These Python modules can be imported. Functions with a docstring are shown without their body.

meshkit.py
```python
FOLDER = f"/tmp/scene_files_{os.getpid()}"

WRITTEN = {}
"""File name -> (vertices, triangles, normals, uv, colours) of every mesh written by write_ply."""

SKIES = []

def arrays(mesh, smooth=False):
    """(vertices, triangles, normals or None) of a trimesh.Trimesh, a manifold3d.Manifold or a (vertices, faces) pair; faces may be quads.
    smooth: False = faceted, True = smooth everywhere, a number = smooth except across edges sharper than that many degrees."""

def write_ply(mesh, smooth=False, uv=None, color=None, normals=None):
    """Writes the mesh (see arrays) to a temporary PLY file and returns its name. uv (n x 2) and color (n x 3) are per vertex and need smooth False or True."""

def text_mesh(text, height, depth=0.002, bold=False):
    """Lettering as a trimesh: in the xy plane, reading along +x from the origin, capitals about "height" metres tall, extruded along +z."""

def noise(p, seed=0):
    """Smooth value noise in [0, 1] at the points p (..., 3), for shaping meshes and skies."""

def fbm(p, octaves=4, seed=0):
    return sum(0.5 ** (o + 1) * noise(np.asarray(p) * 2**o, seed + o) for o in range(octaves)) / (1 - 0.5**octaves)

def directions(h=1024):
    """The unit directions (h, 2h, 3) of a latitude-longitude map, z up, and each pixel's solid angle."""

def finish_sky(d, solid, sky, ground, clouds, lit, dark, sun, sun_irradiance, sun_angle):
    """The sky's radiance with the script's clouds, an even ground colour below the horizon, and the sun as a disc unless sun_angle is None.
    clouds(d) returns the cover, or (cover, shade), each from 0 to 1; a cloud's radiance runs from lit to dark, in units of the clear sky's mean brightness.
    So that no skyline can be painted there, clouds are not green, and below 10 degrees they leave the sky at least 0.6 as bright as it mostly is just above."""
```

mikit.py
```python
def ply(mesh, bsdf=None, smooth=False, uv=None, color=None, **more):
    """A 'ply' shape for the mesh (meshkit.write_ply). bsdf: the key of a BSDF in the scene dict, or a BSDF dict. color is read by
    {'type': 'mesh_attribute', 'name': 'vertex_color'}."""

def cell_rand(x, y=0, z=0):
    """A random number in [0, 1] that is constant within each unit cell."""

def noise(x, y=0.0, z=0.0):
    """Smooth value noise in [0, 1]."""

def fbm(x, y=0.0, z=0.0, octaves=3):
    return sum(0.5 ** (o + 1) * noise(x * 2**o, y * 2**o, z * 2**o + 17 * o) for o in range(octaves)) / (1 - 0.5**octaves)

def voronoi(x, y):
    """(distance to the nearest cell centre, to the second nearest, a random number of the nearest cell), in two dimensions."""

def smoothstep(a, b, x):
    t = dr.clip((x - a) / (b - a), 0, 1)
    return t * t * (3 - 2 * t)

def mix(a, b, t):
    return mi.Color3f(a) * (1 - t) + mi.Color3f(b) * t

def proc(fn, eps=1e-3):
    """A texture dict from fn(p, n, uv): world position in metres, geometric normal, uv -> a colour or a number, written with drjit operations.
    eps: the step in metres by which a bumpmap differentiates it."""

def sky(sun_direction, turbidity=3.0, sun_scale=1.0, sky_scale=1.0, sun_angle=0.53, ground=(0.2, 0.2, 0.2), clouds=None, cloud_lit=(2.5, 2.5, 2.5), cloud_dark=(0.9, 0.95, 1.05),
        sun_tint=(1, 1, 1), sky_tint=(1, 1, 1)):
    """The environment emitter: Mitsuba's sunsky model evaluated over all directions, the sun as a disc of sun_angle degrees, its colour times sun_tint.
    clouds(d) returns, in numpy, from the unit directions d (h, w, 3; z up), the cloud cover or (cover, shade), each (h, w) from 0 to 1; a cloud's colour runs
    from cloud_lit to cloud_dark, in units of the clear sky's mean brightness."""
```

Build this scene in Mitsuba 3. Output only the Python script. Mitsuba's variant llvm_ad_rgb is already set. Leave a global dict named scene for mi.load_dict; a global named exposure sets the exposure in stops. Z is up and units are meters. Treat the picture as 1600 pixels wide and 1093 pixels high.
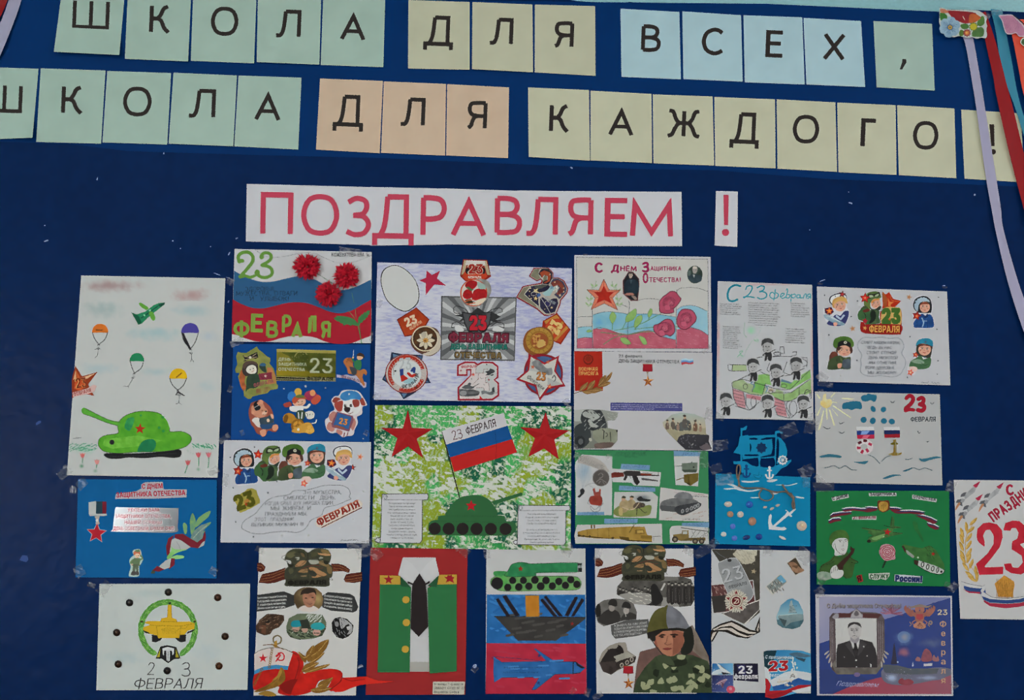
import math, glob, random
import numpy as np, trimesh, shapely
import mitsuba as mi, mikit
from PIL import Image, ImageDraw, ImageFont
from shapely.geometry import Polygon, LineString
from shapely import affinity, union_all, box
from mikit import noise, fbm, smoothstep, mix
RS = mi.ScalarTransform4f
scene, labels = {}, {}
# ---------------------------------------------------------------- camera
D, CH, FOC = 1.84, 1.62, 1331.0          # distance to the wall, height, focal length (1600 px frame)
YAW, PITCH, ROLL = map(math.radians, (2.8, 7.0, 0.8))
CAM = np.array([0, -D, CH])
FW = np.array([math.sin(YAW)*math.cos(PITCH), math.cos(YAW)*math.cos(PITCH), math.sin(PITCH)])
R0 = np.cross(FW, [0, 0, 1]); R0 /= np.linalg.norm(R0); U0 = np.cross(R0, FW)
RT = R0*math.cos(ROLL) + U0*math.sin(ROLL); UP = U0*math.cos(ROLL) - R0*math.sin(ROLL)
scene['camera'] = dict(type='perspective', fov=2*math.degrees(math.atan(800/FOC)), fov_axis='x', near_clip=0.05, far_clip=60,
    to_world=RS().look_at(origin=CAM.tolist(), target=(CAM+FW).tolist(), up=UP.tolist()))
# ---------------------------------------------------------------- light
exposure = 0.50
scene['daylight'] = dict(type='constant', radiance=dict(type='rgb', value=[.70, .685, .745]))
LAMPS = [(-1.5, -2.2), (0.1, -2.2), (1.7, -2.2), (-1.5, -4.4), (0.1, -4.4), (1.7, -4.4)]
LAMP_POWER = 4.2
WINDOW_POWER = 26.0
# ---------------------------------------------------------------- materials
GAIN = .72          # sheet colours below are written as they look in even room light
def lin(h):
    v = np.array([int(h[i:i+2], 16) for i in (0, 2, 4)])/255.
    return np.where(v < .04045, v/12.92, ((v+.055)/1.055)**2.4)
def alb(h): return np.clip(lin(h)/GAIN, .0012, .9)
VC = dict(type='mesh_attribute', name='vertex_color')
def pr(c, rough, spec=.3, **k): return dict(type='twosided', b=dict(type='principled', base_color=c, roughness=rough, specular=spec, **k))
scene['print'] = pr(VC, .75, .2)
scene['gloss'] = pr(VC, .3, .45)
scene['foil'] = pr(VC, .22, .5, metallic=.85)
def rgb(h): return dict(type='rgb', value=alb(h).tolist())
T3 = lambda c: mi.Color3f(*map(float, c))
def navy(p, n, uv):
    k = fbm(p.x*3, p.z*3, 1.0, octaves=4); q = noise(p.x*60, p.z*60, 3.0)
    return mix(T3(alb('021c44')), T3(alb('052451')), k)*(0.93+.14*q)
def navy_bump(p, n, uv): return fbm(p.x*45, p.z*45, 2.0, octaves=3)
scene['navy_paint'] = dict(type='bumpmap', arbitrary=mikit.proc(navy_bump, eps=2e-3), scale=.0012, b=pr(mikit.proc(navy), .35, .045))
def film(p, n, uv): return mix(T3(alb('022a5c')), T3(alb('043066')), fbm(p.x*4, p.z*9, 5.0))
scene['blue_film'] = dict(type='twosided', b=dict(type='principled', base_color=mikit.proc(film), roughness=.4, specular=.05))
def cyan(p, n, uv): return mix(T3(alb('84b2b9')), T3(alb('8fbcc2')), fbm(p.x*3, p.z*3, 2.0))*(.95+.1*noise(p.x*200, p.y*200, p.z*200))
scene['cyan_paint'] = pr(mikit.proc(cyan), .55)
scene['dim_paint'] = pr(rgb('56605f'), .8)
scene['ceiling_paint'] = pr(rgb('d0d4d4'), .8)
scene['floor_vinyl'] = pr(mikit.proc(lambda p, n, uv: mix(T3(alb('7a6a58')), T3(alb('8d7c68')), fbm(p.x*6, p.y*6, 0))), .5)
def haze(p, n, uv): return .03 + .16*smoothstep(.5, .75, fbm(p.x*90+p.z*40, p.z*160, 3.0, octaves=3))
scene['tape'] = dict(type='blendbsdf', weight=mikit.proc(haze), a=dict(type='thindielectric'), b=pr(rgb('d8dde6'), .25, .6))
def sponge(p, n, uv):
    q = fbm(p.x*30, p.z*30, 12.0)*.03
    a = fbm((p.x+q)*15, p.z*15, 1.0, octaves=3); b = fbm(p.x*14+9, (p.z+q)*14, 4.0, octaves=3)
    g = fbm(p.x*120+p.z*60, p.z*190, 2.0, octaves=3); g2 = fbm(p.x*330, p.z*230-p.x*90, 7.0, octaves=2); dk = fbm(p.x*15, p.z*13+5, 21.0, octaves=3)
    c = mix(T3(alb('44a058')), T3(alb('2f8a48')), smoothstep(.4, .6, a)); c = mix(c, T3(alb('12543c')), smoothstep(.52, .6, dk))
    c = mix(c, T3(alb('829626')), smoothstep(.53, .62, b)); c = mix(c, T3(alb('a3b896')), smoothstep(.5, .72, g2)*.75)
    return mix(c, T3(alb('c0c6bd')), smoothstep(.5, .64, g + (fbm(p.x*18, p.z*18, 11.0)-.5)*.55))
scene['sponge_paint'] = pr(mikit.proc(sponge), .7, .2)
def lilac(p, n, uv):
    g = fbm(p.x*90, p.z*330, 2.0, octaves=3); a = fbm(p.x*14, p.z*22, 1.0)
    return mix(T3(alb('c0c2cf')), T3(alb('8a8fbe')), smoothstep(.35, 1.0, g*.6+a*.5))
scene['lilac_crayon'] = pr(mikit.proc(lilac), .7, .2)
def satin(c): return dict(type='twosided', b=dict(type='principled', base_color=rgb(c), roughness=.42, specular=.3))
for n_, c_ in (('lilac', '9c9ab4'), ('red', '880a12'), ('teal', '34809a'), ('coral', 'd04c36')): scene['satin_'+n_] = satin(c_)
# ---------------------------------------------------------------- from the photograph's pixels to the wall
def at(q, d):
    """points on the plane(s) d metres in front of the wall, seen at pixels q of the 1600 x 1093 photograph"""
    q = np.asarray(q, float); dr = FW + ((q[:, :1]-800)*RT - (q[:, 1:2]-546.5)*UP)/FOC
    return CAM + dr*((D-np.broadcast_to(d, (len(q),)))/dr[:, 1])[:, None]
M = np.eye(3)                              # drawing coordinates -> pixels
def view(ox, oy, s):
    global M; M = np.array([[1/s, 0, ox], [0, 1/s, oy], [0, 0, 1.]])
def sub(cx, cy, x, y, s=1, a=0, sx=1):
    """within the view: (cx, cy) of the drawing goes to (x, y), scaled and turned clockwise by a degrees; returns the old frame"""
    global M; old = M; c, n = math.cos(math.radians(a))*s, math.sin(math.radians(a))*s
    A = np.array([[c*sx, -n, x], [n*sx, c, y], [0, 0, 1.]]) @ np.array([[1, 0, -cx], [0, 1, -cy], [0, 0, 1.]])
    M = M @ A; return old
def back(old):
    global M; M = old
def mscale(): return math.sqrt(abs(np.linalg.det(M[:2, :2])))
def nums(p): return np.array(p.split(), float).reshape(-1, 2) if isinstance(p, str) else np.asarray(p, float)
def topx(p): return p @ M[:2, :2].T + M[:2, 2]
def tog(g): return affinity.affine_transform(g, [M[0, 0], M[0, 1], M[1, 0], M[1, 1], M[0, 2], M[1, 2]])
def spline(p, closed, n=7):
    p = nums(p)
    if len(p) < 3: return p
    q = np.vstack([p[-1:], p, p[:2]]) if closed else np.vstack([2*p[:1]-p[1:2], p, 2*p[-1:]-p[-2:-1]])
    t = np.linspace(0, 1, n, endpoint=False)[:, None]; out = []
    for i in range(len(q)-3):
        a, b, c, d = q[i:i+4]
        out.append(.5*(2*b+(c-a)*t+(2*a-5*b+4*c-d)*t*t+(3*b-a-3*c+d)*t**3))
    return np.vstack(out+([] if closed else [p[-1:]]))
# ---------------------------------------------------------------- cards, parts, drawing
def number(key):
    k, i = key, 0
    while k in scene or k in labels or k in TAKEN: i += 1; k = f'{key}_{i:03d}'
    TAKEN.add(k); return k
TAKEN = set()
class Card: pass
C = Pt = PAR = None
def tag(key, label, cat=None, group=None, kind=None):
    labels[key] = {k: v for k, v in dict(label=label, category=cat, group=group, kind=kind).items() if v}
def thing(name, label, cat, group=None, z=.6, lift=None, mid=None):
    """a thing on the wall; z: mm off the wall, lift: mm more at its right and its lower end (a flat sheet that leans)"""
    global C
    flush(); C = Card(); C.key = number(name); C.z = z; C.lift = lift or ((.7, .9) if cat == 'greeting card' else (0, 0)); C.n = 0; C.box = C.outline = None; C.th = .35
    tag(C.key, label, cat, group); return C
def depth(q):
    q = np.asarray(q, float)
    if C.box is None or C.lift == (0, 0): return np.full(len(q), C.z*1e-3)
    x0, y0, x1, y1 = C.box
    return (C.z + C.lift[0]*(q[:, 0]-x0)/(x1-x0) + C.lift[1]*(q[:, 1]-y0)/(y1-y0))*1e-3
class Part: pass
def P(name, up=0, th=0, mat='print', clip=None, label=None, edge='c9c9c9', base=None, kind=None):
    """begin a part of the thing: all that is drawn next lies on one sheet; th: mm of a cut-out's thickness, base: paper colour of its rim"""
    global Pt
    global PAR
    flush(); Pt = Part(); Pt.prims = []; Pt.mesh = []; Pt.up = up; Pt.th = th; Pt.mat = mat; Pt.edge = edge
    Pt.key = number(C.key+'__'+name); C.inc = max(.05, th*.35); C.n += C.inc; Pt.z = C.th + C.n + up
    if label or kind: tag(Pt.key, label, kind=kind)
    Pt.clip = (None if th or C.outline is None or clip == 0 else C.outline) if clip is None or isinstance(clip, int) else tog(Polygon(nums(clip)).buffer(0))
    PAR = (Pt.key[len(C.key)+2:], mat, Pt.clip, th)
    return PAR[0]
def S(name, up=0, same=0):
    """go on drawing on a sub-part of the part begun last"""
    global PAR
    par, mat, cl, th = PAR
    P(par+'__'+name, up, mat=mat, clip=0); Pt.clip = cl; PAR = (par, mat, cl, th)
    if same: C.n -= C.inc
NP = lambda p, s, seed=0: mikit.meshkit.fbm(np.c_[p[:, 0]*s, p[:, 1]*s, np.full(len(p), seed*7.3)], 4)
def colour(spec, q):
    """colours at the pixels q, and how finely the sheet must be cut for them"""
    if '^' in spec:
        a, b, g = spec.split('^'); x, y, rx, ry = map(float, g.split(',')); g = topx(np.array([[x, y], [x+rx, y], [x, y+ry]])); m = np.c_[g[1]-g[0], g[2]-g[0]]
        u = (q-g[0]) @ np.linalg.inv(m).T; f = np.clip(np.linalg.norm(u, axis=1)+(NP(q, .12)-.5)*.7, 0, 1)[:, None]; f = f*f*(3-2*f); return alb(a)*(1-f)+alb(b)*f
    if '~' in spec:
        a, b, s = spec.split('~'); s = float(s)
        f = np.clip((NP(q, 1/s, len(q) % 5)-.5)*2.2+.5, 0, 1)[:, None]; return alb(a)*(1-f)+alb(b)*f
    if '>' in spec:
        a, b, g = spec.split('>'); g = topx(np.array(g.split(','), float).reshape(2, 2)); d = g[1]-g[0]
        f = np.clip((q-g[0]) @ d/(d @ d), 0, 1)[:, None]; return alb(a)*(1-f)+alb(b)*f
    return np.broadcast_to(alb(spec), (len(q), 3))
def fine(spec):
    if '^' in spec: return 2.5
    if '~' in spec: return max(1.0, float(spec.split('~')[2])*.35)
    if '>' in spec:
        g = topx(np.array(spec.split('>')[2].split(','), float).reshape(2, 2)); return max(2., np.linalg.norm(g[1]-g[0])/9)
def polys(g, least=.02): return [x for x in getattr(g, 'geoms', [g]) if x.geom_type == 'Polygon' and x.area > least] if not g.is_empty else []
def tri(g, least=.02):
    V, F, n = [], [], 0
    for x in polys(g, least):
        try: v, f = trimesh.creation.triangulate_polygon(x, engine='earcut')
        except Exception: continue
        if len(f) == 0: continue
        V.append(v); F.append(np.asarray(f)+n); n += len(v)
    return (np.vstack(V), np.vstack(F)) if V else (np.zeros((0, 2)), np.zeros((0, 3), int))
def gridded(g, m):
    """the patch cut into small squares of side m, so that its colour can vary"""
    x0, y0, x1, y1 = g.bounds; nx, ny = max(1, math.ceil((x1-x0)/m)), max(1, math.ceil((y1-y0)/m))
    X, Y = np.linspace(x0, x1, nx+1), np.linspace(y0, y1, ny+1); i, j = map(np.ravel, np.meshgrid(np.arange(nx), np.arange(ny)))
    cells = box(X[i], Y[j], X[i+1], Y[j+1]); shapely.prepare(g); inn = shapely.contains_properly(g, cells); cut = shapely.intersects(g, cells) & ~inn
    i_, j_ = i[inn], j[inn]; n = len(i_); V = np.vstack([np.c_[X[i_+a], Y[j_+b_]] for a, b_ in ((0, 0), (1, 0), (1, 1), (0, 1))]); k_ = np.arange(n)
    F = np.vstack([np.c_[k_, k_+n, k_+2*n], np.c_[k_, k_+2*n, k_+3*n]])
    v, f_ = tri(shapely.GeometryCollection([x for c in shapely.intersection(g, cells[cut]) for x in polys(c)]), .01)
    return np.vstack([V, v]), np.vstack([F, np.asarray(f_, int)+4*n])
def face(v, f):
    n = np.cross(v[f[:, 1]]-v[f[:, 0]], v[f[:, 2]]-v[f[:, 0]])
    return np.where((n[:, 1] > 0)[:, None], f[:, ::-1], f)
def walls(g, z0, z1):
    V, F, n = [], [], 0
    for x in polys(g):
        for ring in [x.exterior, *x.interiors]:
            q = np.array(ring.coords)[:-1]; k = len(q); d = depth(q); i = np.arange(k); j = (i+1) % k
            V += [at(q, d+z1*1e-3), at(q, d+z0*1e-3)]
            F += [np.c_[i, j, j+k]+n, np.c_[i, j+k, i+k]+n]; n += 2*k
    return np.vstack(V), np.vstack(F)
def emit(key, V, F, K, mat, smooth=False):
    scene[key] = mikit.ply(trimesh.Trimesh(np.vstack(V), np.vstack(F), process=False), mat, smooth=smooth, color=np.vstack(K))
def flush():
    global Pt
    p, Pt = Pt, None
    if p is None: return
    V, F, K, n, over, shown = [], [], [], 0, None, []
    for g, c, top in reversed(p.prims):
        if p.clip is not None: g = g.intersection(p.clip)
        if g.is_empty: continue
        w = g if over is None or top else g.difference(over)
        shown.append((w, c)); over = g if over is None else over.union(g)
    for w, c in reversed(shown):
        m = fine(c)
        q, f = gridded(w, m) if m and polys(w) else tri(w)
        if not len(f): continue
        v = at(q, depth(q)+p.z*1e-3)
        V.append(v); F.append(face(v, np.asarray(f))+n); K.append(colour(c, q)); n += len(v)
    if p.th and over is not None:
        v, f = walls(over, max(p.z-max(p.th, .1), 0), p.z); V.append(v); F.append(f+n); K.append(np.broadcast_to(alb(p.edge), (len(v), 3))); n += len(v)
    for v, f, c in p.mesh:
        q = v[:, :2]; w = at(q, depth(q)+p.z*1e-3+v[:, 2]); w = np.asarray(w)
        V.append(w); F.append(np.asarray(f)+n); K.append(colour(c, q)); n += len(w)
    if V: emit(p.key, V, F, K, p.mat, smooth=getattr(p, 'smooth', False))
def add(g, c, top=False):
    g = tog(g)
    Pt.prims.append((g if g.is_valid else g.buffer(0), c, top))
def f(c, p): add(Polygon(nums(p)).buffer(0), c)                           # straight-edged patch
def b(c, p): add(Polygon(spline(p, True)).buffer(0), c)                   # rounded patch
def l(c, w, p, cap='round'): add(LineString(nums(p)).buffer(w/2, quad_segs=3, cap_style=cap), c)
def k(c, w, p): add(LineString(spline(p, False)).buffer(w/2, quad_segs=2), c)
def kk(c, w, p): add(LineString(np.vstack([spline(p, True), nums(p)[:1]])).buffer(w/2, quad_segs=2), c)   # closed outline
def r(c, x0, y0, x1, y1): add(box(x0, y0, x1, y1), c)
def ell(cx, cy, rx, ry=None, a=0, n=28):
    t = np.arange(n)*2*math.pi/n; ry = ry or rx
    return affinity.rotate(Polygon(np.c_[cx+rx*np.cos(t), cy+ry*np.sin(t)]), a, origin=(cx, cy))
def e(c, cx, cy, rx, ry=None, a=0, n=28): add(ell(cx, cy, rx, ry, a, n), c)
def ring(c, cx, cy, r1, r0, a0=0, a1=360):
    t = np.radians(np.linspace(a0, a1, 40)); u = np.c_[np.cos(t), np.sin(t)]
    add(Polygon(np.vstack([u*r1, u[::-1]*r0])+[cx, cy]).buffer(0), c)
def starp(cx, cy, R, a=0, q=.4, n=5):
    t = np.radians(a-90)+np.arange(2*n)*math.pi/n; rr = np.where(np.arange(2*n) % 2, R*q, R)
    return np.c_[cx+rr*np.cos(t), cy+rr*np.sin(t)]
def st(c, cx, cy, R, a=0, q=.4, n=5): f(c, starp(cx, cy, R, a, q, n))
def hatch(c, w, x0, y0, x1, y1, step, ln, a, seed=1):
    R = random.Random(seed); dx, dy = ln*math.cos(math.radians(a)), ln*math.sin(math.radians(a))
    L = []
    y = y0
    while y < y1:
        x = x0+R.random()*step
        while x < x1:
            v = y+step*R.uniform(-.5, .5); L.append(LineString([(x, v), (x+dx*R.uniform(.5, 1.2), v+dy*R.uniform(.5, 1.2))]).buffer(w/2, quad_segs=1)); x += step*R.uniform(.6, 1.4)
        y += step*R.uniform(.7, 1.2)
    add(union_all(L), c)
def specks(c, x0, y0, x1, y1, n, s, seed=1):
    R = random.Random(seed)
    add(union_all([ell(R.uniform(x0, x1), R.uniform(y0, y1), s*R.uniform(.4, 1.5), s*R.uniform(.4, 1.5), R.uniform(0, 180), 7) for _ in range(n)]), c)
# ---- lettering: a stroke alphabet (hand lettering, the big letters) and printed type
GL = dict(x.split(':') for x in """А:0 0 30 100 60 0|11 35 49 35;Б:50 100 0 100 0 0|~0 56 24 56 46 47 50 28 44 8 24 0 0 0;В:0 0 0 100|~0 100 22 100 40 94 46 77 39 59 22 53 0 53|~0 53 25 53 46 45 52 27 45 6 24 0 0 0
Г:0 0 0 100 46 100;Д:0 -24 0 0 70 0 70 -24|~10 0 17 20 21 50 24 100|24 100 60 100 60 0;Е:45 100 0 100 0 0 46 0|0 52 40 52;Ё:45 100 0 100 0 0 46 0|0 52 40 52|12 118 13 119|32 118 33 119
Ж:47 0 47 100|~2 100 14 96 22 70 32 54 47 52|~92 100 80 96 72 70 62 54 47 52|~47 52 32 50 22 34 12 6 0 0|~47 52 62 50 72 34 82 6 94 0;З:~3 90 22 101 42 95 47 77 38 58 15 53|~15 53 40 50 52 28 42 5 20 -1 0 8
И:0 100 0 0 55 100 55 0;Й:0 100 0 0 55 100 55 0|~13 122 28 114 43 122;К:0 0 0 100|~0 52 18 53 28 66 37 90 50 100|~0 52 18 52 30 44 40 18 54 0;Л:~-8 2 4 4 11 22 15 60 17 100|17 100 56 100 56 0
М:0 0 4 100 38 12 72 100 76 0;Н:0 0 0 100|58 0 58 100|0 52 58 52;О:@33 101 10 90 0 50 10 10 33 -1 56 10 66 50 56 90;П:0 0 0 100 55 100 55 0;Р:0 0 0 100|~0 100 20 100 42 94 50 72 42 50 20 43 0 43
С:~54 88 42 99 28 101 8 85 0 50 8 14 28 -1 44 2 55 12;Т:0 100 56 100|28 100 28 0;У:0 100 28 32|~56 100 40 60 28 28 18 4 4 0;Ф:38 105 38 -5|@38 84 12 78 0 52 12 26 38 18 64 26 76 52 64 78
Х:0 0 54 100|0 100 54 0;Ц:0 100 0 0 62 0 62 -20|54 100 54 0;Ч:~0 100 0 65 10 46 30 42 50 48|50 100 50 0;Ш:0 100 0 0 84 0 84 100|42 0 42 100;Щ:0 100 0 0 92 0 92 -20|42 0 42 100|82 0 82 100
Ы:0 100 0 0|~0 55 22 55 42 46 46 27 40 8 22 0 0 0|66 100 66 0;Ь:0 100 0 0|~0 55 22 55 42 46 46 27 40 8 22 0 0 0;Э:~2 88 16 100 28 101 48 85 55 50 48 14 28 -1 10 2 0 12|18 52 54 52;Ю:0 0 0 100|0 52 22 52|@52 101 30 90 22 50 30 10 52 -1 74 10 82 50 74 90
Я:50 0 50 100|~50 100 28 100 8 95 3 74 10 54 28 48 50 48|~28 48 16 38 8 8 0 0;1:5 80 28 100 28 0;2:~3 82 12 98 26 101 44 92 46 72 34 45 2 2|2 2 50 2;3:~3 90 22 101 42 95 47 77 38 58 15 53|~15 53 40 50 52 28 42 5 20 -1 0 8
4:44 0 44 100 0 30 60 30;7:0 100 52 100 18 0;!:6 100 6 30|6 3 6 1;,:~6 8 6 0 0 -16;.:4 2 4 0;-:0 45 30 45;№:0 0 0 100 40 0 40 100|@60 60 50 40 60 20 70 40""".replace('\n', ';').split(';'))
def glyph(ch, sw, cap='round'):
    """(shape with y up and capitals 100 high, advance) of the stroke alphabet"""
    small = ch != ch.upper(); up = ch.upper(); key = 'З' if up == '3' else up
    if key not in GL: return (None, 45)
    parts = []
    for s in GL[key].split('|'):
        m = s[0] if s[0] in '~@' else ''; p = nums(s.lstrip('~@'))
        if m: p = spline(p, m == '@', 5)
        if m == '@': p = np.vstack([p, p[:1]])
        parts.append(LineString(p).buffer(sw/2, quad_segs=3, cap_style=cap, join_style='mitre' if cap == 'flat' else 'round', mitre_limit=2))
    g = union_all(parts)
    if small: g = affinity.scale(g, .72, .72, origin=(0, 0))
    return g, g.bounds[2]+12
def h(c, text, x, y, ht, w=None, a=0, sw=13, it=0, gap=1., jit=0, top=False):
    """hand lettering from (x, y) along the angle a (degrees, clockwise)"""
    R = random.Random(len(text)); out, pen = [], 0
    for ch in text:
        g, adv = glyph(ch, sw)
        if g is not None:
            if jit: g = affinity.translate(affinity.rotate(g, R.uniform(-jit, jit), origin=(30, 50)), 0, R.uniform(-jit, jit))
            out.append(affinity.translate(g, pen+sw/2, 0))
        pen += (adv + sw*.5)*gap
    put(c, union_all(out), pen, x, y, ht/100, w, a, it, top)
def put(c, g, pen, x, y, s, w, a, it, top=False):
    sx = s if w is None else w/max(g.bounds[2], 1e-6)
    g = affinity.affine_transform(g, [sx, s*it, 0, -s, 0, 0]); g = affinity.rotate(g, a, origin=(0, 0))
    add(affinity.translate(g, x, y), c, top)
_F = {}
def typeset(text, wt):
    if (text, wt) not in _F:
        font = ImageFont.truetype(glob.glob("/opt/blender-*/*/datafiles/fonts/Inter.woff2")[0], 64); font.set_variation_by_axes([14, wt])
        x0, y0, x1, y1 = font.getbbox(text, anchor='ls'); im = Image.new('L', (x1-x0+8, y1-y0+8))
        ImageDraw.Draw(im).text((4-x0, 4-y0), text, 255, font, anchor='ls')
        on = np.pad(np.asarray(im) > 127, ((0, 0), (1, 1))).astype(np.int8); dd = np.diff(on, axis=1)
        rows, s0 = np.nonzero(dd == 1); s1 = np.nonzero(dd == -1)[1]
        g = union_all(box(s0, -rows-1, s1, -rows)).buffer(.6).buffer(-.6).simplify(.8)
        _F[text, wt] = (affinity.affine_transform(g, [100/46.5, 0, 0, 100/46.5, -4*100/46.5, (4-y0)*100/46.5]))
    return _F[text, wt]
def t(c, text, x, y, ht, w=None, a=0, wt=500, it=0, fat=0, top=False):
    g = typeset(text, wt)
    if fat: g = g.buffer(fat)
    put(c, g, 0, x, y, ht/100, w, a, it, top)
def lines(c, text, x, y, dy, ht, wmax=None, a=0, wt=500, mid=None, slope=0):
    """small printed lines, '|' between them; mid: centre them on this x"""
    for i, s in enumerate(text.split('|')):
        if not s: continue
        g = typeset(s, wt); sx = ht/100; wid = g.bounds[2]*sx
        if wmax and wid > wmax: sx *= wmax/wid; wid = wmax
        g = affinity.affine_transform(g, [sx, 0, 0, -ht/100, 0, 0]); g = affinity.rotate(g, a, origin=(0, 0))
        add(affinity.translate(g, (mid-wid/2 if mid else x)+slope*i, y+i*dy), c, True)
# ---- relief: meshes whose x, y are drawing coordinates and whose z is metres off the sheet
def relief(c, v, f):
    v = np.array(v, float); v[:, :2] = topx(v[:, :2]); Pt.mesh.append((v, np.array(f), c))
def mm(u): return u*mscale()/724.          # drawing units -> metres
def dome(c, cx, cy, rx, hgt, ry=None, a=0, n=14, m=4, sq=1.0, rim=0):
    """a rounded bump of height hgt (drawing units)"""
    ry = ry or rx; V, F = [], []
    for i in range(m+1):
        ph = i/m*math.pi/2; rr = math.cos(ph)**sq if i < m else 1e-3; z = math.sin(ph)*hgt
        for j in range(n): V.append((rr*rx*math.cos(2*math.pi*j/n), rr*ry*math.sin(2*math.pi*j/n), mm(z)))
    V = np.array(V); ca, sa = math.cos(math.radians(a)), math.sin(math.radians(a))
    V[:, :2] = V[:, :2] @ np.array([[ca, sa], [-sa, ca]])+[cx, cy]
    for i in range(m):
        for j in range(n):
            p, q = i*n+j, i*n+(j+1) % n; F += [(p, p+n, q), (q, p+n, q+n)]
    relief(c, V, F)
def tube(c, p, w, z=0, n=6):
    """a cord along p (x y pairs, smoothed)"""
    q = spline(p, False, 6); k_ = len(q); d = np.gradient(q, axis=0); d /= np.linalg.norm(d, axis=1, keepdims=True)+1e-9; s = np.c_[-d[:, 1], d[:, 0]]
    V, F = [], []
    for j in range(n):
        an = 2*math.pi*j/n; V.append(np.c_[q+s*(w/2*math.cos(an)), np.full(k_, mm(w/2*(1+math.sin(an))+z))])
    V = np.vstack(V)
    for j in range(n):
        a_, b_ = j*k_, ((j+1) % n)*k_
        for i in range(k_-1): F += [(a_+i, b_+i, a_+i+1), (a_+i+1, b_+i, b_+i+1)]
    relief(c, V, F)
def slab(c, p, z0, z1, bevel=0, smooth=True):
    """a raised cut-out: outline p, from z0 to z1 (drawing units), the rim drawn in by bevel"""
    q = spline(p, True, 4) if smooth else nums(p); g = Polygon(q).buffer(0); g = max(polys(g), key=lambda x: x.area)
    q = np.array(g.exterior.coords)[:-1]; gi = g.buffer(-bevel) if bevel else g
    cx, cy = g.centroid.coords[0]; n = len(q); qi = q+(np.array([cx, cy])-q)/np.linalg.norm(np.array([cx, cy])-q, axis=1, keepdims=True)*bevel
    V = np.vstack([np.c_[q, np.full(n, mm(z0))], np.c_[qi, np.full(n, mm(z1))]]); i = np.arange(n); j = (i+1) % n
    vt, ft = trimesh.creation.triangulate_polygon(Polygon(qi), engine='earcut')
    F = np.vstack([np.c_[i, j, j+n], np.c_[i, j+n, i+n], np.asarray(ft)+2*n])
    relief(c, np.vstack([V, np.c_[vt, np.full(len(vt), mm(z1))]]), F)
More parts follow.
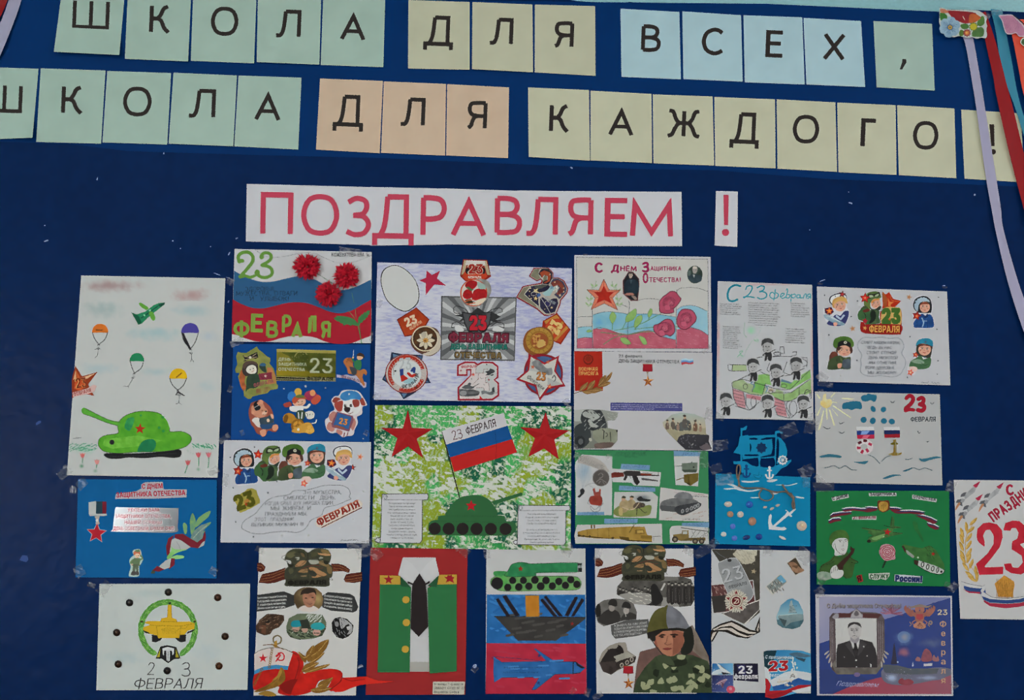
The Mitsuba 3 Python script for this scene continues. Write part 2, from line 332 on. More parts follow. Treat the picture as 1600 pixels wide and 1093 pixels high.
def ridge_star(c, cx, cy, R, hgt, a=0, q=.4, pts=None):
    """a folded five-pointed star: ridges to the tips"""
    p = starp(cx, cy, R, a, q) if pts is None else nums(pts); n = len(p)
    V = np.vstack([np.c_[p, np.where(np.arange(n) % 2, 0, .25*mm(hgt))], [[*(p.mean(0)), mm(hgt)]]])
    relief(c, V, [(i, (i+1) % n, n) for i in range(n)])
def sheet(c, corners, mat='print', th=.35, name='sheet', label=None, edge=None):
    """the card's own paper"""
    q = nums(corners); qq = topx(q); C.box = (*qq.min(0), *qq.max(0)); C.th = th
    P(name, mat=mat, label=label, th=th, edge=edge or (c if '~' not in c and '>' not in c else c[:6])); Pt.z = th; f(c, q); C.outline = tog(Polygon(q))
def tape(x, y, w, hh, a=0, up=.25, seed=None):
    """a crumpled piece of clear tape"""
    global Pt
    flush(); key = number(C.key+'__tape'); R = np.random.RandomState(int(abs(x*7+y*13)) % 99991 if seed is None else seed)
    nx, ny = 7, 4; u, v = np.meshgrid(np.linspace(-.5, .5, nx), np.linspace(-.5, .5, ny)); q = np.c_[u.ravel()*w, v.ravel()*hh]
    q += R.normal(0, min(w, hh)*.045, q.shape); ca, sa = math.cos(math.radians(a)), math.sin(math.radians(a))
    q = topx(q @ np.array([[ca, sa], [-sa, ca]])+[x, y]); d = depth(q)+(C.th+1.6+up)*1e-3+R.uniform(0, .0007, len(q)); V = at(q, d)
    F = [g for j in range(ny-1) for i in range(nx-1) for g in ((j*nx+i, j*nx+i+1, (j+1)*nx+i+1), (j*nx+i, (j+1)*nx+i+1, (j+1)*nx+i))]
    scene[key] = mikit.ply(trimesh.Trimesh(V, face(V, np.array(F)), process=False), 'tape', smooth=True)
def wash(c, paper, cx, cy, rx, ry): e(f'{c}^{paper}^{cx},{cy},{rx},{ry}', cx, cy, rx*1.25, ry*1.25)
GC = 'greeting card'
# ================================================================ the room
def boxm(x0, y0, z0, x1, y1, z1): return trimesh.creation.box(bounds=[[x0, y0, z0], [x1, y1, z1]])
def struct(name, mesh, mat): scene[name] = mikit.ply(mesh, mat); labels[name] = dict(kind='structure', label=name.replace('_', ' '))
struct('wall_back', boxm(-3.6, .0065, 0, 3.6, .2, 3.2), 'cyan_paint'); labels['wall_back']['label'] = 'pale cyan painted wall behind the blue display board'
struct('floor', boxm(-3.6, -6, -.1, 3.6, .2, 0), 'floor_vinyl'); struct('ceiling', boxm(-3.6, -6, 3.2, 3.6, .2, 3.3), 'ceiling_paint')
w0, w1, z0, z1 = -5.6, -4.1, .85, 1.95
wl = trimesh.util.concatenate([boxm(-3.75, -6, 0, -3.6, w0, 3.2), boxm(-3.75, w1, 0, -3.6, .2, 3.2), boxm(-3.75, w0, 0, -3.6, w1, z0), boxm(-3.75, w0, z1, -3.6, w1, 3.2)])
struct('wall_front', boxm(-3.6, -6.3, 0, 5.2, -6, 3.2), 'dim_paint')
struct('wall_left', wl, 'cyan_paint')
fr = [boxm(-3.7, a_, z0, -3.63, a_+.05, z1) for a_ in (w0, (w0+w1)/2-.025, w1-.05)]+[boxm(-3.7, w0, b_, -3.63, w1, b_+.05) for b_ in (z0, z1-.05)]
struct('window_1', trimesh.util.concatenate(fr), 'ceiling_paint')
scene['lamp_glow'] = dict(type='diffuse', reflectance=dict(type='rgb', value=.6))
q = trimesh.Trimesh([[-3.68, w0, z0], [-3.68, w1, z0], [-3.68, w1, z1], [-3.68, w0, z1]], [[0, 1, 2], [0, 2, 3]], process=False)
scene['window_1__pane'] = mikit.ply(q, 'lamp_glow', emitter=dict(type='area', radiance=dict(type='rgb', value=[WINDOW_POWER*x for x in (1.03, 1, .98)])))
for (lx, ly), where in zip(LAMPS, ('near the board, left', 'near the board, middle', 'near the board, right', 'far from the board, left', 'far from the board, middle', 'far from the board, right')):
    key = number('ceiling_lamp'); tag(key, 'rectangular ceiling lamp with white diffuser '+where, 'lamp', 'ceiling lamps of the room')
    scene[key+'__housing'] = mikit.ply(boxm(lx-.62, ly-.17, 3.15, lx+.62, ly+.17, 3.2), 'ceiling_paint')
    q = trimesh.Trimesh([[lx-.58, ly-.13, 3.148], [lx+.58, ly-.13, 3.148], [lx+.58, ly+.13, 3.148], [lx-.58, ly+.13, 3.148]], [[0, 2, 1], [0, 3, 2]], process=False)
    scene[key+'__diffuser'] = mikit.ply(q, 'lamp_glow', emitter=dict(type='area', radiance=dict(type='rgb', value=[LAMP_POWER*x for x in (1, .98, .94)])))
# the blue board: painted hardboard with a ragged upper rim
R = random.Random(5)
thing('display_board', 'large glossy dark blue display board that fills the wall behind all the cards', 'display board', z=-4.2)
view(0, 0, 1)
rim = [(-420, -60), (560, -8), (700, -3), (860, -6)] + [(900+i*14, 1+i*.62+R.uniform(-2, 2)+(4 if i > 24 else 0)) for i in range(40)] + [(1475, 14), (1560, 17), (1800, 30), (2300, 60)]
P('panel', mat='navy_paint', th=4); Pt.z = 4; C.th = 4
f('06224f', [*rim, (2350, 1500), (-450, 1500)])
for x, y, w, hh, a in ((152, 279, 2, 7, 8), (256, 239, 2, 6, 0), (72, 376, 8, 3, -20), (70, 352, 2.5, 2.5, 0), (270, 376, 3, 3, 0), (282, 388, 2, 2, 0), (329, 385, 2, 2, 0), (1329, 317, 7, 3, 20), (1523, 304, 3, 4, 0), (1265, 359, 2, 2, 0),
        (358, 396, 2, 8, 30), (370, 372, 2, 6, 60), (339, 428, 12, 1.5, 22), (357, 434, 8, 1.5, 20), (357, 471, 2, 5, 20), (1326, 300, 2, 2, 0), (742, 1040, 6, 9, 30), (563, 1041, 10, 3, -25), (38, 872, 13, 14, 10), (60, 660, 10, 6, -30), (1285, 438, 10, 2, -20), (1475, 446, 5, 2, 0), (1181, 268, 4, 2, 0), (893, 262, 5, 3, 30)):
    P('paint_chip', th=.15, edge='8f9dbb'); Pt.z = 4.16; C.n = 0; t_ = np.arange(7)*2*math.pi/7; q = np.c_[np.cos(t_)*w/2*(1+.25*np.sin(3*t_)), np.sin(t_)*hh/2*(1+.3*np.cos(5*t_))]
    c_, s_ = math.cos(math.radians(a)), math.sin(math.radians(a)); f('8796b8' if w*hh < 60 else '33497f', q @ np.array([[c_, s_], [-s_, c_]])+[x, y])
# the lighter blue backing of the two slogan rows
thing('backing_sheet', 'wide strip of lighter blue backing paper behind the two rows of letters', 'backing paper', z=.06)
P('sheet', mat='blue_film', th=.2); Pt.z = .2
f('043163', [(-400, 215), (0, 221), (110, 225), (200, 236), (400, 242), (600, 247), (800, 256), (1000, 264), (1120, 266), (1180, 271), (1300, 280), (1450, 285), (1600, 292), (1900, 306), (1900, 46), (1600, 32), (1462, 18), (1200, 6), (905, 3), (700, 1), (0, -34), (-400, -54)])
# ================================================================ the slogan's letter sheets and the red banner
def fitted(c, ch, x0, y0, x1, y1, sw, a=2.3, dy=0):
    """letter ch of the stroke alphabet filling the box, turned by a degrees"""
    W, H = x1-x0, y1-y0
    g, _ = glyph(ch, 1e-3, 'flat'); gx0, gy0, gx1, gy1 = g.bounds
    key = ch; parts = []
    for s in GL[key].split('|'):
        m = s[0] if s[0] in '~@' else ''; p = nums(s.lstrip('~@'))
        if m: p = spline(p, m == '@', 8)
        if m == '@': p = np.vstack([p, p[:1]])
        p = np.c_[(p[:, 0]-gx0)/max(gx1-gx0, 1e-6)*(W-sw)+sw/2, H-sw/2-(p[:, 1]-gy0)/(gy1-gy0)*(H-sw)]
        parts.append(LineString(p).buffer(sw/2, quad_segs=4, cap_style='flat' if m != '@' else 'round', join_style='mitre', mitre_limit=3))
    g = union_all(parts); r_ = sw*.09
    g = g.union(box(0, 0, 0, 0)); g = affinity.scale(g, W/(g.bounds[2]-g.bounds[0]), H/(g.bounds[3]-g.bounds[1]), origin='center'); bb = g.bounds
    g = affinity.translate(g, x0-bb[0], y0-bb[1]).buffer(-r_).buffer(r_, quad_segs=2)
    add(affinity.rotate(g, a, origin='center'), c)
def leaf(key, q, col, curl, z):
    """a paper sheet glued at the top whose lower end (and lower right corner) stands off the wall"""
    q = np.array(q, float); nu, nv = 9, 14; u, v = np.meshgrid(np.linspace(0, 1, nu), np.linspace(0, 1, nv)); u, v = u.ravel(), v.ravel()
    q2 = ((1-u)*(1-v))[:, None]*q[0]+(u*(1-v))[:, None]*q[1]+(u*v)[:, None]*q[2]+((1-u)*v)[:, None]*q[3]
    cb, cl, cr = curl; t_ = np.clip((v-.6)/.4, 0, 1)**2
    d = z+cb*t_+cl*t_*np.clip(1-u*2, 0, 1)**1.5+cr*t_*np.clip(u*2-1, 0, 1)**1.5
    V = np.vstack([at(q2, (d+.25)*1e-3), at(q2, d*1e-3)]); F = []; n = len(q2)
    for j in range(nv-1):
        for i in range(nu-1):
            p = j*nu+i; F += [(p, p+nu, p+1), (p+1, p+nu, p+nu+1), (p+n, p+1+n, p+nu+n), (p+1+n, p+nu+1+n, p+nu+n)]
    rim = [i for i in range(nu)]+[j*nu+nu-1 for j in range(1, nv)]+[(nv-1)*nu+i for i in range(nu-2, -1, -1)]+[j*nu for j in range(nv-2, 0, -1)]
    for a_, b_ in zip(rim, rim[1:]+rim[:1]): F += [(a_, b_, b_+n), (a_, b_+n, a_+n)]
    emit(key, [V], [np.array(F)], [colour(col+'~'+''.join('%02x' % max(0, int(col[i:i+2], 16)-7) for i in (0, 2, 4))+'~30', np.vstack([q2, q2]))], 'print', True)
ORD = 'first second third fourth fifth sixth seventh eighth ninth tenth eleventh twelfth thirteenth fourteenth fifteenth sixteenth'.split()
G_, Y_, B_, O_, Y2 = 'a2bab0', 'bcbda6', 'a8c6d0', 'c9b29c', 'bfc0a8'
ROWS = [('upper', [
 ('Ш', G_, '98 -24 196 -20 186.5 86 84 81', (113.4, -1, 171, 45.5), (9, 2, 2)), ('К', G_, '200 -18 299 -14 294 96 195 92', (233.5, 6.5, 266, 52.5), (2, 0, 3)),
 ('О', G_, '302 -15 401 -11 397 99 298 95', (329.5, 10.5, 372.5, 56), (1, 0, 0)), ('Л', G_, '403 -10 502 -6 499 101 401 97', (429, 15, 470.5, 59), (3, 1, 1)),
 ('А', G_, '505 -6 602 -1 599 105 501 101.5', (531.7, 18.5, 571.5, 62.5), (1, 0, 0)), ('Д', Y_, '638 0 734 3 734 109 637.6 107', (662, 24.3, 708.5, 78.5), (1, 0, 1)),
 ('Л', Y_, '738 3 832 7 833 113 737.5 108', (763, 27.7, 802, 70.5), (3, 2, 0)), ('Я', Y_, '835.7 7 930 9.5 930.5 118.5 835.4 113', (865, 33, 896.7, 75), (1, 0, 0)),
 ('В', B_, '969.4 13.5 1061.5 18.6 1064 124 971 120', (1002, 38.3, 1032.8, 81.3), (1, 0, 0)), ('С', B_, '1066 17.6 1158 23.7 1160.5 127.6 1067.8 123.6', (1096.6, 43, 1130.5, 86.3), (1, 0, 0)),
 ('Е', B_, '1161.6 23.7 1253.6 27 1257.4 132 1163.6 128.6', (1196.5, 47.4, 1223, 89.7), (1, 0, 0)), ('Х', B_, '1255.3 27.8 1345.4 32.8 1351.8 136 1260 132', (1285.8, 50.8, 1320.3, 94), (1, 0, 1)),
 (',', G_, '1364.7 32.8 1456.4 37.2 1460.5 141.5 1369.7 136.4', (1405.8, 92, 1416.5, 109), (1, 1, 1))]),
 ('lower', [
 ('Ш', G_, '-40 104 60.3 107.3 50.8 215 -45 219', (-21, 130.5, 35, 176), (3, 0, 9)), ('К', G_, '63.6 106.6 164.9 110 158 224.4 56.5 221.7', (96, 132.7, 129.6, 178.7), (1, 0, 0)),
 ('О', G_, '167.6 110.7 267.4 114 261.3 225.8 160 222.4', (192.3, 135.4, 237, 181.8), (1, 0, 0)), ('Л', G_, '271 113.4 370.3 117.8 364.6 228.5 263.4 224.4', (293, 138.8, 337, 184.5), (2, 1, 2)),
 ('А', G_, '372.7 117.8 471.2 121.2 466 233.6 366 228.5', (397.8, 142, 439, 188), (1, 0, 0)), ('Д', O_, '500 122.5 598.4 126.3 593.3 239.3 493.6 233.6', (520.5, 148, 568, 204.8), (1, 0, 0)),
 ('Л', O_, '599.7 127 697 131 695.5 243 595.3 238.7', (623.8, 152.3, 664.4, 197.4), (1, 0, 0)), ('Я', O_, '698.6 131.3 795.4 136.4 794 247 697 242.7', (729, 157.4, 761.2, 202.4), (1, 0, 2)),
 ('К', Y2, '825 136.4 920.3 140.5 921.7 251 826 245', (858.4, 161.8, 889.5, 207.2), (2, 7, 0)), ('А', Y2, '922.7 141.5 1018 146.6 1019 254.6 922.7 250.5', (950.8, 166.9, 990.4, 211.6), (2, 0, 1)),
 ('Ж', Y2, '1019.9 147.3 1113.5 150.6 1116 258.6 1021 255', (1041, 170.5, 1094, 215.6), (1, 0, 0)), ('Д', Y2, '1116 151.3 1211 155 1212 263 1117.5 259', (1140.6, 175.4, 1186.3, 231.6), (1, 0, 0)),
 ('О', Y2, '1213.4 155 1305.4 159.8 1308 268.4 1214.7 263.4', (1238.7, 179.4, 1280, 224), (1, 0, 0)), ('Г', Y2, '1308 160 1399.5 164.2 1401 273.2 1310 269', (1345, 185, 1368, 228.5), (1, 0, 0)),
 ('О', Y2, '1401.6 164.2 1491.3 169.3 1494.3 278.3 1404.3 273.5', (1426.6, 189, 1466.2, 233.6), (1, 0, 0)), ('!', Y2, '1501.8 171 1595 177 1601 285 1507 279', (1545.8, 194, 1554.5, 241), (1, 0, 0))])]
CN = {G_: 'pale green', Y_: 'pale yellow', Y2: 'cream yellow', B_: 'pale blue', O_: 'peach'}
NM = {',': 'comma', '!': 'exclamation mark'}
view(0, 0, 1)
for row, items in ROWS:
    for i, (ch, col, q, bx, curl) in enumerate(items):
        what = NM.get(ch, 'letter '+ch)
        thing('letter_sheet', f'{CN[col]} paper sheet with a black {what}, {ORD[i]} sheet of the {row} row', 'letter sheet', 'letter sheets of the slogan', z=.4)
        leaf(C.key+'__sheet', nums(q), col, curl, .4); TAKEN.add(C.key+'__sheet')
        P('letter' if ch not in NM else NM[ch].replace(' ', '_')); Pt.z = .36
        if ch == '!': f('2b2320', [(bx[0], bx[1]), (bx[2]-1.2, bx[1]+.4), (bx[2]-.6, bx[1]+34), (bx[0]+3, bx[1]+34)]); e('2b2320', bx[2]-2.6, bx[3]-4, 4.2)
        elif ch == ',': f('2b2a28', '1410 92 1415.8 92.5 1416.4 97 1409.6 108.6 1405.8 108.3 1409.4 98')
        else: fitted('2b2624', ch, *bx, 6.1 if ch not in 'ЖШ' else 5.9)
# the red congratulation
thing('banner', 'long white paper banner with the red word ПОЗДРАВЛЯЕМ', 'banner', z=.5)
view(0, 0, 1)
for q in ('385.5 287 582 292.2 583 382.8 384 377', '578 291.8 694 294.4 695 382 578 383.6', '690 294 812 298 813 383.2 690 381.6', '808 297.4 940 298.8 940 384.6 808 383', '935 298.6 1065 299.5 1066 384.4 935 384.2'):
    P('sheet', th=.3, edge='c0c0c4'); f('c3c4cb', q)
for ch, bx in zip('ПОЗДРАВЛЯЕМ', [(407, 300, 458, 365), (470.5, 303, 530, 368), (538, 305.7, 580, 370.5), (581.8, 303.2, 646.8, 383), (657.3, 304.5, 698, 367), (704.4, 305.7, 760, 368.5), (773, 305.7, 816, 367.3), (819, 307.3, 872, 368.8), (885.4, 308, 927, 369), (944.7, 309, 980.2, 369.7), (984.6, 308.7, 1052.3, 370)]):
    C.th = .9; P('letter'); fitted('b83f57', ch, *bx, 8.0, 1 if ch != 'Д' else .8)
thing('banner', 'narrow white paper strip with a red exclamation mark beside the long banner', 'banner', z=.5)
P('sheet', th=.3, edge='c0c0c4'); f('c3c4cb', '1118.6 298 1153 299 1152 385.5 1116.6 383.6')
C.th = .9; P('exclamation_mark'); f('b83f57', '1130.4 304.2 1138.6 304.4 1137.6 351.4 1131.4 351.4'); e('b83f57', 1133.6, 362.8, 5.6, 5.4)
# ================================================================ cards of the left column
# ---- watercolour of a tank under parachutes
thing('greeting_card', 'tall white watercolour of a green tank under four parachutes and a plane', GC, z=.5, lift=(0, 1.2))
view(0, 0, 1); W1 = 'b9bcbc'
sheet(W1, '126.8 430 352.3 434.5 340 746 104.4 742')
view(0, 360, 3.99)
P('sky_wash')
for c, x, y, rx, ry in (('9f8a8c', 690, 345, 250, 50), ('a88f90', 1200, 405, 170, 60), ('9fadae', 640, 492, 170, 70), ('9eb4b8', 960, 645, 230, 60), ('a3b4b8', 1190, 500, 170, 50), ('a9b6ba', 620, 860, 160, 50), ('a6b5b8', 980, 880, 140, 40), ('adb6bd', 1300, 660, 80, 50), ('adb8bb', 1290, 970, 90, 50)):
    wash(c, W1, x, y, rx, ry)
P('plane')
f('237a55', '819 510 852 522 905 505 958 465 990 452 1027 448 1026 460 985 492 920 545 884 580 862 586')
f('0f5238', '819 510 845 520 870 540 884 580 862 586'); k('0d4733', 6, '880 545 930 510 985 470'); f('123f33', '985 462 1027 448 1026 460 1000 475')
b('5b9a3a', '866 458 876 450 900 462 926 482 912 494 885 480'); b('5b9a3a', '928 512 950 506 968 540 962 560 946 556 934 532'); e('8ad0a8', 935, 497, 7); e('8ad0a8', 900, 528, 6)
def chute(col, x, y, w, hh, foot, man, mark=None):
    P('parachute'); b(col+'~'+'c8691f~6' if col == 'd0702a' else col, [(x, y+hh), (x+w*.08, y+hh*.4), (x+w*.3, y+hh*.06), (x+w*.62, y), (x+w*.9, y+hh*.3), (x+w, y+hh), (x+w*.5, y+hh*1.02)])
    fx, fy = foot
    k('26262a', 4, [(x, y+hh), (x+w*.15, y+hh+(fy-y-hh)*.5), (fx+6, fy)]); k('26262a', 4, [(x+w, y+hh), (x+w*.8, y+hh+(fy-y-hh)*.55), (fx-6, fy)])
    if mark: l('6a3418', 6, mark)
    P('parachutist'); l('3c4144', 2.6, man[:4]); l('3c4144', 2.6, man[4:6]); l('3c4144', 2.6, man[6:]); kk('3c4144', 2, [(man[0][0]-7, man[0][1]-2), (man[0][0], man[0][1]-8), (man[0][0]+7, man[0][1]-2), (man[0][0], man[0][1]+5)])
chute('d0702a', 576, 582, 96, 52, (615, 715), [(612, 735), (610, 765), (606, 780), (592, 792), (612, 735), (590, 740), (612, 735), (630, 738)], '600 620 638 620')
chute('1f7a50', 810, 764, 86, 48, (835, 895), [(832, 915), (812, 950), (800, 970), (768, 970), (832, 915), (818, 918), (800, 970), (802, 982)])
chute('463f92', 1132, 577, 106, 58, (1188, 745), [(1192, 765), (1196, 790), (1194, 805), (1186, 818), (1192, 765), (1178, 762), (1196, 800), (1208, 818)])
f('1c1a20', '1134 636 1146 640 1190 735 1182 742 1148 690')
chute('d0a818', 1058, 860, 106, 60, (1108, 1000), [(1118, 1025), (1116, 1060), (1114, 1075), (1098, 1080), (1118, 1025), (1094, 1024), (1116, 1072), (1130, 1084)], '1100 914 1132 888')
f('26262a', '1094 1024 1108 998 1152 1028 1146 1031 1110 1010 1100 1024')
P('star_sticker', th=.15)
f('8a3218', '447 935 456 890 470 843 511 908 607 882 549 958 586 1030 507 1010 450 1044')
f('c99a72', '456 930 472 862 476 925'); f('b5562a', '470 862 500 918 480 930'); f('d6b08a', '515 915 596 888 540 925'); f('b84a24', '468 935 530 930 540 960 500 1000 462 985')
t('e0a060', '23', 470, 985, 62, w=72, a=-8, wt=800); t('6a1a10', '23', 474, 983, 60, w=68, a=-8, wt=600)
f('c9a9a6', '455 1036 452 1010 540 985 585 960 603 968 588 1005 520 1025'); t('8d2c24', 'ФЕВРАЛЯ', 460, 1032, 22, w=112, a=-14, wt=700)
view(0, 620, 3.99)
P('grass')
wash('8fb5a4', W1, 520, 325, 100, 40); wash('a8c0b5', W1, 1270, 310, 90, 30)
hatch('2f8a68', 4, 430, 300, 600, 350, 14, 16, -25, 3); hatch('2f8a68', 5, 1195, 295, 1335, 312, 14, 18, 50, 4); hatch('8aa89c', 2.5, 1155, 330, 1200, 350, 16, 8, -20, 5); hatch('6a6e72', 3, 432, 247, 480, 252, 30, 40, 4, 6)
P('tank')
b('5aa32c~469526~8', '612 290 622 258 660 238 735 224 733 185 748 145 790 112 860 90 940 90 1000 105 1040 140 1058 185 1062 215 1130 214 1180 235 1193 265 1170 300 1110 325 1000 340 860 342 740 350 655 340 622 315')
kk('41553a', 3.5, '612 290 622 258 660 238 735 224 733 185 748 145 790 112 860 90 940 90 1000 105 1040 140 1058 185 1062 215 1130 214 1180 235 1193 265 1170 300 1110 325 1000 340 860 342 740 350 655 340 622 315')
f('76b848~5aa32c~6', '650 262 860 240 1010 270 930 300 700 322 640 300'); k('4f8f3a', 3, '1062 215 1050 222 1040 232'); k('c2d0c0', 5, '1010 110 1042 145 1062 195')
b('1f7a4a~3a9a50~5', '790 140 810 128 836 130 832 165 810 208 790 205 776 185'); b('1f7a4a~176a45~5', '870 300 900 270 950 262 972 285 965 320 940 340 890 338 858 342')
for x, y, q in ((992, 190, 9), (1018, 212, 9), (1015, 125, 8), (878, 115, 7)): e('2f8a3e', x, y, q)
b('5fa838~4b9a35~6', '508 85 514 70 530 69 600 105 680 142 742 155 740 178 660 158 580 125 520 105'); k('41553a', 3, '520 105 580 125 660 158 738 180'); k('41553a', 3, '530 69 600 105 680 142 748 158')
e('1d1f22', 698, 281, 15, 15)
P('tank__track'); b('18191c', '650 365 665 350 800 352 950 345 1060 335 1115 327 1132 345 1120 372 1070 378 1000 372 900 380 800 376 740 384 680 382'); k('3a3d40', 2, '680 372 800 368 950 362 1100 350')
P('tank__star'); st('a02a18', 873, 198, 36, 4); 
for x, y, c, x2, y2, g in ((514, 360, 'c2605c', 510, 430, 1), (604, 400, 'c8908a', 594, 460, 1), (1171, 405, 'b23040', 1152, 475, 0), (1236, 356, 'b02c48', 1236, 450, 1), (1300, 356, 'b86070', 1297, 440, 0)):
    P('tulip'); k('4f8a6a', 4, [(x, y+10), ((x+x2)/2+3, (y+y2)/2), (x2, y2)]); b(c+'~d07a7a~3', [(x-16, y-12), (x-6, y-4), (x, y-14), (x+7, y-5), (x+16, y-12), (x+10, y+12), (x, y+20), (x-10, y+10)])
    if g: wash('2f8058', W1, x2, y2, 20, 16)
tape(400, 470, 90, 60, -45); tape(1330, 462, 70, 40, -30)
# ---- blue card with the red star medal
thing('greeting_card', 'blue card with a red star medal, silver text plate and saluting boy', GC, z=.6)
view(0, 620, 3.99); CB = '00568f'
sheet(CB, '487 512 1352 516 1350 1130 470 1123')
P('title_strip', th=.25)
f('a9a4ac', '880 545 905 530 1015 528 1020 574 1165 575 1163 624 1000 632 717 635 722 604 850 586 880 570')
t('a3263a', 'С ДНЕМ', 884, 572, 30, w=130, a=-2, wt=800); t('a3263a', 'ЗАЩИТНИКА ОТЕЧЕСТВА', 724, 626, 32, w=432, a=-2, wt=800)
P('text_plate', th=.25, mat='foil'); b('a3a5a8>6f6f74>710,700,1100,830', '722 688 760 686 1100 692 1113 700 1108 800 1092 843 900 842 705 838 703 820 712 740')
for i, (s, x, w) in enumerate((('УСПЕХИ ВАМ,', 795, 205), ('ЗАЩИТНИКИ ОТЕЧЕСТВА,', 717, 352), ('НАШЕЙ СТРАНЫ', 775, 235), ('ДЕНЬ СОВЕТСКИЙ АРМИИ СИЛ!', 706, 380))):
    t('dadada', s, x+2, 718+i*38, 26, w=w, wt=700, fat=5); t('7c2a38', s, x, 716+i*38, 24, w=w, wt=700)
P('medal_ribbon', th=.25); f('b4b6b6', '553 655 600 648 598 735 553 730'); f('1f3c4a', '600 650 638 650 638 730 598 735'); f('6a1a2c', '638 650 664 652 662 728 638 730'); f('a9adad', '553 728 560 742 600 738 640 742 668 738 664 726'); b('b0a8a0', '590 745 620 740 615 770 622 790 596 790 602 765'); e('d8d8d8', 604, 768, 8)
P('medal_star', th=.25); st('b9a0a8', 602, 848, 68, 4, .46); st('a8202f', 602, 848, 61, 4, .44)
P('boy_cutout', th=.25, mat='gloss')
b('9fb6b0', '838 950 870 948 880 962 884 985 893 1010 878 1040 868 1055 870 1090 868 1110 850 1120 808 1118 803 1100 815 1060 806 1030 812 1005 832 985 826 965')
b('b0552c', '832 968 850 955 872 962 874 982 850 978 836 985'); b('4c6a3a', '840 958 862 950 874 960 860 966'); e('d8b090', 856, 988, 16, 15); e('24201e', 850, 988, 2.4); e('24201e', 862, 988, 2.4); k('a04a3a', 2, '851 996 856 999 862 996')
b('3f5c2e', '826 1010 850 1003 876 1008 870 1040 874 1050 828 1052 818 1035'); k('4a6834', 9, '874 1014 888 1004 876 986'); k('4a6834', 9, '828 1014 815 1030 824 1044'); e('d8b090', 824, 1044, 6); l('2c3a22', 5, '826 1046 862 1046')
f('33482a', '828 1050 864 1050 862 1088 848 1086 846 1062 842 1088 826 1086'); b('1c1a18', '824 1086 844 1086 846 1108 826 1110 816 1104'); b('1c1a18', '848 1086 862 1086 866 1106 850 1108')
P('laurel_cutout', th=.25)
for p in ('1150 850 1140 800 1148 782 1166 800 1164 845', '1190 850 1184 770 1200 724 1218 760 1220 800 1205 850', '1215 800 1240 750 1310 708 1300 745 1260 780 1225 810', '1195 855 1225 820 1290 785 1316 782 1290 810 1240 850', '1210 880 1250 850 1280 830 1260 860 1225 890'):
    b('5f8f72~7aa060~5', p); 
b('7a8f8a~5c7a78~5', '1200 850 1250 800 1300 790 1270 830 1260 900 1215 925 1190 890'); k('aab8a0', 3, '1205 880 1240 840 1290 800')
f('6e1f2c', '1090 855 1140 852 1185 880 1230 905 1262 880 1278 835 1284 870 1275 910 1235 942 1190 935 1130 895 1090 880'); f('a9adad', '1090 878 1130 893 1190 935 1150 955 1110 960 1072 985 1050 975 1060 920 1070 890'); f('6e1f2c', '1035 930 1050 880 1085 860 1070 890 1058 960 1062 990 1040 985'); f('a9adad', '1235 942 1262 905 1280 895 1270 925')
k('8a8d90', 3, '1100 900 1115 925 1125 950'); b('6fae5e~8fc07e~5', '1040 1000 1070 950 1060 925 1085 945 1120 950 1165 950 1110 968 1080 985 1055 1010'); b('88c07a', '1065 1000 1100 985 1146 990 1140 1004 1090 1010'); f('6e1f2c', '1068 1004 1090 1006 1088 1045 1055 1072 1046 1060'); f('a9adad', '1068 1002 1058 1062 1020 1075 980 1065 1030 1020'); f('6e1f2c', '980 1052 1024 1074 990 1088 950 1080'); f('3c4a3c', '950 1076 968 1088 962 1100 940 1098')
tape(508, 540, 70, 55, -40); tape(495, 1085, 70, 60, 60); tape(1330, 1085, 50, 50, 30); tape(455, 575, 40, 45, 10)
# ---- yellow tank in a wreath
thing('greeting_card', 'white card with a yellow tank in a green wreath and eight coin-like buttons', GC, z=.6)
view(0, 819, 3.99); W3 = 'b7bebd'
sheet(W3, '620 370 1560 368 1543 1030 600 1033')
P('pencil_shading'); wash('abb8ba', W3, 760, 830, 180, 60); wash('b0babc', W3, 1290, 800, 140, 90); wash('adb8b8', W3, 900, 430, 200, 40)
P('wreath')
R = random.Random(3)
for i in range(44):
    an = math.radians(-235+i*290/43); cx, cy = 1047+168*math.cos(an), 655+172*math.sin(an); old = sub(0, 0, cx, cy, 1, math.degrees(an)+90+R.uniform(-24, 24))
    b('4f8a38' if i % 3 else '6aa04a', '-30 0 -12 -17 16 -14 32 0 12 15 -14 15'); k('88b468', 3, '-22 2 0 -4 24 1'); k('3a7030', 2, '-20 -6 4 -10 22 -4'); back(old)
P('tank')
f('c9a224', '1047 500 1068 500 1070 580 1098 590 1104 606 1178 604 1215 614 1212 650 1170 662 1146 690 1120 690 1118 708 984 708 980 692 950 684 925 680 890 655 895 640 935 625 900 612 920 602 1000 602 1006 585 1042 578')
for p in ('1047 500 1044 580', '1068 500 1071 580', '1000 604 1104 606', '975 630 1130 632', '935 625 975 630 985 700', '1130 632 1120 690', '1130 632 1215 615', '1006 586 1000 604', '1098 590 1104 606'): l('8a6c14', 2.2, p)
for x in range(1012, 1092, 11): l('96771a', 2, [(x, 650), (x+6, 680)])
k('96771a', 2, '1100 665 1125 645 1150 650 1180 622'); k('96771a', 2, '1005 655 1040 645 1090 650'); f('1c1c1e', '890 657 925 672 935 680 905 676'); f('1c1c1e', '1170 668 1218 652 1200 668 1165 680'); e('1c1c1e', 1058, 490, 8, 6); e('3a3320', 884, 604, 8, 6); e('3a3320', 1214, 604, 8, 6)
P('tank__track'); f('1b1b1d', '946 686 980 692 986 708 1010 706 1000 722 972 734 948 730')
P('tank__track'); f('1b1b1d', '1092 706 1118 708 1122 688 1160 686 1158 728 1130 734 1108 724')
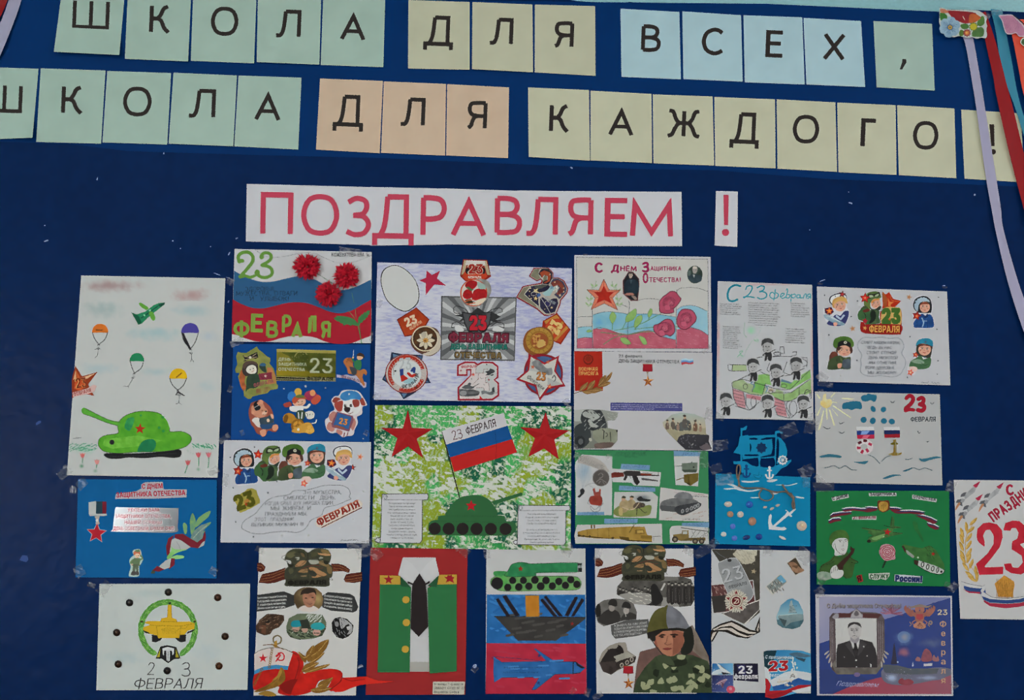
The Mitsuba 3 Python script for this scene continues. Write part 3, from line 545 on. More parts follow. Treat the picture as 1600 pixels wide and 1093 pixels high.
P('emblem'); f('17181a', '1000 760 1044 752 1098 764 1126 836 1086 838 1048 864 1010 836 970 836'); f('9a8f28', '1000 774 996 826 976 828'); f('9a8f28', '1096 774 1116 828 1094 828')
f('c2c6c8', '1012 772 1044 762 1086 772 1084 806 1074 816 1072 786 1060 786 1058 848 1048 854 1038 846 1036 786 1024 786 1022 818 1014 806'); l('17181a', 4, '1030 790 1030 836'); l('17181a', 4, '1066 790 1066 836'); l('17181a', 3, '1048 792 1048 850')
P('lettering'); h('25262a', '2', 916, 936, 74, w=44, sw=6, it=.1); h('25262a', '3', 1132, 944, 82, w=56, sw=6); h('25262a', 'ФЕВРАЛЯ', 832, 1020, 60, w=424, sw=8, it=.18, a=0, jit=2)
for x, y, c in ((1049, 422, '2b2926'), (807, 487, '26272a'), (1357, 455, '4a3026'), (727, 673, '352721'), (1403, 697, '3c2c22'), (737, 870, '36241e'), (1365, 882, '5a3826'), (1042, 911, '26262a')):
    P('button', mat='foil'); Pt.smooth = False; dome(c, x, y, 23, 6, n=18, sq=.45); dome('17120f', x, y, 18.5, 7.2, n=18, sq=.3); dome(c, x, y, 16, 8.4, n=16, sq=.5)
    dome('5f4c3c', x-1, y-1, 6.5, 10.2, n=10)
tape(650, 395, 90, 60, -50); tape(570, 378, 50, 30, 20)
# ================================================================ cards of the second column
def carnation(x, y, rad, c1, c2, seed):
    """a pompom of cut red paper: a heap of narrow pointed petals"""
    Rn = np.random.RandomState(seed)
    for tone, n in ((c1, 150), (c2, 90)):
        V, F = [], []
        for i in range(n):
            az = Rn.uniform(0, 2*math.pi); elv = math.asin(Rn.uniform(.02, 1)); ln = rad*Rn.uniform(.82, 1.08)*(.72+.28*math.cos(elv)); w = rad*Rn.uniform(.07, .12); st_ = rad*.2
            d = np.array([math.cos(az)*math.cos(elv), math.sin(az)*math.cos(elv), math.sin(elv)*.8]); s = np.array([-math.sin(az), math.cos(az), Rn.uniform(-.5, .5)])
            base = np.array([x, y, 0]); bend = np.array([Rn.uniform(-.1, .1), Rn.uniform(-.1, .1), .1])*rad
            p = [base+d*st_-s*w*.5, base+d*st_+s*w*.5, base+d*ln*.65+bend+s*w, base+d*ln*.65+bend-s*w, base+d*ln]
            k0 = len(V); V += [(*q[:2], mm(q[2])+.0005) for q in p]; F += [(k0, k0+1, k0+2), (k0, k0+2, k0+3), (k0+3, k0+2, k0+4)]
        relief(tone, V, F)
# ---- flag of waves with paper carnations
thing('greeting_card', 'card with white, blue and red waves and three red paper carnations', GC, z=.6)
view(340, 370, 5.693); W4 = 'bdbec2'
sheet(W4, '150 106 1372 134 1366 945 126 930')
P('thread'); k('4a4e55', 2, '325 108 380 145 440 175 520 182 620 168 720 148 810 140 870 148 940 180 1020 215 1070 230 1150 232 1250 212 1330 180 1368 165')
P('blue_wave', th=.2); b('29567f', '146 300 200 330 300 375 400 400 500 395 600 372 700 352 800 355 880 385 960 430 1060 470 1160 465 1260 430 1366 378 1366 380 1366 640 1300 660 1000 700 500 660 138 600 138 590 146 310')
P('red_wave', th=.2); b('9c1b2c', '134 555 138 556 200 590 300 628 400 635 500 615 600 590 700 580 800 590 900 625 1000 665 1100 678 1200 650 1290 600 1364 558 1366 560 1366 870 1366 876 1280 910 1180 945 1060 950 960 930 860 892 760 880 660 880 560 900 460 928 360 930 260 905 180 875 126 862 126 855')
P('twenty_three', th=.2)
old = sub(0, 0, 0, 0)
k('5f8a3a', 30, '192 222 184 175 215 142 270 136 308 165 312 215 270 275 200 355'); k('5f8a3a', 26, '196 352 240 345 290 358 330 345'); e('5f8a3a', 212, 212, 26, 18); l('5f8a3a', 26, '198 356 230 350')
k('5f8a3a', 28, '385 172 410 145 450 142 475 165 470 200 430 232 395 252 450 262 482 290 482 330 450 355 400 360 350 335'); e('5f8a3a', 352, 318, 24, 28); e('5f8a3a', 392, 178, 20, 22)
P('wish_text'); h('15243c', 'ЗДОРОВЬЯ,', 248, 478, 34, w=262, sw=11, jit=3); h('15243c', 'МУЖЕСТВА, ОТВАГИ', 164, 520, 36, w=545, sw=11, a=-.2, jit=3); h('15243c', 'И  УЛЫБОК!', 288, 566, 36, w=345, sw=11, jit=3)
P('name_text'); h('1c1e24', 'КОЖЕВАТОВА ЕВА 1а.', 1015, 172, 30, w=340, sw=15, jit=2)
for ch, bx, sw, a in (('Ф', (140, 725, 285, 895), 30, 0), ('Е', (295, 682, 405, 848), 34, 2), ('В', (432, 742, 540, 898), 30, 2), ('Р', (572, 688, 658, 850), 28, 2), ('А', (655, 745, 760, 893), 32, 3), ('Л', (785, 698, 880, 858), 34, 0), ('Я', (915, 745, 1008, 905), 30, 2)):
    P('letter', th=.2); C.n -= C.inc; fitted('76903f', ch, *bx, sw, a)
C.n += C.inc
P('carnation_stem', th=.2); l('2c5a38', 4, '880 322 1020 410'); l('3f7a4a', 7, '1250 790 1282 945'); l('2f6038', 5, '1262 790 1270 880'); l('5a8a5a', 4, '1220 725 1160 650'); l('5a8a5a', 4, '1232 720 1225 640'); l('5a8a5a', 3, '1215 590 1195 500')
P('leaf', th=.2); f('3a7344', '1030 722 1060 710 1050 700 1100 702 1130 705 1180 715 1220 735 1245 765 1260 788 1230 790 1200 780 1185 790 1150 775 1120 790 1115 770 1090 765 1085 752 1065 750')
P('leaf', th=.2); f('3a7344', '1250 775 1250 730 1262 700 1270 710 1280 685 1292 690 1305 665 1318 675 1330 655 1356 652 1350 690 1338 695 1335 715 1320 718 1312 738 1296 738 1290 758 1270 765 1262 788')
for i, (x, y, rd) in enumerate(((795, 262, 132), (1145, 345, 130), (985, 505, 128))):
    P('carnation'); carnation(x, y, rd, 'b5182e', '8f1022', i+3)
tape(1180, 128, 200, 60, 8); tape(170, 935, 120, 60, -20); tape(1370, 880, 30, 90, 5); tape(110, 395, 60, 60, 30)
# ---- dark blue card with cut-out toys
thing('greeting_card', 'dark blue card with a gold plate and five cut-out cartoon animals and children', GC, z=.5)
view(340, 530, 5.693)
sheet('053f7f', '138 40 1360 44 1352 912 118 890')
P('gold_plate', th=.3, mat='foil')
f('8f8230>6a6220>525,85,1050,320', '525 84 1053 98 1050 374 522 368'); f('b7a85a', '525 84 1053 98 1052 128 525 112'); f('a88f28>6f6a20>522,260,1050,330', '522 270 1050 290 1050 332 522 318')
f('4d5424~6a6a2a~9', '560 112 1050 126 1050 300 840 300 700 230 640 150'); ring('b0a468', 745, 165, 62, 54, 190, 330); specks('b8ac78', 660, 115, 800, 190, 16, 3)
f('a39a78', '522 330 1050 342 1050 374 522 368'); f('17150e', '522 334 780 342 780 352 522 346'); f('17150e', '522 354 780 360 780 368 522 362')
for c, d in (('d8d2b4', 0), ):
    t(c, 'ДЕНЬ', 538, 190, 28, w=112, wt=700, a=1); t(c, 'ЗАЩИТНИКА', 538, 232, 28, w=255, wt=700, a=1); t(c, 'ОТЕЧЕСТВА', 538, 278, 28, w=240, wt=700, a=1); t('8a8458', '23', 812, 300, 132, w=216, wt=500, a=1); t(c, '23', 806, 296, 130, w=214, wt=500, a=1); t('1c190e', 'ФЕВРАЛЯ', 790, 364, 32, w=236, wt=800, a=1)
P('girl_cutout', th=.3)
f('8a8a4a~737a3e~6', '350 62 365 90 395 110 440 150 468 165 470 190 462 215 500 260 520 330 525 395 540 410 532 440 470 450 440 480 380 490 340 500 305 510 300 528 270 530 235 505 230 455 210 420 195 380 180 330 195 300 160 295 155 265 175 220 165 150 180 110 215 118 255 120')
f('b0623a~8a4a2c~5', '205 280 235 260 250 300 240 380 260 430 230 460 205 420 190 350'); f('b06a48~9a7a40~5', '440 250 480 250 515 320 522 390 440 400'); f('7a4a3a~8a8a4a~5', '345 440 450 420 490 440 400 485 340 480')
f('1e1d1c', '222 142 262 155 270 150 330 120 352 112 362 160 340 172 300 165 262 185 232 198 240 170'); l('b09a80', 5, '235 150 285 162'); l('b09a80', 5, '240 182 285 170'); l('b09a80', 5, '345 125 310 150'); l('b09a80', 5, '350 155 310 165'); e('cfc8b8', 291, 160, 12)
S('girl'); b('37302e', '222 240 240 205 290 192 340 205 360 240 355 300 345 330 300 320 250 325 220 290'); b('e0cfc4', '255 265 275 235 320 228 345 255 345 285 325 305 290 306 262 292'); e('2a2220', 290, 268, 5); e('2a2220', 318, 258, 5); k('b0504a', 3, '296 284 312 286 326 274'); b('4f4038', '222 240 245 200 300 190 345 205 360 235 320 215 270 222 240 260')
b('324534~26382c~5', '262 335 300 310 350 305 375 340 372 400 340 430 290 435 262 450 250 470 255 410'); b('2c3c34', '372 250 380 225 420 215 430 260 435 290 410 290'); b('355a78', '372 228 395 210 420 212 430 232 400 240')
S('banner'); f('7a2c3c', '362 305 480 290 485 352 375 362'); st('c8a8a8', 425, 325, 18, 10, .35); k('5c2030', 5, '380 320 400 345 420 335'); t('8c4a50', 'ФЕВРАЛЯ', 322, 425, 32, w=180, a=-13, wt=800)
P('rider_cutout', th=.3)
f('a9a4b8', '1058 310 1100 320 1150 312 1190 325 1230 320 1290 370 1325 385 1320 425 1300 432 1260 390 1200 362 1140 345 1060 338'); t('6a4050', 'ФЕВРАЛЯ', 1095, 335, 22, w=190, a=16, wt=700)
b('a8683c', '1120 205 1130 175 1160 162 1185 180 1200 210 1215 250 1260 275 1300 262 1328 285 1322 318 1300 305 1290 340 1310 400 1295 410 1260 355 1230 320 1190 310 1160 300 1150 255'); b('8a5030', '1150 180 1180 160 1200 185 1205 215 1180 200'); e('1c1512', 1150, 198, 4)
S('boy'); b('2f6e46', '1215 215 1240 180 1275 190 1280 240 1262 270 1222 262'); b('d8a888', '1240 150 1260 130 1292 140 1290 170 1262 182 1242 172'); b('3a2a24', '1236 145 1262 118 1300 135 1304 165 1280 150'); k('2f6e46', 14, '1225 210 1205 185 1200 165'); l('c0c4c8', 6, '1206 160 1210 95'); e('d8a888', 1205, 160, 9); f('3c3f46', '1170 240 1222 250 1240 275 1235 310 1200 320 1185 280')
P('bear_cutout', th=.3)
b('8f4a3c', '285 600 300 565 350 545 380 536 405 545 450 580 480 620 498 680 500 740 530 760 540 790 520 820 490 822 450 810 430 850 405 866 380 850 345 830 320 780 300 760 280 690 275 640')
S('face'); b('c98f74~b87c64~6', '300 600 330 580 385 545 400 560 420 600 445 630 440 665 410 690 370 695 330 680 305 650'); b('c98f74', '368 548 385 536 406 548 400 575 380 575'); b('16181d', '320 575 345 548 360 545 350 570 382 600 370 625 340 632 326 610'); l('c8c8c8', 4, '328 605 366 585'); e('dcb09a', 415, 655, 22, 15, -20); e('241818', 430, 640, 9, 6, -20); e('241818', 395, 632, 4); k('5a2a24', 3, '405 668 425 672 440 660'); e('c98f74', 312, 650, 14)
b('cfc8c4', '305 720 330 695 370 700 385 740 380 780 350 775 330 750'); S('clothes'); b('3f4f5a~2c3c48~6', '372 705 430 690 480 670 500 700 490 740 430 760 385 760'); b('27466c', '380 755 440 755 500 738 512 760 480 790 420 800 390 790'); b('d0a088', '470 665 495 670 498 705 480 700'); b('c98f74', '490 765 530 758 538 790 515 812 490 805'); b('c98f74', '378 810 425 800 430 845 404 864 384 850'); e('d8b8a0', 450, 720, 14, 16)
P('balloon_girl_cutout', th=.3)
S('balloons'); e('c9a044', 716, 470, 34, 38); e('2f6fb0', 658, 505, 36, 44, 15); e('94304e', 828, 500, 58, 46); e('d88f60', 845, 475, 26, 28); b('b5503c', '830 555 850 520 890 490 920 520 900 560 860 580')
S('girl'); b('e0a890', '668 565 700 525 760 520 785 545 770 580 730 600 690 590'); b('9a4038', '585 575 640 555 660 580 640 600 600 602'); b('a84a30', '660 545 690 505 760 500 790 530 730 530 690 570'); b('5c6a38', '690 510 720 490 768 500 770 515 720 520'); e('1e1818', 716, 556, 5); e('1e1818', 752, 552, 5); k('8a2c2c', 4, '712 576 735 582 756 570')
k('e0d8d0', 22, '650 610 690 612 740 600 790 605 818 580'); b('dcd8d4', '640 600 700 590 760 600 750 640 660 640'); b('28402c~3c4a3c~5', '705 640 770 635 775 690 740 740 705 730'); l('d8d8d8', 10, '718 650 722 700'); l('d8d8d8', 10, '752 650 748 700'); S('kitten'); b('cfcfc8', '780 650 830 635 862 660 850 700 800 705'); e('1c1818', 822, 668, 4); e('1c1818', 845, 664, 4); k('3a3a3a', 4, '790 655 800 670 795 690')
S('cannon'); b('b5822e~9a6a20~8', '582 690 620 655 670 665 700 700 750 730 700 750 640 745 590 735'); e('6a4618', 606, 705, 20, 38, 12); ring('8a5c1c', 715, 770, 62, 46); e('c08a34', 715, 770, 44); ring('7a5018', 715, 770, 20, 12); l('7a5018', 6, '715 725 715 815'); l('7a5018', 6, '670 770 760 770'); b('c0903c', '770 745 820 740 850 780 860 820 820 842 780 830 700 832 660 810'); e('d0a24c', 815, 780, 18); e('d0a24c', 838, 812, 20); e('d0a24c', 800, 816, 18); k('d8d0c8', 10, '840 745 870 740 880 715'); e('e0d0c4', 718, 800, 12)
P('puppy_cutout', th=.3, edge='d0c8d0')
b('c9c3c8', '1012 540 1040 505 1075 500 1110 455 1180 448 1250 460 1290 505 1330 580 1290 600 1285 660 1240 690 1248 740 1220 800 1205 850 1150 860 1110 868 1060 830 1010 835 970 800 955 720 985 690 1000 650 1040 620 1020 570')
b('8a3c34', '1020 545 1045 515 1080 520 1100 545 1060 565 1030 560'); b('8a3c34', '1262 540 1290 520 1315 580 1285 585 1262 565'); S('face'); b('d8d2d4', '1060 560 1120 530 1230 530 1270 560 1270 620 1230 665 1150 670 1090 640'); b('9a4038', '1040 570 1110 545 1112 600 1100 640 1060 630'); b('8a3c34', '1200 540 1255 540 1258 590 1215 600'); S('beret'); b('2f6aa8~3f86b8~8', '1090 515 1110 475 1170 455 1235 465 1272 500 1270 535 1200 530 1130 545'); e('d0d4d8', 1170, 486, 8); e('1d1616', 1135, 590, 12, 14); e('1d1616', 1186, 588, 12, 14); e('e8e8e8', 1138, 585, 4); e('e8e8e8', 1189, 583, 4); b('2b1e20', '1125 612 1150 600 1180 612 1172 640 1148 648 1128 632'); k('7a2c2c', 5, '1150 648 1175 660 1205 648'); 
b('b07870', '990 680 1030 640 1060 660 1050 700 1010 730'); b('b07870', '985 740 1020 740 1040 800 1010 820 970 790'); b('b07870', '1180 740 1215 700 1230 750 1200 810'); S('calendar'); f('7a4a5c', '1062 640 1205 680 1210 720 1170 820 1020 780 1012 750'); f('2f5a90', '1070 650 1192 690 1165 800 1030 760'); t('d8822c', '23', 1072, 748, 54, w=78, a=12, wt=800); f('8a5040', '1050 758 1130 782 1126 800 1040 775'); l('6a1c28', 8, '1130 830 1122 862'); l('6a1c28', 8, '1160 830 1150 858'); b('b07870', '1060 800 1110 815 1100 850 1060 830')
for x, y, s in ((590, 438, 9), (783, 416, 13), (960, 430, 9), (1295, 882, 8)): P('sequin', mat='foil'); st('c8ccd4', x, y, s, 10, .6)
tape(1320, 830, 40, 50, 30); tape(220, 830, 40, 50, -30); tape(110, 440, 40, 60, 20); tape(60, 880, 110, 50, -35)
# ---- five children in uniform: cut-outs used on two cards
SK, SK2 = 'd0a088', 'b97f68'
def facefill(cx, cy, w, hh, hair=None):
    e(SK+'~c89580~8', cx, cy, w, hh); e('8a4a40', cx-w*.55, cy+hh*.25, w*.2, hh*.13); e('b87c6c', cx+w*.55, cy+hh*.25, w*.2, hh*.13); e(SK, cx-w*.45, cy+hh*.28, w*.16, hh*.1)
    for s in (-1, 1): e('e6e0dc', cx+s*w*.4, cy-hh*.1, w*.16, hh*.09); e('2a2422', cx+s*w*.4, cy-hh*.1, w*.1, hh*.1); k('5a3a28', w*.06, [(cx+s*w*.62, cy-hh*.25), (cx+s*w*.4, cy-hh*.32), (cx+s*w*.2, cy-hh*.26)])
    k('9a6050', w*.05, [(cx-w*.04, cy+hh*.05), (cx-w*.07, cy+hh*.22), (cx+w*.06, cy+hh*.25)]); b('9c3a38', [(cx-w*.3, cy+hh*.46), (cx, cy+hh*.5), (cx+w*.3, cy+hh*.44), (cx+w*.05, cy+hh*.64)])
def pilot(star=True):
    b('c4c4cc', '150 230 160 170 200 135 270 122 330 145 362 200 372 260 366 310 395 380 398 470 300 488 200 494 165 440 180 390 150 340 190 330 165 280')
    S('helmet'); b('1d2025', '156 225 175 170 220 140 275 128 330 150 358 210 362 290 340 310 230 315 190 300 165 270'); b('a9bcc8~93a8b8~10', '168 225 182 180 225 150 275 142 315 158 335 190 280 192 235 215 215 250 212 300 190 290 172 260')
    for x, y, a in ((176, 210, -60), (190, 178, -45), (216, 154, -25), (250, 142, -5), (285, 143, 15), (312, 155, 35)): e('16181c', x, y, 10, 5, a)
    S('face'); b('2a2624', '215 240 240 200 300 185 340 205 345 260 330 250 300 215 240 240'); facefill(286, 250, 56, 60); b('7a3c28', '232 230 250 205 300 195 330 215 280 218')
    S('jacket'); b('1f4a86~173a70~9', '240 335 270 325 300 345 340 325 372 345 390 390 395 460 320 476 240 480 185 480 175 430 200 385'); b('16305c', '262 330 290 350 320 322 330 345 295 372'); k('8aa8c0', 13, '262 372 285 420 275 465'); k('8aa8c0', 8, '270 405 320 400'); k('142c54', 4, '330 360 325 420 335 470'); k('142c54', 4, '210 400 215 470')
    if star: S('star'); st('7a1c1c', 203, 350, 54, 8, .55); st('c83c22', 203, 355, 34, 8, .42); st('e0905a', 203, 355, 18, 8, .4)
def tankman(star=True):
    b('bdbfc4', '370 230 430 150 480 100 560 92 620 120 640 190 640 260 615 300 600 380 605 440 560 455 460 464 420 425 365 400 355 320 400 260')
    S('helmet'); b('46602f~5c7040~9', '440 215 455 150 500 108 570 100 615 120 628 170 600 180 540 190 510 220 500 280 460 280 445 250'); b('22261f', '480 150 500 122 560 130 610 110 618 140 590 165 550 155 510 175 485 175'); b('9aa888', '495 150 515 135 545 145 540 160 505 165'); b('9aa888', '560 150 585 132 606 130 600 150 575 160')
    b('5c7038', '440 215 470 200 500 230 505 280 480 300 450 270'); facefill(566, 232, 52, 54); b('c0803c', '515 215 540 192 600 178 612 195 560 200 530 225'); b('27302a', '500 262 520 285 560 290 610 260 620 280 590 310 520 300'); b('3c4a2e', '440 250 470 260 490 300 470 330 420 320 400 280')
    S('jacket'); b('2f5232~3d6238~9', '365 330 400 285 450 275 500 310 520 350 520 400 500 445 455 455 410 410 370 390'); b('546a44~2c4430~7', '500 300 560 300 600 320 590 380 600 440 520 455 490 440 520 380'); b('18231a', '500 330 530 300 560 330 555 390 520 430 480 440 500 390'); k('1c2a1c', 8, '430 320 450 360 440 400'); b('5c2a20', '420 300 470 280 500 300 450 320')
    if star: S('star'); st('8a1e1a', 402, 188, 52, 5, .5); st('c43424', 402, 190, 40, 5, .4); e('e08a50', 402, 190, 8)
def officer():
    b('c0c2c6', '640 180 660 110 750 78 830 95 862 150 850 200 860 260 840 330 840 420 760 436 640 456 590 440 600 300 640 250 690 250 680 220')
    S('cap'); b('355a22~50702f~10', '640 170 660 115 740 85 820 98 858 150 850 190 800 190 740 190 690 215 655 205'); k('2c4a1e', 5, '642 185 660 210 690 215'); b('17181a', '690 185 700 150 760 128 820 150 828 190 810 200 740 200 692 210'); b('0e0f10', '700 195 760 192 800 185 800 204 750 206'); e('c8c4b4', 768, 150, 17, 15); e('7a7a70', 768, 150, 9)
    S('face'); b('3a2420', '685 205 720 200 800 195 840 195 838 260 690 260'); facefill(762, 238, 70, 58); b('3a2420', '690 225 700 200 745 208 720 218 705 245'); b('4a2c24', '815 190 845 200 838 240 822 235 818 210')
    b('6a3a2c~55302a~8', '610 300 640 255 690 262 690 310 620 350'); S('tunic'); b('3d4c30~2f3d28~9', '610 350 660 310 720 290 770 310 830 300 838 360 836 425 740 432 650 448 598 440 600 400'); f('55643c', '720 300 760 345 770 320 800 302 790 340 765 375 730 340'); b('2c3a22', '750 315 768 322 766 345 752 340'); k('26331e', 5, '690 330 700 400 690 440'); b('c89078', '700 385 730 370 748 380 742 415 712 425'); b('54606a~3f4a54~6', '755 340 810 320 838 340 834 415 780 425 755 400')
def para(star=True):
    b('c2c4ca', '885 150 910 100 980 76 1050 88 1076 130 1070 200 1072 300 1066 390 1020 425 930 432 900 495 830 490 818 455 830 370 880 300 895 240')
    S('face'); b('32302a', '895 180 930 150 1060 150 1066 200 1050 290 930 290 900 250'); facefill(985, 205, 70, 70); b('5a3024', '915 190 920 160 960 150 1062 155 1066 200 1050 170 980 165 930 180'); S('beret'); b('1f6f8c~2c85a0~9', '886 178 900 120 950 90 1020 82 1065 110 1072 165 1060 165 1010 150 960 145 920 155'); k('0f4a66', 4, '890 178 930 150 990 144 1066 165'); f('5a4a60', '975 130 990 112 1000 132')
    S('jacket'); b('365a3c~466a48~9', '836 400 850 350 900 310 950 280 1000 310 1050 285 1070 320 1060 390 1010 420 930 430 850 420'); f('d0d4d8', '960 285 985 320 1020 290 1000 300'); l('4a6a90', 4, '975 292 1010 290'); b('8fa090~6a8a70~6', '850 345 940 320 1000 350 960 370 880 365'); k('2a4a30', 6, '960 350 1000 380 1050 360'); b('d8b8b0', '840 415 900 405 930 425 910 460 850 455')
    if star: S('star'); st('c8402c', 858, 475, 40, 15, .5); st('e8b090', 858, 475, 22, 15, .4); st('a82a22', 893, 275, 36, 5, .5); st('e08a58', 893, 275, 18, 5, .4)
def sailor(star=True):
    b('c4c6cc', '1140 180 1155 130 1210 100 1290 98 1336 130 1345 200 1320 260 1345 330 1290 430 1220 452 1130 435 1085 380 1065 290 1085 235 1150 240 1170 220')
    S('cap'); b('1e2130', '1145 175 1160 130 1215 106 1285 104 1332 135 1336 190 1325 160 1260 140 1200 150 1180 190 1170 215'); b('d6d6d4', '1156 175 1170 135 1215 115 1285 113 1325 140 1326 165 1260 142 1210 150 1180 190 1176 205'); st('22242e', 1217, 128, 10)
    S('face'); b('c9a05c~b5884a~8', '1172 240 1180 175 1220 148 1280 140 1325 165 1335 220 1315 215 1290 180 1230 190 1200 230 1195 250'); facefill(1252, 230, 62, 66); b('c9a05c', '1185 215 1200 180 1250 165 1310 175 1320 200 1260 185 1215 200')
    S('uniform'); b('2c3060~38406e~8', '1090 400 1150 350 1200 320 1240 340 1290 300 1335 310 1310 390 1265 440 1200 445 1130 430'); f('aab8c8', '1200 320 1240 365 1275 330 1290 345 1240 390 1190 345'); S('toy_ship'); b('a9bac4~6f8ea0~8', '1070 305 1130 320 1200 370 1275 430 1250 446 1180 420 1110 370 1080 345'); k('e0e4e8', 5, '1085 318 1140 340 1230 405'); b('d09a88', '1155 410 1180 400 1200 420 1185 440 1160 436')
    if star: S('star'); f('3c1830', '1088 240 1160 238 1180 290 1130 320 1085 290'); st('b0301e', 1132, 275, 46, 8, .45); st('d8903c', 1132, 275, 40, 8, .24)
def small_star(c, c2, x, y, s, a=10): P('star_sticker', th=.15); st(c, x, y, s, a, .42); st(c2, x, y, s*.55, a, .4)
def sparkles(spec, mat='print'):
    for c, pts in spec:
        for x, y, s in zip(*[iter(pts.split())]*3): P('sequin', mat='foil' if c != '4a5058' else 'print'); st(c, float(x), float(y), float(s), 8, .62, 6)
thing('greeting_card', 'white card with a row of five uniformed children above a handwritten verse bubble', GC, z=.6)
view(340, 680, 6.356); W6 = 'b9bbc2'
sheet(W6, '62 45 1525 66 1506 1070 28 1062')
for nm, fn in (('pilot_boy', pilot), ('tank_boy', tankman), ('officer_boy', officer), ('paratrooper_boy', para), ('sailor_boy', sailor)): P(nm, th=.2, edge='c6c6c8'); n_ = C.n; fn(); C.n = n_-C.inc if 0 else n_
small_star('d89a78', 'b8503c', 1416, 212, 36, 15); small_star('5a1c20', 'c8402c', 1340, 317, 36, 4)
P('verse_bubble'); kk('6a6e74', 4.5, '252 930 238 900 262 850 320 810 380 770 420 720 480 655 560 612 650 598 720 580 760 548 850 545 930 530 1040 500 1150 492 1240 498 1300 530 1318 575 1308 610 1325 630 1280 650 1180 690 1080 712 1050 745 1030 790 960 825 920 850 890 900 850 940 780 962 680 952 540 960 430 978 330 965')
for s, x, y, hh, w in (('Это МУЖЕСТВА,', 850, 582, 34, 378), ('СМЕЛОСТИ  ДЕНЬ,', 655, 636, 36, 515), ('КОГДА СРАЛ ДУХ НАРОДА ЕДИН.', 470, 690, 32, 680), ('МЫ ЖИВЕМ, И', 525, 742, 36, 400), ('ПРАЗДНУЕМ МЫ,', 470, 797, 34, 418), ('ЭТОТ  ПРАЗДНИК', 368, 850, 32, 385), ('ВЕЛИКИХ МУЖЧИН !!!', 335, 902, 32, 515)):
    P('verse_line'); C.n -= C.inc; h('54585f', s, x, y, hh, w=w, sw=10, a=-.6, jit=3, it=.08)
P('signature'); k('6a6e74', 4, '1225 1046 1240 1034 1252 1044 1270 1040 1290 1046 1305 1030 1312 1042 1330 1034'); k('6a6e74', 4, '1345 1046 1358 1030 1366 1042 1378 1034 1398 1044')
P('twenty_three', th=.25, mat='foil', edge='8a7a30')
f('a89848', '165 640 185 610 240 570 262 560 300 528 345 522 385 545 398 590 420 640 418 670 370 700 340 718 300 735 270 750 220 770 205 720 180 670'); t('55521a', '23', 192, 752, 150, w=205, a=-19, wt=900, fat=3); st('a83a1c', 284, 683, 20, 0, .45); f('b87a3c', '262 650 300 625 320 650 300 665 282 662 265 690')
P('february_strip', th=.2)
f('c8beb4', '972 870 985 830 1020 812 1380 648 1420 645 1440 680 1430 715 1400 735 1080 905 1020 912 985 900'); t('7a2418', 'ФЕВРАЛЯ', 1000, 902, 72, w=462, a=-25.5, wt=800, fat=1); l('c87a5c', 6, '990 826 1400 640'); l('5a1e16', 8, '1035 912 1430 716')
sparkles((('4a5058', '366 115 10 125 216 9 588 455 10 154 520 9 500 568 11 180 858 9 357 1006 10'), ('d8d8d4', '752 495 13 900 990 15 636 992 13 1448 555 12 1330 490 8 1105 155 8 1215 918 8 1340 830 8')))
tape(75, 440, 60, 130, 8); tape(35, 55, 50, 50, 40); tape(1525, 1040, 60, 50, 20)
# ---- collage with the camouflage number and a naval flag
def camo23():
    old = sub(0, 0, 22, 22, .5858)
    b('3f4030~34352a~5', '375 185 390 120 430 75 500 52 590 60 645 100 660 95 720 55 800 48 880 65 918 130 905 200 890 230 930 260 935 350 920 390 895 405 890 490 700 492 395 490 388 430 372 380 385 290 450 240 440 190')
    f(W7, '375 188 392 180 442 192 448 215 380 230')
    for p, c in (('390 130 430 95 520 85 480 115 500 130 440 160', '56543a'), ('480 70 560 62 630 100 600 130 540 110', '3a3c2c'), ('520 85 600 90 625 150 590 130', '2e2f24'), ('530 215 570 190 630 195 600 240 540 265 495 255', '9c7654'), ('720 90 800 105 900 110 915 130 860 135 780 120', 'a9825c'), ('800 60 880 70 905 110 820 100', '74603c'), ('850 140 910 140 900 195 850 190', '3c3e2e'), ('680 100 740 90 770 120 700 150', '46452f'), ('770 200 850 190 900 240 860 262 780 230', '7a6444'), ('655 185 760 180 770 225 690 232', '9a9b90'), ('660 275 720 270 780 300 870 355 800 380 700 390 690 330', '9c7450'), ('660 325 700 305 750 345 735 375 690 370', '30312a'), ('530 320 580 295 650 285 640 330 560 330', '8a6c4a'), ('560 370 630 365 620 378 570 376', '8c7458'), ('400 290 480 250 520 330 440 390 390 360', '35372c'), ('870 250 925 270 925 340 880 330', '6c5a3a')): b(c, p)
    f('a9a9a0', '492 158 520 148 550 150 546 182 512 188 520 172 540 166'); f('8c8e84', '775 160 795 145 826 150 824 166 785 172')
    k('6e3028', 6, '560 300 640 262 730 246 800 255'); k('6e3028', 5, '740 275 790 285 830 275'); k('5c4030', 5, '590 320 640 300 700 292'); b('23241b', '400 200 430 230 480 230 470 262 420 262'); b('5c4c34', '560 100 600 110 610 150 580 140'); b('24251c', '830 190 890 200 880 235 840 225'); b('4a4a36', '420 300 460 280 480 320 440 350'); l('1c1a14', 5, '648 100 650 235'); k('1c1a14', 5, '645 100 630 180 560 250 490 290'); k('1c1a14', 5, '655 180 760 185 870 230'); l('24251c', 5, '650 270 650 400'); kk('24251c', 4, '375 185 390 120 430 75 500 52 590 60 645 100 660 95 720 55 800 48 880 65 918 130 905 200 890 230 930 260 935 350 920 390 895 405')
    S('word'); f('35362a~2c2d24~5', '390 405 905 400 890 490 395 490'); t('15140f', 'ФЕВРАЛЯ', 410, 478, 50, w=455, a=-1, wt=900, fat=3); back(old)
def ribbon_side(p, q):
    f('4a1e16', p)
    for s in q: l('8c5c3c', 3.5, s); 
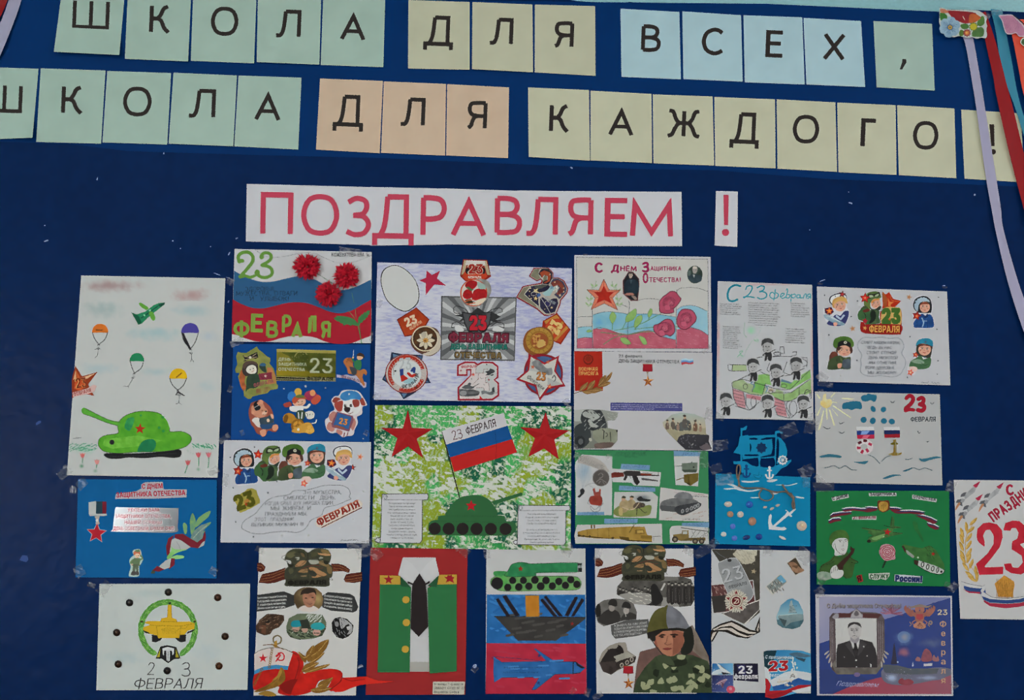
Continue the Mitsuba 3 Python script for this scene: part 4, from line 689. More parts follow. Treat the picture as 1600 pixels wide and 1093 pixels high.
RL = [('52 150 80 148 110 178 100 205 72 212 52 205', ('54 165 85 168 100 190', '52 182 80 190')), ('62 285 85 228 110 222 180 206 245 182 245 262 180 285 130 292', ('75 262 150 250 244 212', '70 276 140 272 244 236', '82 242 160 228 244 196')), ('560 155 610 155 650 165 690 195 685 218 640 206 570 210', ('562 168 620 170 680 200', '562 184 620 188 676 210', '562 198 610 200')), ('648 262 665 228 700 222 772 212 774 275 720 288 660 282', ('665 246 710 240 772 230', '655 266 710 260 772 250', '660 278 710 276 772 264'))]
thing('greeting_card', 'white collage card with a camouflage 23 and a naval flag with anchor', GC, z=.6)
view(390, 845, 4.405); W7 = 'c0c0bf'
sheet(W7, '66 46 772 50 732 1062 27 1062')
for p, q in RL: P('striped_ribbon', th=.2); C.n -= C.inc; ribbon_side(p, q)
C.n += C.inc
P('camouflage_number', th=.3); camo23()
P('verse_plate', th=.2); f('2e2f30', '52 370 235 345 305 372 310 440 240 462 46 485')
for i, s in enumerate(('Вы готовы к защите Отечества,', 'Руку дружбы народам подать', 'И, спасая судьбу человечества,', 'Жизни свои святые отдать')): t('c4c4c4', s, 54, 398+i*24, 16, w=205-i*4, a=-4, wt=600)
P('verse_plate', th=.2); f('2e2f30', '500 375 540 350 690 362 720 380 748 450 735 480 710 490 560 478 500 455')
for i, s in enumerate(('Вы отдали за Отчизну единую', 'И не клянёте за страх и честь', 'Вы идёте по дорогам победы', 'И сохранить просили мечту')): t('c4c4c4', s, 512, 380+i*24, 16, w=195, a=7, wt=600)
P('boy_photo', th=.2, clip='305 365 330 335 370 318 410 316 460 325 495 355 508 400 500 440 470 475 420 488 370 485 330 465 306 420')
f('7a6648^4a3c28^400,370,110,100', '295 310 515 310 515 490 295 490'); wash('a08a5c', '6f5a3c', 470, 400, 40, 60)
S('boy'); b('c9bfb8', '325 490 345 455 390 440 440 445 480 470 480 490'); b('a87860~8a5c48~6', '365 380 385 350 430 345 455 370 450 420 430 450 400 455 375 430'); b('2c221c', '350 370 365 335 410 320 450 335 458 370 440 352 400 362 375 362'); e('3a2820', 388, 392, 9, 4); e('3a2820', 432, 388, 9, 4); k('6a4034', 4, '400 430 415 434 430 428')
P('men_photo', th=.2, clip='42 585 70 540 120 500 180 502 235 510 238 545 205 590 160 610 140 640 100 648 46 625')
f('2c2018~4a3428~7', '40 495 240 495 240 650 40 650'); e('7a5a48', 125, 565, 13); e('6a4c3c', 190, 572, 9); e('5c4034', 75, 590, 11); b('1a1512', '110 550 125 538 142 552 138 562 112 562'); f('5c3a2a', '85 575 115 580 110 640 80 630'); hatch('86705c', 3, 60, 520, 220, 620, 26, 18, -30, 4)
P('paratroopers_photo', th=.2, clip='252 590 270 530 330 500 400 498 500 505 528 560 525 600 500 650 440 670 340 678 280 660 256 630')
f('66705a~4c5844~7', '245 490 535 490 535 690 245 690'); hatch('2c3428', 9, 255, 605, 525, 670, 24, 30, 25, 5); hatch('9aa094', 5, 260, 600, 520, 670, 30, 20, -40, 6); hatch('b8bcb8', 5, 390, 515, 490, 560, 14, 22, -50, 7)
S('soldiers'); e('a9887a', 318, 600, 26, 24); e('a9887a', 380, 605, 22, 24); e('b08c80', 462, 628, 28, 22); b('1f8290', '285 580 295 550 340 545 358 565 350 585 310 592'); b('2a9096', '420 585 440 565 490 560 518 585 500 608 440 605'); f('2a3028', '345 545 400 535 420 600 360 600'); k('20241e', 5, '300 610 330 615'); k('20241e', 5, '445 632 480 634')
P('rifleman_photo', th=.2, clip='565 560 585 530 620 522 670 535 715 580 705 630 680 655 640 672 600 660 570 620')
f('131314', '555 515 720 515 720 680 555 680'); b('9a9a9c', '620 530 660 540 705 580 700 630 670 640 650 620 660 590 630 600'); b('1a1a1b', '650 595 680 570 690 600 670 640 640 650'); hatch('6a6a6c', 6, 575, 530, 650, 660, 26, 22, 60, 8); b('b0b0b2', '668 590 690 585 695 600 676 612'); e('7a7a7c', 600, 570, 14, 18)
P('naval_flag', th=.2)
b('b41c16~9a1612~9', '28 1020 28 930 60 900 200 870 260 880 290 760 350 790 370 850 330 950 300 1050 250 1060 195 1040 200 1000 100 1010'); f('c4b8b4', '32 775 80 748 160 732 240 742 298 770 268 862 180 850 100 862 32 890'); f('3a7ba8', '32 890 100 862 180 850 268 860 262 886 180 878 100 888 30 918'); k('3a2c20', 3, '32 775 80 748 160 732 240 742 330 785')
S('emblem'); st('b01c28', 92, 805, 33, 0, .38); k('b01c28', 8, '196 770 222 768 238 790 232 815 210 820 190 812'); l('b01c28', 9, '182 825 212 785'); f('b01c28', '176 790 205 765 215 775 186 800')
b('7a100e', '205 1000 260 960 330 950 370 990 330 1040 260 1050'); S('ribbon'); b('c42018~a01812~10', '370 850 330 950 300 1010 290 1058 360 1055 440 1025 480 960 560 955 540 1010 570 1030 620 960 640 920 620 890 560 878 480 885 420 895 370 910'); f('c02018', '555 1020 640 940 720 935 800 930 820 935 800 985 760 990 700 1010 640 1035 590 1038'); k('7a0e0c', 6, '636 930 625 965 560 1018'); k('7a0e0c', 6, '330 800 340 850 310 960'); k('860f0e', 5, '640 940 700 960 790 950')
f('c62a20', '800 930 880 958 1000 965 880 978 800 985')
P('anchor', th=.25)
ring('6a5c40', 190, 678, 33, 24); f('a07a34', '172 690 188 682 190 720 180 735 165 722'); k('5c3c1c', 4, '95 715 150 712 210 735 236 745'); f('7a5a28', '150 705 200 725 196 732 148 712')
for i in range(17): ring('6e5024', 152-i*7.6 if i > 8 else 155-i*2.4, 742+i*15.5, 9, 5)
S('fluke'); b('8a6424~6a4818~6', '30 1035 100 1000 150 970 200 920 215 870 232 880 245 920 240 960 190 1000 130 1020 80 1035'); f('9a7430', '150 960 190 925 215 865 225 900 200 950'); b('8a6a2a', '60 1050 110 1030 160 1040 182 1062 130 1068 90 1060'); k('4a3010', 3, '40 1034 120 1000 200 940')
P('gold_laurel', th=.25)
for p in ('335 760 365 780 390 800 385 835 355 810', '388 800 395 760 440 715 440 760 410 830', '425 790 450 720 540 676 530 730 480 790 420 830', '410 840 450 800 515 765 490 800 440 838', '360 890 390 845 475 835 440 870 390 900', '380 905 440 870 550 845 520 870 450 895', '470 1000 490 965 570 938 555 970 520 1010', '420 1025 470 1005 560 1010 520 1035 460 1045'):
    b('87622a~6e4a1c~5', p); q = nums(p); k('c0a060', 3, [q[0], q.mean(0), q[2] if len(q) > 3 else q[1]])
k('7a5a24', 4, '350 910 410 840 470 760'); k('7a5a24', 4, '440 1040 500 990 545 960')
tape(68, 60, 60, 40, 30); tape(790, 60, 120, 100, -20); tape(760, 862, 40, 20, -20); tape(735, 30, 130, 40, -10)
# ================================================================ the third and fourth columns
# ---- lilac card with medals
thing('greeting_card', 'lilac card with eight cut-out medals and badges around a grey 23 ФЕВРАЛЯ poster', GC, z=.6)
view(580, 400, 4.753)
sheet('b4b5c6', '45 45 1492 90 1482 1088 20 1065', mat='lilac_crayon')
P('egg_cutout', th=.2); b('1a1a20', '70 190 85 110 140 72 200 70 270 110 330 180 357 270 345 350 290 400 240 411 165 375 105 310'); b('bfc1c1', '75 190 92 112 142 76 200 75 268 114 326 182 352 270 340 345 288 394 240 405 168 370 110 308')
P('red_star', th=.2); f('a32440', '412 106 450 140 512 108 488 165 555 218 468 210 405 288 405 200 356 180 408 160')
P('poster', th=.2)
f('4a4b4e', '520 295 1080 305 1066 778 513 770'); f('8b8d90~77797c~20', '530 305 1072 314 1058 768 522 762')
for i in range(26):
    a0 = math.radians(i*360/26+4); a1 = a0+math.radians(6.5); q = np.array([[795, 540], [795+700*math.cos(a0), 540+700*math.sin(a0)], [795+700*math.cos(a1), 540+700*math.sin(a1)]]); add(Polygon(q).intersection(Polygon([(530, 305), (1072, 314), (1058, 768), (522, 762)])), 'b4b6b8' if i % 2 else '55575a')
f('2a2b2d', '745 420 790 380 840 415 900 415 960 448 925 470 960 500 880 480 700 470 650 490 680 455 620 440 690 425')
for p in ('610 385 640 370 700 395 720 420', '610 385 620 420 660 425', '860 420 900 395 960 385 975 410 950 420', '690 520 640 490 605 500 600 530 640 520', '890 520 940 490 980 500 985 530 950 520', '880 510 920 480 960 478'): k('1f2022', 5, p)
for p in ('620 530 650 510 690 550 640 560', '900 550 930 520 985 540 970 560', '640 545 690 565 680 590'): b('c4c5c6', p)
S('shield'); f('222326', '672 412 760 425 800 425 898 408 885 500 850 560 790 590 720 560 690 500'); f('4a4b4f', '682 422 760 435 800 435 888 418 876 498 845 550 790 578 725 552 700 498')
t('1a1012', '23', 726, 552, 110, w=136, wt=900, fat=7); t('b0202f', '23', 728, 548, 104, w=130, wt=900, fat=3)
S('lettering'); t('3c1620', 'ФЕВРАЛЯ', 570, 636, 72, w=455, wt=900, a=1, fat=5); t('6e2436', 'ФЕВРАЛЯ', 576, 632, 64, w=442, wt=900, a=1)
t('123f3a', 'ДЕНЬ ЗАЩИТНИКА', 585, 690, 40, w=430, wt=900, a=.6, fat=3); t('1f6a5e', 'ДЕНЬ ЗАЩИТНИКА', 588, 687, 35, w=422, wt=900, a=.6)
t('2a2318', 'ОТЕЧЕСТВА', 615, 755, 46, w=358, wt=900, a=.8, fat=4); t('6e5a36', 'ОТЕЧЕСТВА', 619, 752, 40, w=350, wt=900, a=.8)
P('medal_block', th=.3, edge='8a3020')
f('7c2018', '683 22 862 28 890 150 835 188 700 186 660 148'); f('a8987c', '690 30 720 32 690 130 668 140'); f('a8987c', '828 34 856 34 884 140 862 138'); f('c3c0bc', '706 30 842 34 850 70 700 66'); f('b03a20', '690 120 850 120 866 150 830 182 704 180 676 150'); f('15151a', '700 95 725 85 730 130 705 130'); f('15151a', '820 85 845 90 845 130 825 130')
t('c9b9a8', '23', 714, 132, 74, w=118, wt=900, fat=3); t('8f2018', '23', 718, 130, 70, w=110, wt=800); t('c9c0b4', 'ФЕВРАЛЯ', 718, 165, 18, w=98, wt=800)
P('medal_disc', th=.4); b('9a9894~6a6864~6', '690 200 740 175 830 170 875 195 892 250 875 300 830 350 780 380 710 370 668 320 662 250'); e('b8482c', 762, 272, 100, 100); e('c4beb6', 762, 272, 92, 94)
for p in ('705 200 740 180 785 190 780 225 740 250 700 230', '690 260 720 245 745 255 750 300 715 320 680 300', '760 260 800 240 850 250 855 300 800 325 750 320'): b('a81d22~8a1418~4', p)
b('8fa6a0', '790 190 840 210 850 240 800 240'); f('4c5c3c', '700 230 720 225 760 250 740 260'); f('3a2c1c', '690 325 740 318 760 345 720 355'); l('b8502c', 6, '700 335 760 322'); l('1c1a18', 5, '700 345 765 335'); l('b8502c', 6, '715 355 780 345'); b('d8c4b0', '780 330 850 310 830 345 780 365')
P('medal_block', th=.3, edge='7a3020'); f('6e1c14', '190 470 335 380 432 470 408 515 300 590 248 597'); f('a8401c~8e2a14~9', '198 474 333 388 424 470 402 508 298 582 252 590'); t('d0b89c', '23', 262, 528, 66, w=92, a=-22, wt=900, fat=2); t('c8a080', 'ФЕВРАЛЯ', 292, 552, 24, w=104, a=-33, wt=700)
P('medal_disc', th=.4); b('55382c', '330 545 380 520 440 525 490 545 518 610 515 680 480 722 430 742 360 720 310 680 292 620'); S('face'); b('b9b0a2', '480 560 515 600 512 680 478 718 430 738 380 728 440 700 480 650'); e('c4b8a0', 400, 612, 100, 96); e('38180f', 400, 612, 90, 86); e('1c1c1c~5c3a1c~5', 400, 612, 84, 80)
for a in range(0, 360, 45):
    old = sub(0, 0, 405, 625, 1, a); b('c6bba4', '0 -14 10 -26 14 -44 0 -68 -14 -44 -10 -26'); back(old)
e('b88c48', 405, 625, 20, 17); e('7a4a1c', 400, 628, 10, 8); b('a8a090', '370 575 400 560 410 590 385 610')
P('navy_badge', th=.3, edge='2a3a58')
f('1c2840', '150 712 230 728 310 730 385 735 375 780 410 880 442 940 380 945 330 1010 240 1062 215 1020 150 960 80 915 112 860 140 780'); f('54708c', '160 724 220 740 170 790'); f('3f5878', '90 910 118 880 130 930'); f('54708c', '225 1020 270 1015 242 1052'); f('3f5878', '395 910 432 938 385 938'); f('3f5878', '340 742 378 742 368 780')
e('7c2018', 262, 872, 158, 146); e('b0a8a4', 262, 872, 152, 140); ring('9a2a1c', 262, 872, 138, 112, 140, 345); ring('9a2a1c', 262, 872, 138, 112, 20, 115)
for i in range(34): l('c8b8b0', 3, [(262+113*math.cos(i*.185), 872+104*math.sin(i*.185)), (262+132*math.cos(i*.185+.08), 872+122*math.sin(i*.185+.08))])
S('face'); e('bfc4c6', 262, 872, 110, 102); k('5c2018', 3, '170 880 165 830 190 800'); f('24282c', '165 850 188 845 182 862'); t('a8adb0', '23', 205, 850, 92, w=95, wt=700, a=-4); 
f('2a3c78', '210 840 238 835 240 880 215 890'); f('a82820', '215 890 240 880 285 915 225 932'); k('a82820', 20, '275 870 300 890 325 880'); k('2a3c78', 18, '300 850 320 830 318 860'); b('8fb0b8', '240 930 290 905 330 915 320 940 270 950')
for i, ch in enumerate('ФЕВРАЛЯ'):
    an = math.radians(108-i*17); t('3a3c40', ch, 262+98*math.cos(an)-10, 872+92*math.sin(an)+12, 26, a=-(i-1)*17+6, wt=700)
st('5c2a20', 335, 975, 16, 10)
P('number_badge', th=.3, edge='7c1c24')
old = M; view(710, 560, 12.844)
f('8f1c2c', '55 130 210 55 405 60 470 105 545 60 770 62 882 150 882 380 815 428 895 482 898 745 765 838 68 840 65 575 300 350 318 330 318 238 262 238 262 345 52 345')
f('c4bcbc', '88 150 215 90 395 90 465 142 560 90 755 93 852 165 852 365 785 426 864 498 866 727 752 804 104 806 98 588 342 335 342 208 236 208 236 314 86 314'); f('b4b6b6', '440 170 548 102 752 104 842 172 842 362 770 426 854 505 856 722 745 794 560 800 500 720 440 700 440 590 590 585 600 640 690 640 700 490 625 480 625 372 690 366 690 300 585 290 430 290')
for p in ('438 170 430 290 585 290 585 215 670 215', '485 300 488 400 370 515', '700 365 625 375 625 480 692 490 700 640', '440 605 440 582 585 580 600 640', '470 142 440 168'): l('5c2028', 6, p)
f('c8c0c0', '590 300 625 300 620 370 612 480 690 500 690 635 605 632 590 575 445 575 500 400 495 300'); f('a81f24', '505 740 570 808 510 812')
S('relief'); t('a04048', 'ФЕВРАЛЯ', 130, 188, 52, w=315, a=-1, wt=800); st('a05058', 130, 240, 32); st('b8483c', 380, 320, 42); st('8c3a40', 690, 425, 32); st('55575a', 345, 405, 20); k('3c3e42', 8, '520 370 540 405 580 390'); k('54565a', 6, '585 510 600 530 620 515'); e('26282a', 648, 118, 12)
b('44474a~24262a~5', '620 260 690 240 720 200 790 225 810 255 780 290 740 300 700 330 620 335 660 300'); f('33363a', '730 320 790 310 780 340 720 345')
b('6a6c6e~3c3e42~6', '90 620 150 610 250 620 330 610 420 630 500 660 490 720 420 750 250 760 110 740 95 690'); b('54575a~2c2e32~5', '150 580 200 540 290 520 340 550 400 580 330 605 200 605'); e('44464a', 305, 505, 32, 24); l('2c2e30', 12, '370 570 500 500'); e('85878a', 180, 690, 70, 50); l('25272a', 14, '290 645 430 645'); l('25272a', 16, '270 730 480 715')
b('7c8082~4c5054~6', '540 650 600 640 700 670 770 660 790 700 760 730 700 725 620 700 560 720 545 690'); f('33363a', '755 590 800 570 810 680 755 660'); l('5a5c60', 10, '790 690 870 690'); back(old)
P('big_number', th=.35, edge='6a2028')
old = M; view(800, 410, 9.99)
f('7c2028', '340 80 440 82 480 76 570 80 645 160 645 235 720 230 815 280 878 405 862 475 765 592 755 655 695 792 585 832 500 828 385 728 62 545 168 368 285 345 440 318 462 285 445 262 390 292 262 212')
f('a49c94', '345 96 430 98 470 84 565 90 632 165 634 248 715 242 802 292 862 405 850 465 750 585 742 650 680 785 580 812 505 810 395 712 85 535 178 382 290 358 470 330 480 280 445 245 390 278 282 208')
f('7c7a66~6a6a5a~8', '350 102 428 100 408 172 440 240 392 270 292 205'); f('7c7a66~6c6656~8', '92 530 182 392 275 372 185 492 370 650 385 700'); f('6c6a58', '490 230 520 195 545 215 540 270 470 310 490 270')
S('face')
f('1c1a2c', '465 95 570 96 628 165 628 245 570 345 480 330 480 300 555 265 560 215 500 190 470 240 412 172'); f('7c3424~a04a2c~7', '430 160 500 120 590 150 612 220 590 290 530 325 485 320 560 270 562 212 500 188 470 235'); f('2a2426', '470 95 560 95 610 150 560 130 500 110'); e('b8a898', 594, 184, 12)
f('24223a~1c1a2e~6', '285 375 480 340 570 352 600 375 560 440 400 470 420 600 415 690 195 492'); f('4a4c48', '340 360 480 345 560 355 470 400 380 420'); l('b8b4ac', 9, '290 380 190 495 410 680'); f('c4b488', '320 400 360 420 410 400 390 440 430 470 370 470 330 450 350 430'); st('c4ac78', 370, 560, 42, 10, .42); kk('a8a49c', 8, '300 495 320 462 370 465 380 500 330 520')
f('3c5a90', '385 510 420 470 450 500 430 540 400 540'); f('3c3a50', '640 255 715 248 800 300 850 400 842 460 740 570 660 500 700 460 740 390 700 350 640 380 600 320'); f('84402c~5c2a2c~7', '650 290 710 270 780 310 820 390 800 460 720 510 690 480 760 400 720 350 640 370 606 318'); f('8fb0b4', '470 480 560 420 600 370 640 390 690 380 640 440 590 520 520 520'); f('6a8a9c', '600 370 630 360 650 400 600 420'); l('c8d0cc', 7, '690 370 700 470'); l('c8d0cc', 6, '640 440 720 400'); f('c8d0d0', '690 395 700 340 712 395'); 
f('201e34~2c2a44~6', '440 560 480 540 560 600 640 560 700 560 725 640 670 770 580 795 525 790 440 700'); kk('a8a4a0', 9, '440 540 415 590 440 720 520 800 600 800'); f('2c2a50', '510 640 545 600 600 640 560 690'); kk('b0a89c', 7, '510 640 545 600 600 640 560 690'); old2 = sub(0, 0, 500, 560, 1, 32); t('8c9498', 'ФЕВРАЛЯ', 0, 0, 44, w=190, wt=700); back(old2); l('b0a8a0', 22, '735 580 728 650 672 790')
for x, y, q in ((668, 305, 12), (808, 400, 12), (808, 455, 12), (750, 510, 18), (512, 725, 10), (620, 700, 16), (270, 520, 10), (295, 560, 12), (290, 400, 12), (275, 450, 12)): st('c0aa88', x, y, q*1.4, 10, .5)
back(old)
P('medal_block', th=.3, edge='7a3020'); f('8c2418', '1275 480 1380 422 1480 545 1408 655 1340 625 1270 530'); f('b07838', '1285 482 1378 434 1400 462 1296 505'); f('a83a20', '1330 470 1400 462 1470 546 1404 642 1345 618 1290 520'); f('b07838', '1420 480 1432 498 1330 600 1318 580'); f('b07838', '1450 515 1464 534 1372 632 1352 622'); t('d0b070', '23', 1385, 590, 92, w=92, a=-62, wt=900, fat=3); t('c09058', 'ФЕВРАЛЯ', 1330, 625, 26, w=100, a=-68, wt=700)
P('medal_disc', th=.4, edge='7a5a28'); b('7c4a24', '1150 570 1200 535 1270 525 1330 550 1356 620 1340 690 1290 735 1220 742 1150 705 1128 640'); e('a8803c~94702c~6', 1248, 626, 100, 96); S('relief'); ring('8a5a24', 1248, 626, 70, 62); e('8c4a28', 1250, 628, 62, 60)
for i in range(16): l('7c5a24', 4, [(1248+76*math.cos(i*.393), 626+74*math.sin(i*.393)), (1248+94*math.cos(i*.393), 626+90*math.sin(i*.393))])
specks('b88848', 1205, 585, 1295, 670, 28, 8, 4); b('b89858', '1240 630 1280 620 1290 660 1240 680')
P('star_badge', th=.35, edge='7c1c24')
b('7c1c28', '1135 850 1160 770 1215 730 1290 728 1370 755 1415 820 1420 900 1390 980 1310 1030 1220 1020 1150 960'); e('2c4068~425c84~8', 1278, 880, 134, 138); f('8f1c28', '1168 722 1288 790 1396 738 1372 850 1442 965 1320 985 1252 1072 1215 968 1075 914 1160 845'); f('bcbcb6', '1185 745 1285 805 1380 758 1358 852 1425 950 1310 970 1250 1050 1225 955 1100 910 1172 850'); f('a8aaa8', '1185 745 1245 860 1172 850'); f('a2a4a2', '1425 950 1310 900 1310 970'); f('a2a4a2', '1250 1050 1262 950 1225 955')
S('relief'); b('54565a~8a8c8e~5', '1195 790 1240 770 1300 830 1340 830 1340 880 1280 870 1220 830'); k('4a4c50', 6, '1345 905 1360 885 1370 910 1358 930'); st('b86040', 1200, 822, 18, 10); st('b86040', 1312, 786, 18, 10); st('b04030', 1326, 968, 24, 10); st('d09050', 1326, 968, 12, 10); t('3c1c14', '23', 1222, 918, 62, w=72, a=8, wt=900, fat=3); t('b07038', '23', 1224, 915, 58, w=68, a=8, wt=800); t('2c2e30', 'Февраля', 1150, 900, 30, w=152, a=38, wt=500, it=.2)
tape(40, 1042, 50, 50, 35); tape(1450, 1080, 50, 40, -30); tape(60, 350, 40, 60, 20)
# ---- sponge-painted card with the green tank and the flag
thing('greeting_card', 'green sponge-painted card with a paper tank, tricolour flag and two folded stars', GC, z=.6)
view(580, 625, 4.65)
sheet('a8b4a0', '28 35 1455 45 1450 1090 5 1070', mat='sponge_paint')
for p, c in (('267 68 295 200 447 208 330 280 378 420 268 335 148 412 190 275 72 200 230 205', (267, 240)), ('1268 85 1300 205 1438 220 1330 285 1362 428 1255 350 1142 410 1190 275 1082 195 1225 205', (1258, 250))):
    P('folded_star'); q = nums(p); V = np.vstack([np.c_[q, np.where(np.arange(10) % 2, .0002, .0012)], [[*c, .011]]]); relief('a01c20', V, [(i, (i+1) % 10, 10) for i in range(10)])
P('flag_pole', th=.5); l('1c1a1a', 8, '516 230 642 706')
P('flag', th=.6); f('bcbcc0', '513 222 962 92 990 185 545 322'); S('blue_stripe'); f('0f4a86', '545 322 990 185 1024 282 572 415'); S('red_stripe'); f('b0201f', '572 415 1024 282 1060 378 602 520'); l('0c3c70', 4, '900 215 910 318'); l('8f1a1a', 4, '910 318 905 425'); S('lettering'); h('4a1c24', '23', 595, 288, 62, w=75, a=-14, sw=9); h('2c1c22', 'ФЕВРАЛЯ', 692, 250, 52, w=225, a=-16, sw=14, it=.1)
P('tank', th=.6, edge='1f4a2c'); b('2a5c36', '560 838 565 790 600 740 650 705 720 690 780 690 830 706 880 750 895 838'); S('gun'); f('2a5c36', '875 735 1088 670 1096 674 1100 690 890 760'); S('hull'); f('2a5c36', '560 832 895 832 970 840 972 890 484 878 486 840'); S('track'); b('2a5c36', '415 925 425 885 480 868 600 876 960 878 1040 890 1052 935 1020 975 960 982 460 978 425 955'); l('244f2e', 2, '486 840 972 842'); l('244f2e', 2, '484 878 972 886')
for i, x in enumerate((462, 563, 664, 766, 869, 976)): P('tank__wheel', th=.25, edge='15110f'); C.n -= C.inc; e('211d1c', x, 932+i*.6, 44, 44)
C.n += C.inc
P('tank__star', th=.2); st('a81c26', 726, 766, 43, 2, .45)
POEM1 = 'Пограничник на границе|Нашу землю стережёт,|Чтоб работать и учиться|Мог спокойно весь народ.|Наши лётчики-герои|Небо зорко стерегут,|Наши лётчики-герои|Охраняют мирный труд.|Наша армия родная|Стережёт покой страны,|Чтоб росли мы, бед не зная,|Чтобы не было войны.'
POEM2 = 'Российский воин бережёт|Родной страны покой и славу!|Он на посту - и наш народ|Гордится Армией по праву.||Спокойно дети пусть растут|В Российской солнечной Отчизне.|Он охраняет мирный труд,|Прекрасный труд во имя жизни,|Чтобы не было войны.'
for n_, p, q, roll, txt, x, y in ((0, '80 680 410 678 416 700 408 722 372 726 370 1015 355 1038 50 1036 25 1020 40 998 68 996 76 726', '', '', POEM1, 222, 754), (1, '1072 762 1440 765 1448 785 1440 800 1415 802 1413 1035 1400 1052 1045 1048 1030 1030 1045 1015 1062 1015 1066 795', '', '', POEM2, 1240, 832)):
    P('scroll', th=.25); q = nums(p); add(Polygon(q).buffer(1.5), '3a3c40'); f('bbbdc2', Polygon(q).buffer(-3).exterior.coords[:])
    if n_ == 0: l('4a4c50', 3, '88 724 372 724'); kk('4a4c50', 3, '88 700 100 684 118 700 104 720'); k('4a4c50', 3, '100 700 112 695 108 710'); kk('4a4c50', 3, '28 1020 45 1000 66 1015 50 1035'); l('4a4c50', 3, '68 996 68 1034')
    else: l('4a4c50', 3, '1072 800 1415 800'); kk('4a4c50', 3, '1074 780 1085 765 1098 780 1086 798'); kk('4a4c50', 3, '1034 1032 1046 1018 1062 1030 1048 1046'); l('4a4c50', 3, '1062 1010 1062 1046')
    lines('33353a', txt, x, y, 22.8, 11.5, wmax=310 if n_ else 262, mid=x, wt=500)
tape(1420, 1075, 90, 50, -20); tape(1440, 55, 50, 40, 20); tape(640, 1075, 60, 30, -20)
# ---- red card with the green uniform
thing('greeting_card', 'red card with a green paper tunic, white shirt and black tie', GC, z=.6, lift=(0, .8))
view(560, 845, 4.405)
sheet('8e2426', '84 44 752 46 736 1056 50 1057')
P('shirt', th=.3, edge='b0b0b4'); f('b9babd', '305 112 530 112 558 235 482 320 488 898 352 898 362 320 274 232'); f('9d9c98', '354 830 488 830 488 898 352 898'); l('a4a5a8', 2, '306 116 372 160'); l('a4a5a8', 2, '530 116 470 160'); l('a0a1a5', 2, '420 222 376 300')
P('collar', th=.3, edge='b0b0b4'); f('bebfc2', '305 112 372 158 420 222 372 300 340 285 274 232'); 
P('collar', th=.3, edge='b0b0b4'); f('bebfc2', '530 112 470 158 422 222 466 296 500 280 558 235')
P('tunic_front', up=.8, th=1.2, edge='1e4a2c'); f('28663c', '148 298 290 298 362 318 352 903 132 902')
P('tunic_front', up=.8, th=1.2, edge='1e4a2c'); f('28663c', '676 296 540 298 476 322 490 910 676 895')
P('lapel', up=.8, th=.3, edge='1e4a2c'); f('1f4c30', '288 240 362 318 292 310'); l('163a24', 2, '290 250 300 300')
P('lapel', up=.8, th=.3, edge='1e4a2c'); f('1f4c30', '552 236 476 308 538 316'); l('163a24', 2, '545 250 530 308')
P('tie', up=.8, th=.4, edge='151112'); f('231c1e', '420 222 462 290 470 360 480 588 415 657 360 600 366 360 372 295')
P('tie__bow', up=.8, th=.2); f('1a1516', '340 275 374 292 368 300 338 288'); f('1a1516', '490 272 490 288 464 300 462 290')
P('shoulder_board', up=.8, th=.3, edge='8a6a28'); f('b08e38', '147 234 288 238 290 298 147 298')
P('shoulder_board__star', up=.8, th=.15); st('8c1a26', 208, 264, 36, 0, .42)
P('shoulder_board', up=.8, th=.3, edge='8a6a28'); f('b08e38', '556 232 678 228 678 296 542 298')
P('shoulder_board__star', up=.8, th=.15); f('8c1a26', '614 230 630 238 642 230 645 246 662 248 650 264 658 288 628 274 600 286 610 262 592 246 612 246')
for x, y in ((327, 403), (330, 560), (323, 743)): P('paper_button', up=.8, th=.35, edge='8a6a28'); b('b5933a', [(x+25*math.cos(i*.785+.3)*(1+.05*(i % 2)), y+25*math.sin(i*.785+.3)) for i in range(8)])
P('author_strip', th=.2); f('b6b3a8', '513 966 734 966 728 1055 510 1053')
for i, (s, w) in enumerate((('Ученицы 7-а класса', 200), ('ЕМАОУ СОШ № 23', 215), ('Волковой Софьи', 172))): t('33302e', s, 520, 992+i*27, 17, w=w, wt=600)
tape(125, 90, 80, 70, -40); tape(735, 75, 60, 60, 40); tape(800, 880, 40, 45, 40)
# ---- painted tank, ship and plane
thing('greeting_card', 'tall painted card with a tank, a ship on blue and a plane on red', GC, z=.6)
view(750, 845, 4.406); W9 = 'b4b6b7'
sheet(W9, '44 48 726 50 734 1050 38 1050')
P('sea', clip='47 367 725 368 730 705 44 702'); f('2a6aa8~1d5a98~14', '47 367 725 368 730 705 44 702'); hatch('3576b4', 16, 60, 380, 700, 690, 70, 60, 30, 3); hatch('1f5a9a', 14, 50, 380, 700, 700, 80, 70, -20, 5)
P('red_ground', clip='44 702 730 705 734 1050 38 1050'); f('9c2036~ae2a40~14', '44 702 730 705 734 1050 38 1050'); hatch('aa3248', 14, 60, 720, 700, 1030, 90, 70, 8, 4)
P('tank'); b('6a9a5c~4f8a4c~7', '72 290 90 250 160 240 400 240 640 242 690 270 695 305 660 335 500 338 200 345 110 330'); kk('3a4a38', 3, '72 290 90 250 160 240 400 240 640 242 690 270 695 305 660 335 500 338 200 345 110 330')
S('turret'); b('1f6a40~2f8050~7', '180 242 195 200 220 160 280 145 340 155 375 200 372 240'); S('gun'); f('1f6a40~2f8050~7', '330 155 480 150 672 150 675 212 380 220 350 200'); b('2f7a44~4f9a54~6', '92 225 100 208 140 205 190 212 180 240 110 242'); b('2c8a48~5aa050~6', '150 240 180 250 190 300 150 310'); f('8a9094', '672 150 704 150 702 212 672 214'); f('1a1c1e', '672 155 700 152 700 165 674 168'); f('1a1c1e', '676 185 702 185 702 212 676 210'); kk('2a3a2c', 3, '180 242 195 200 220 160 280 145 340 155 480 152 672 150 672 212 500 215 380 220 372 240')
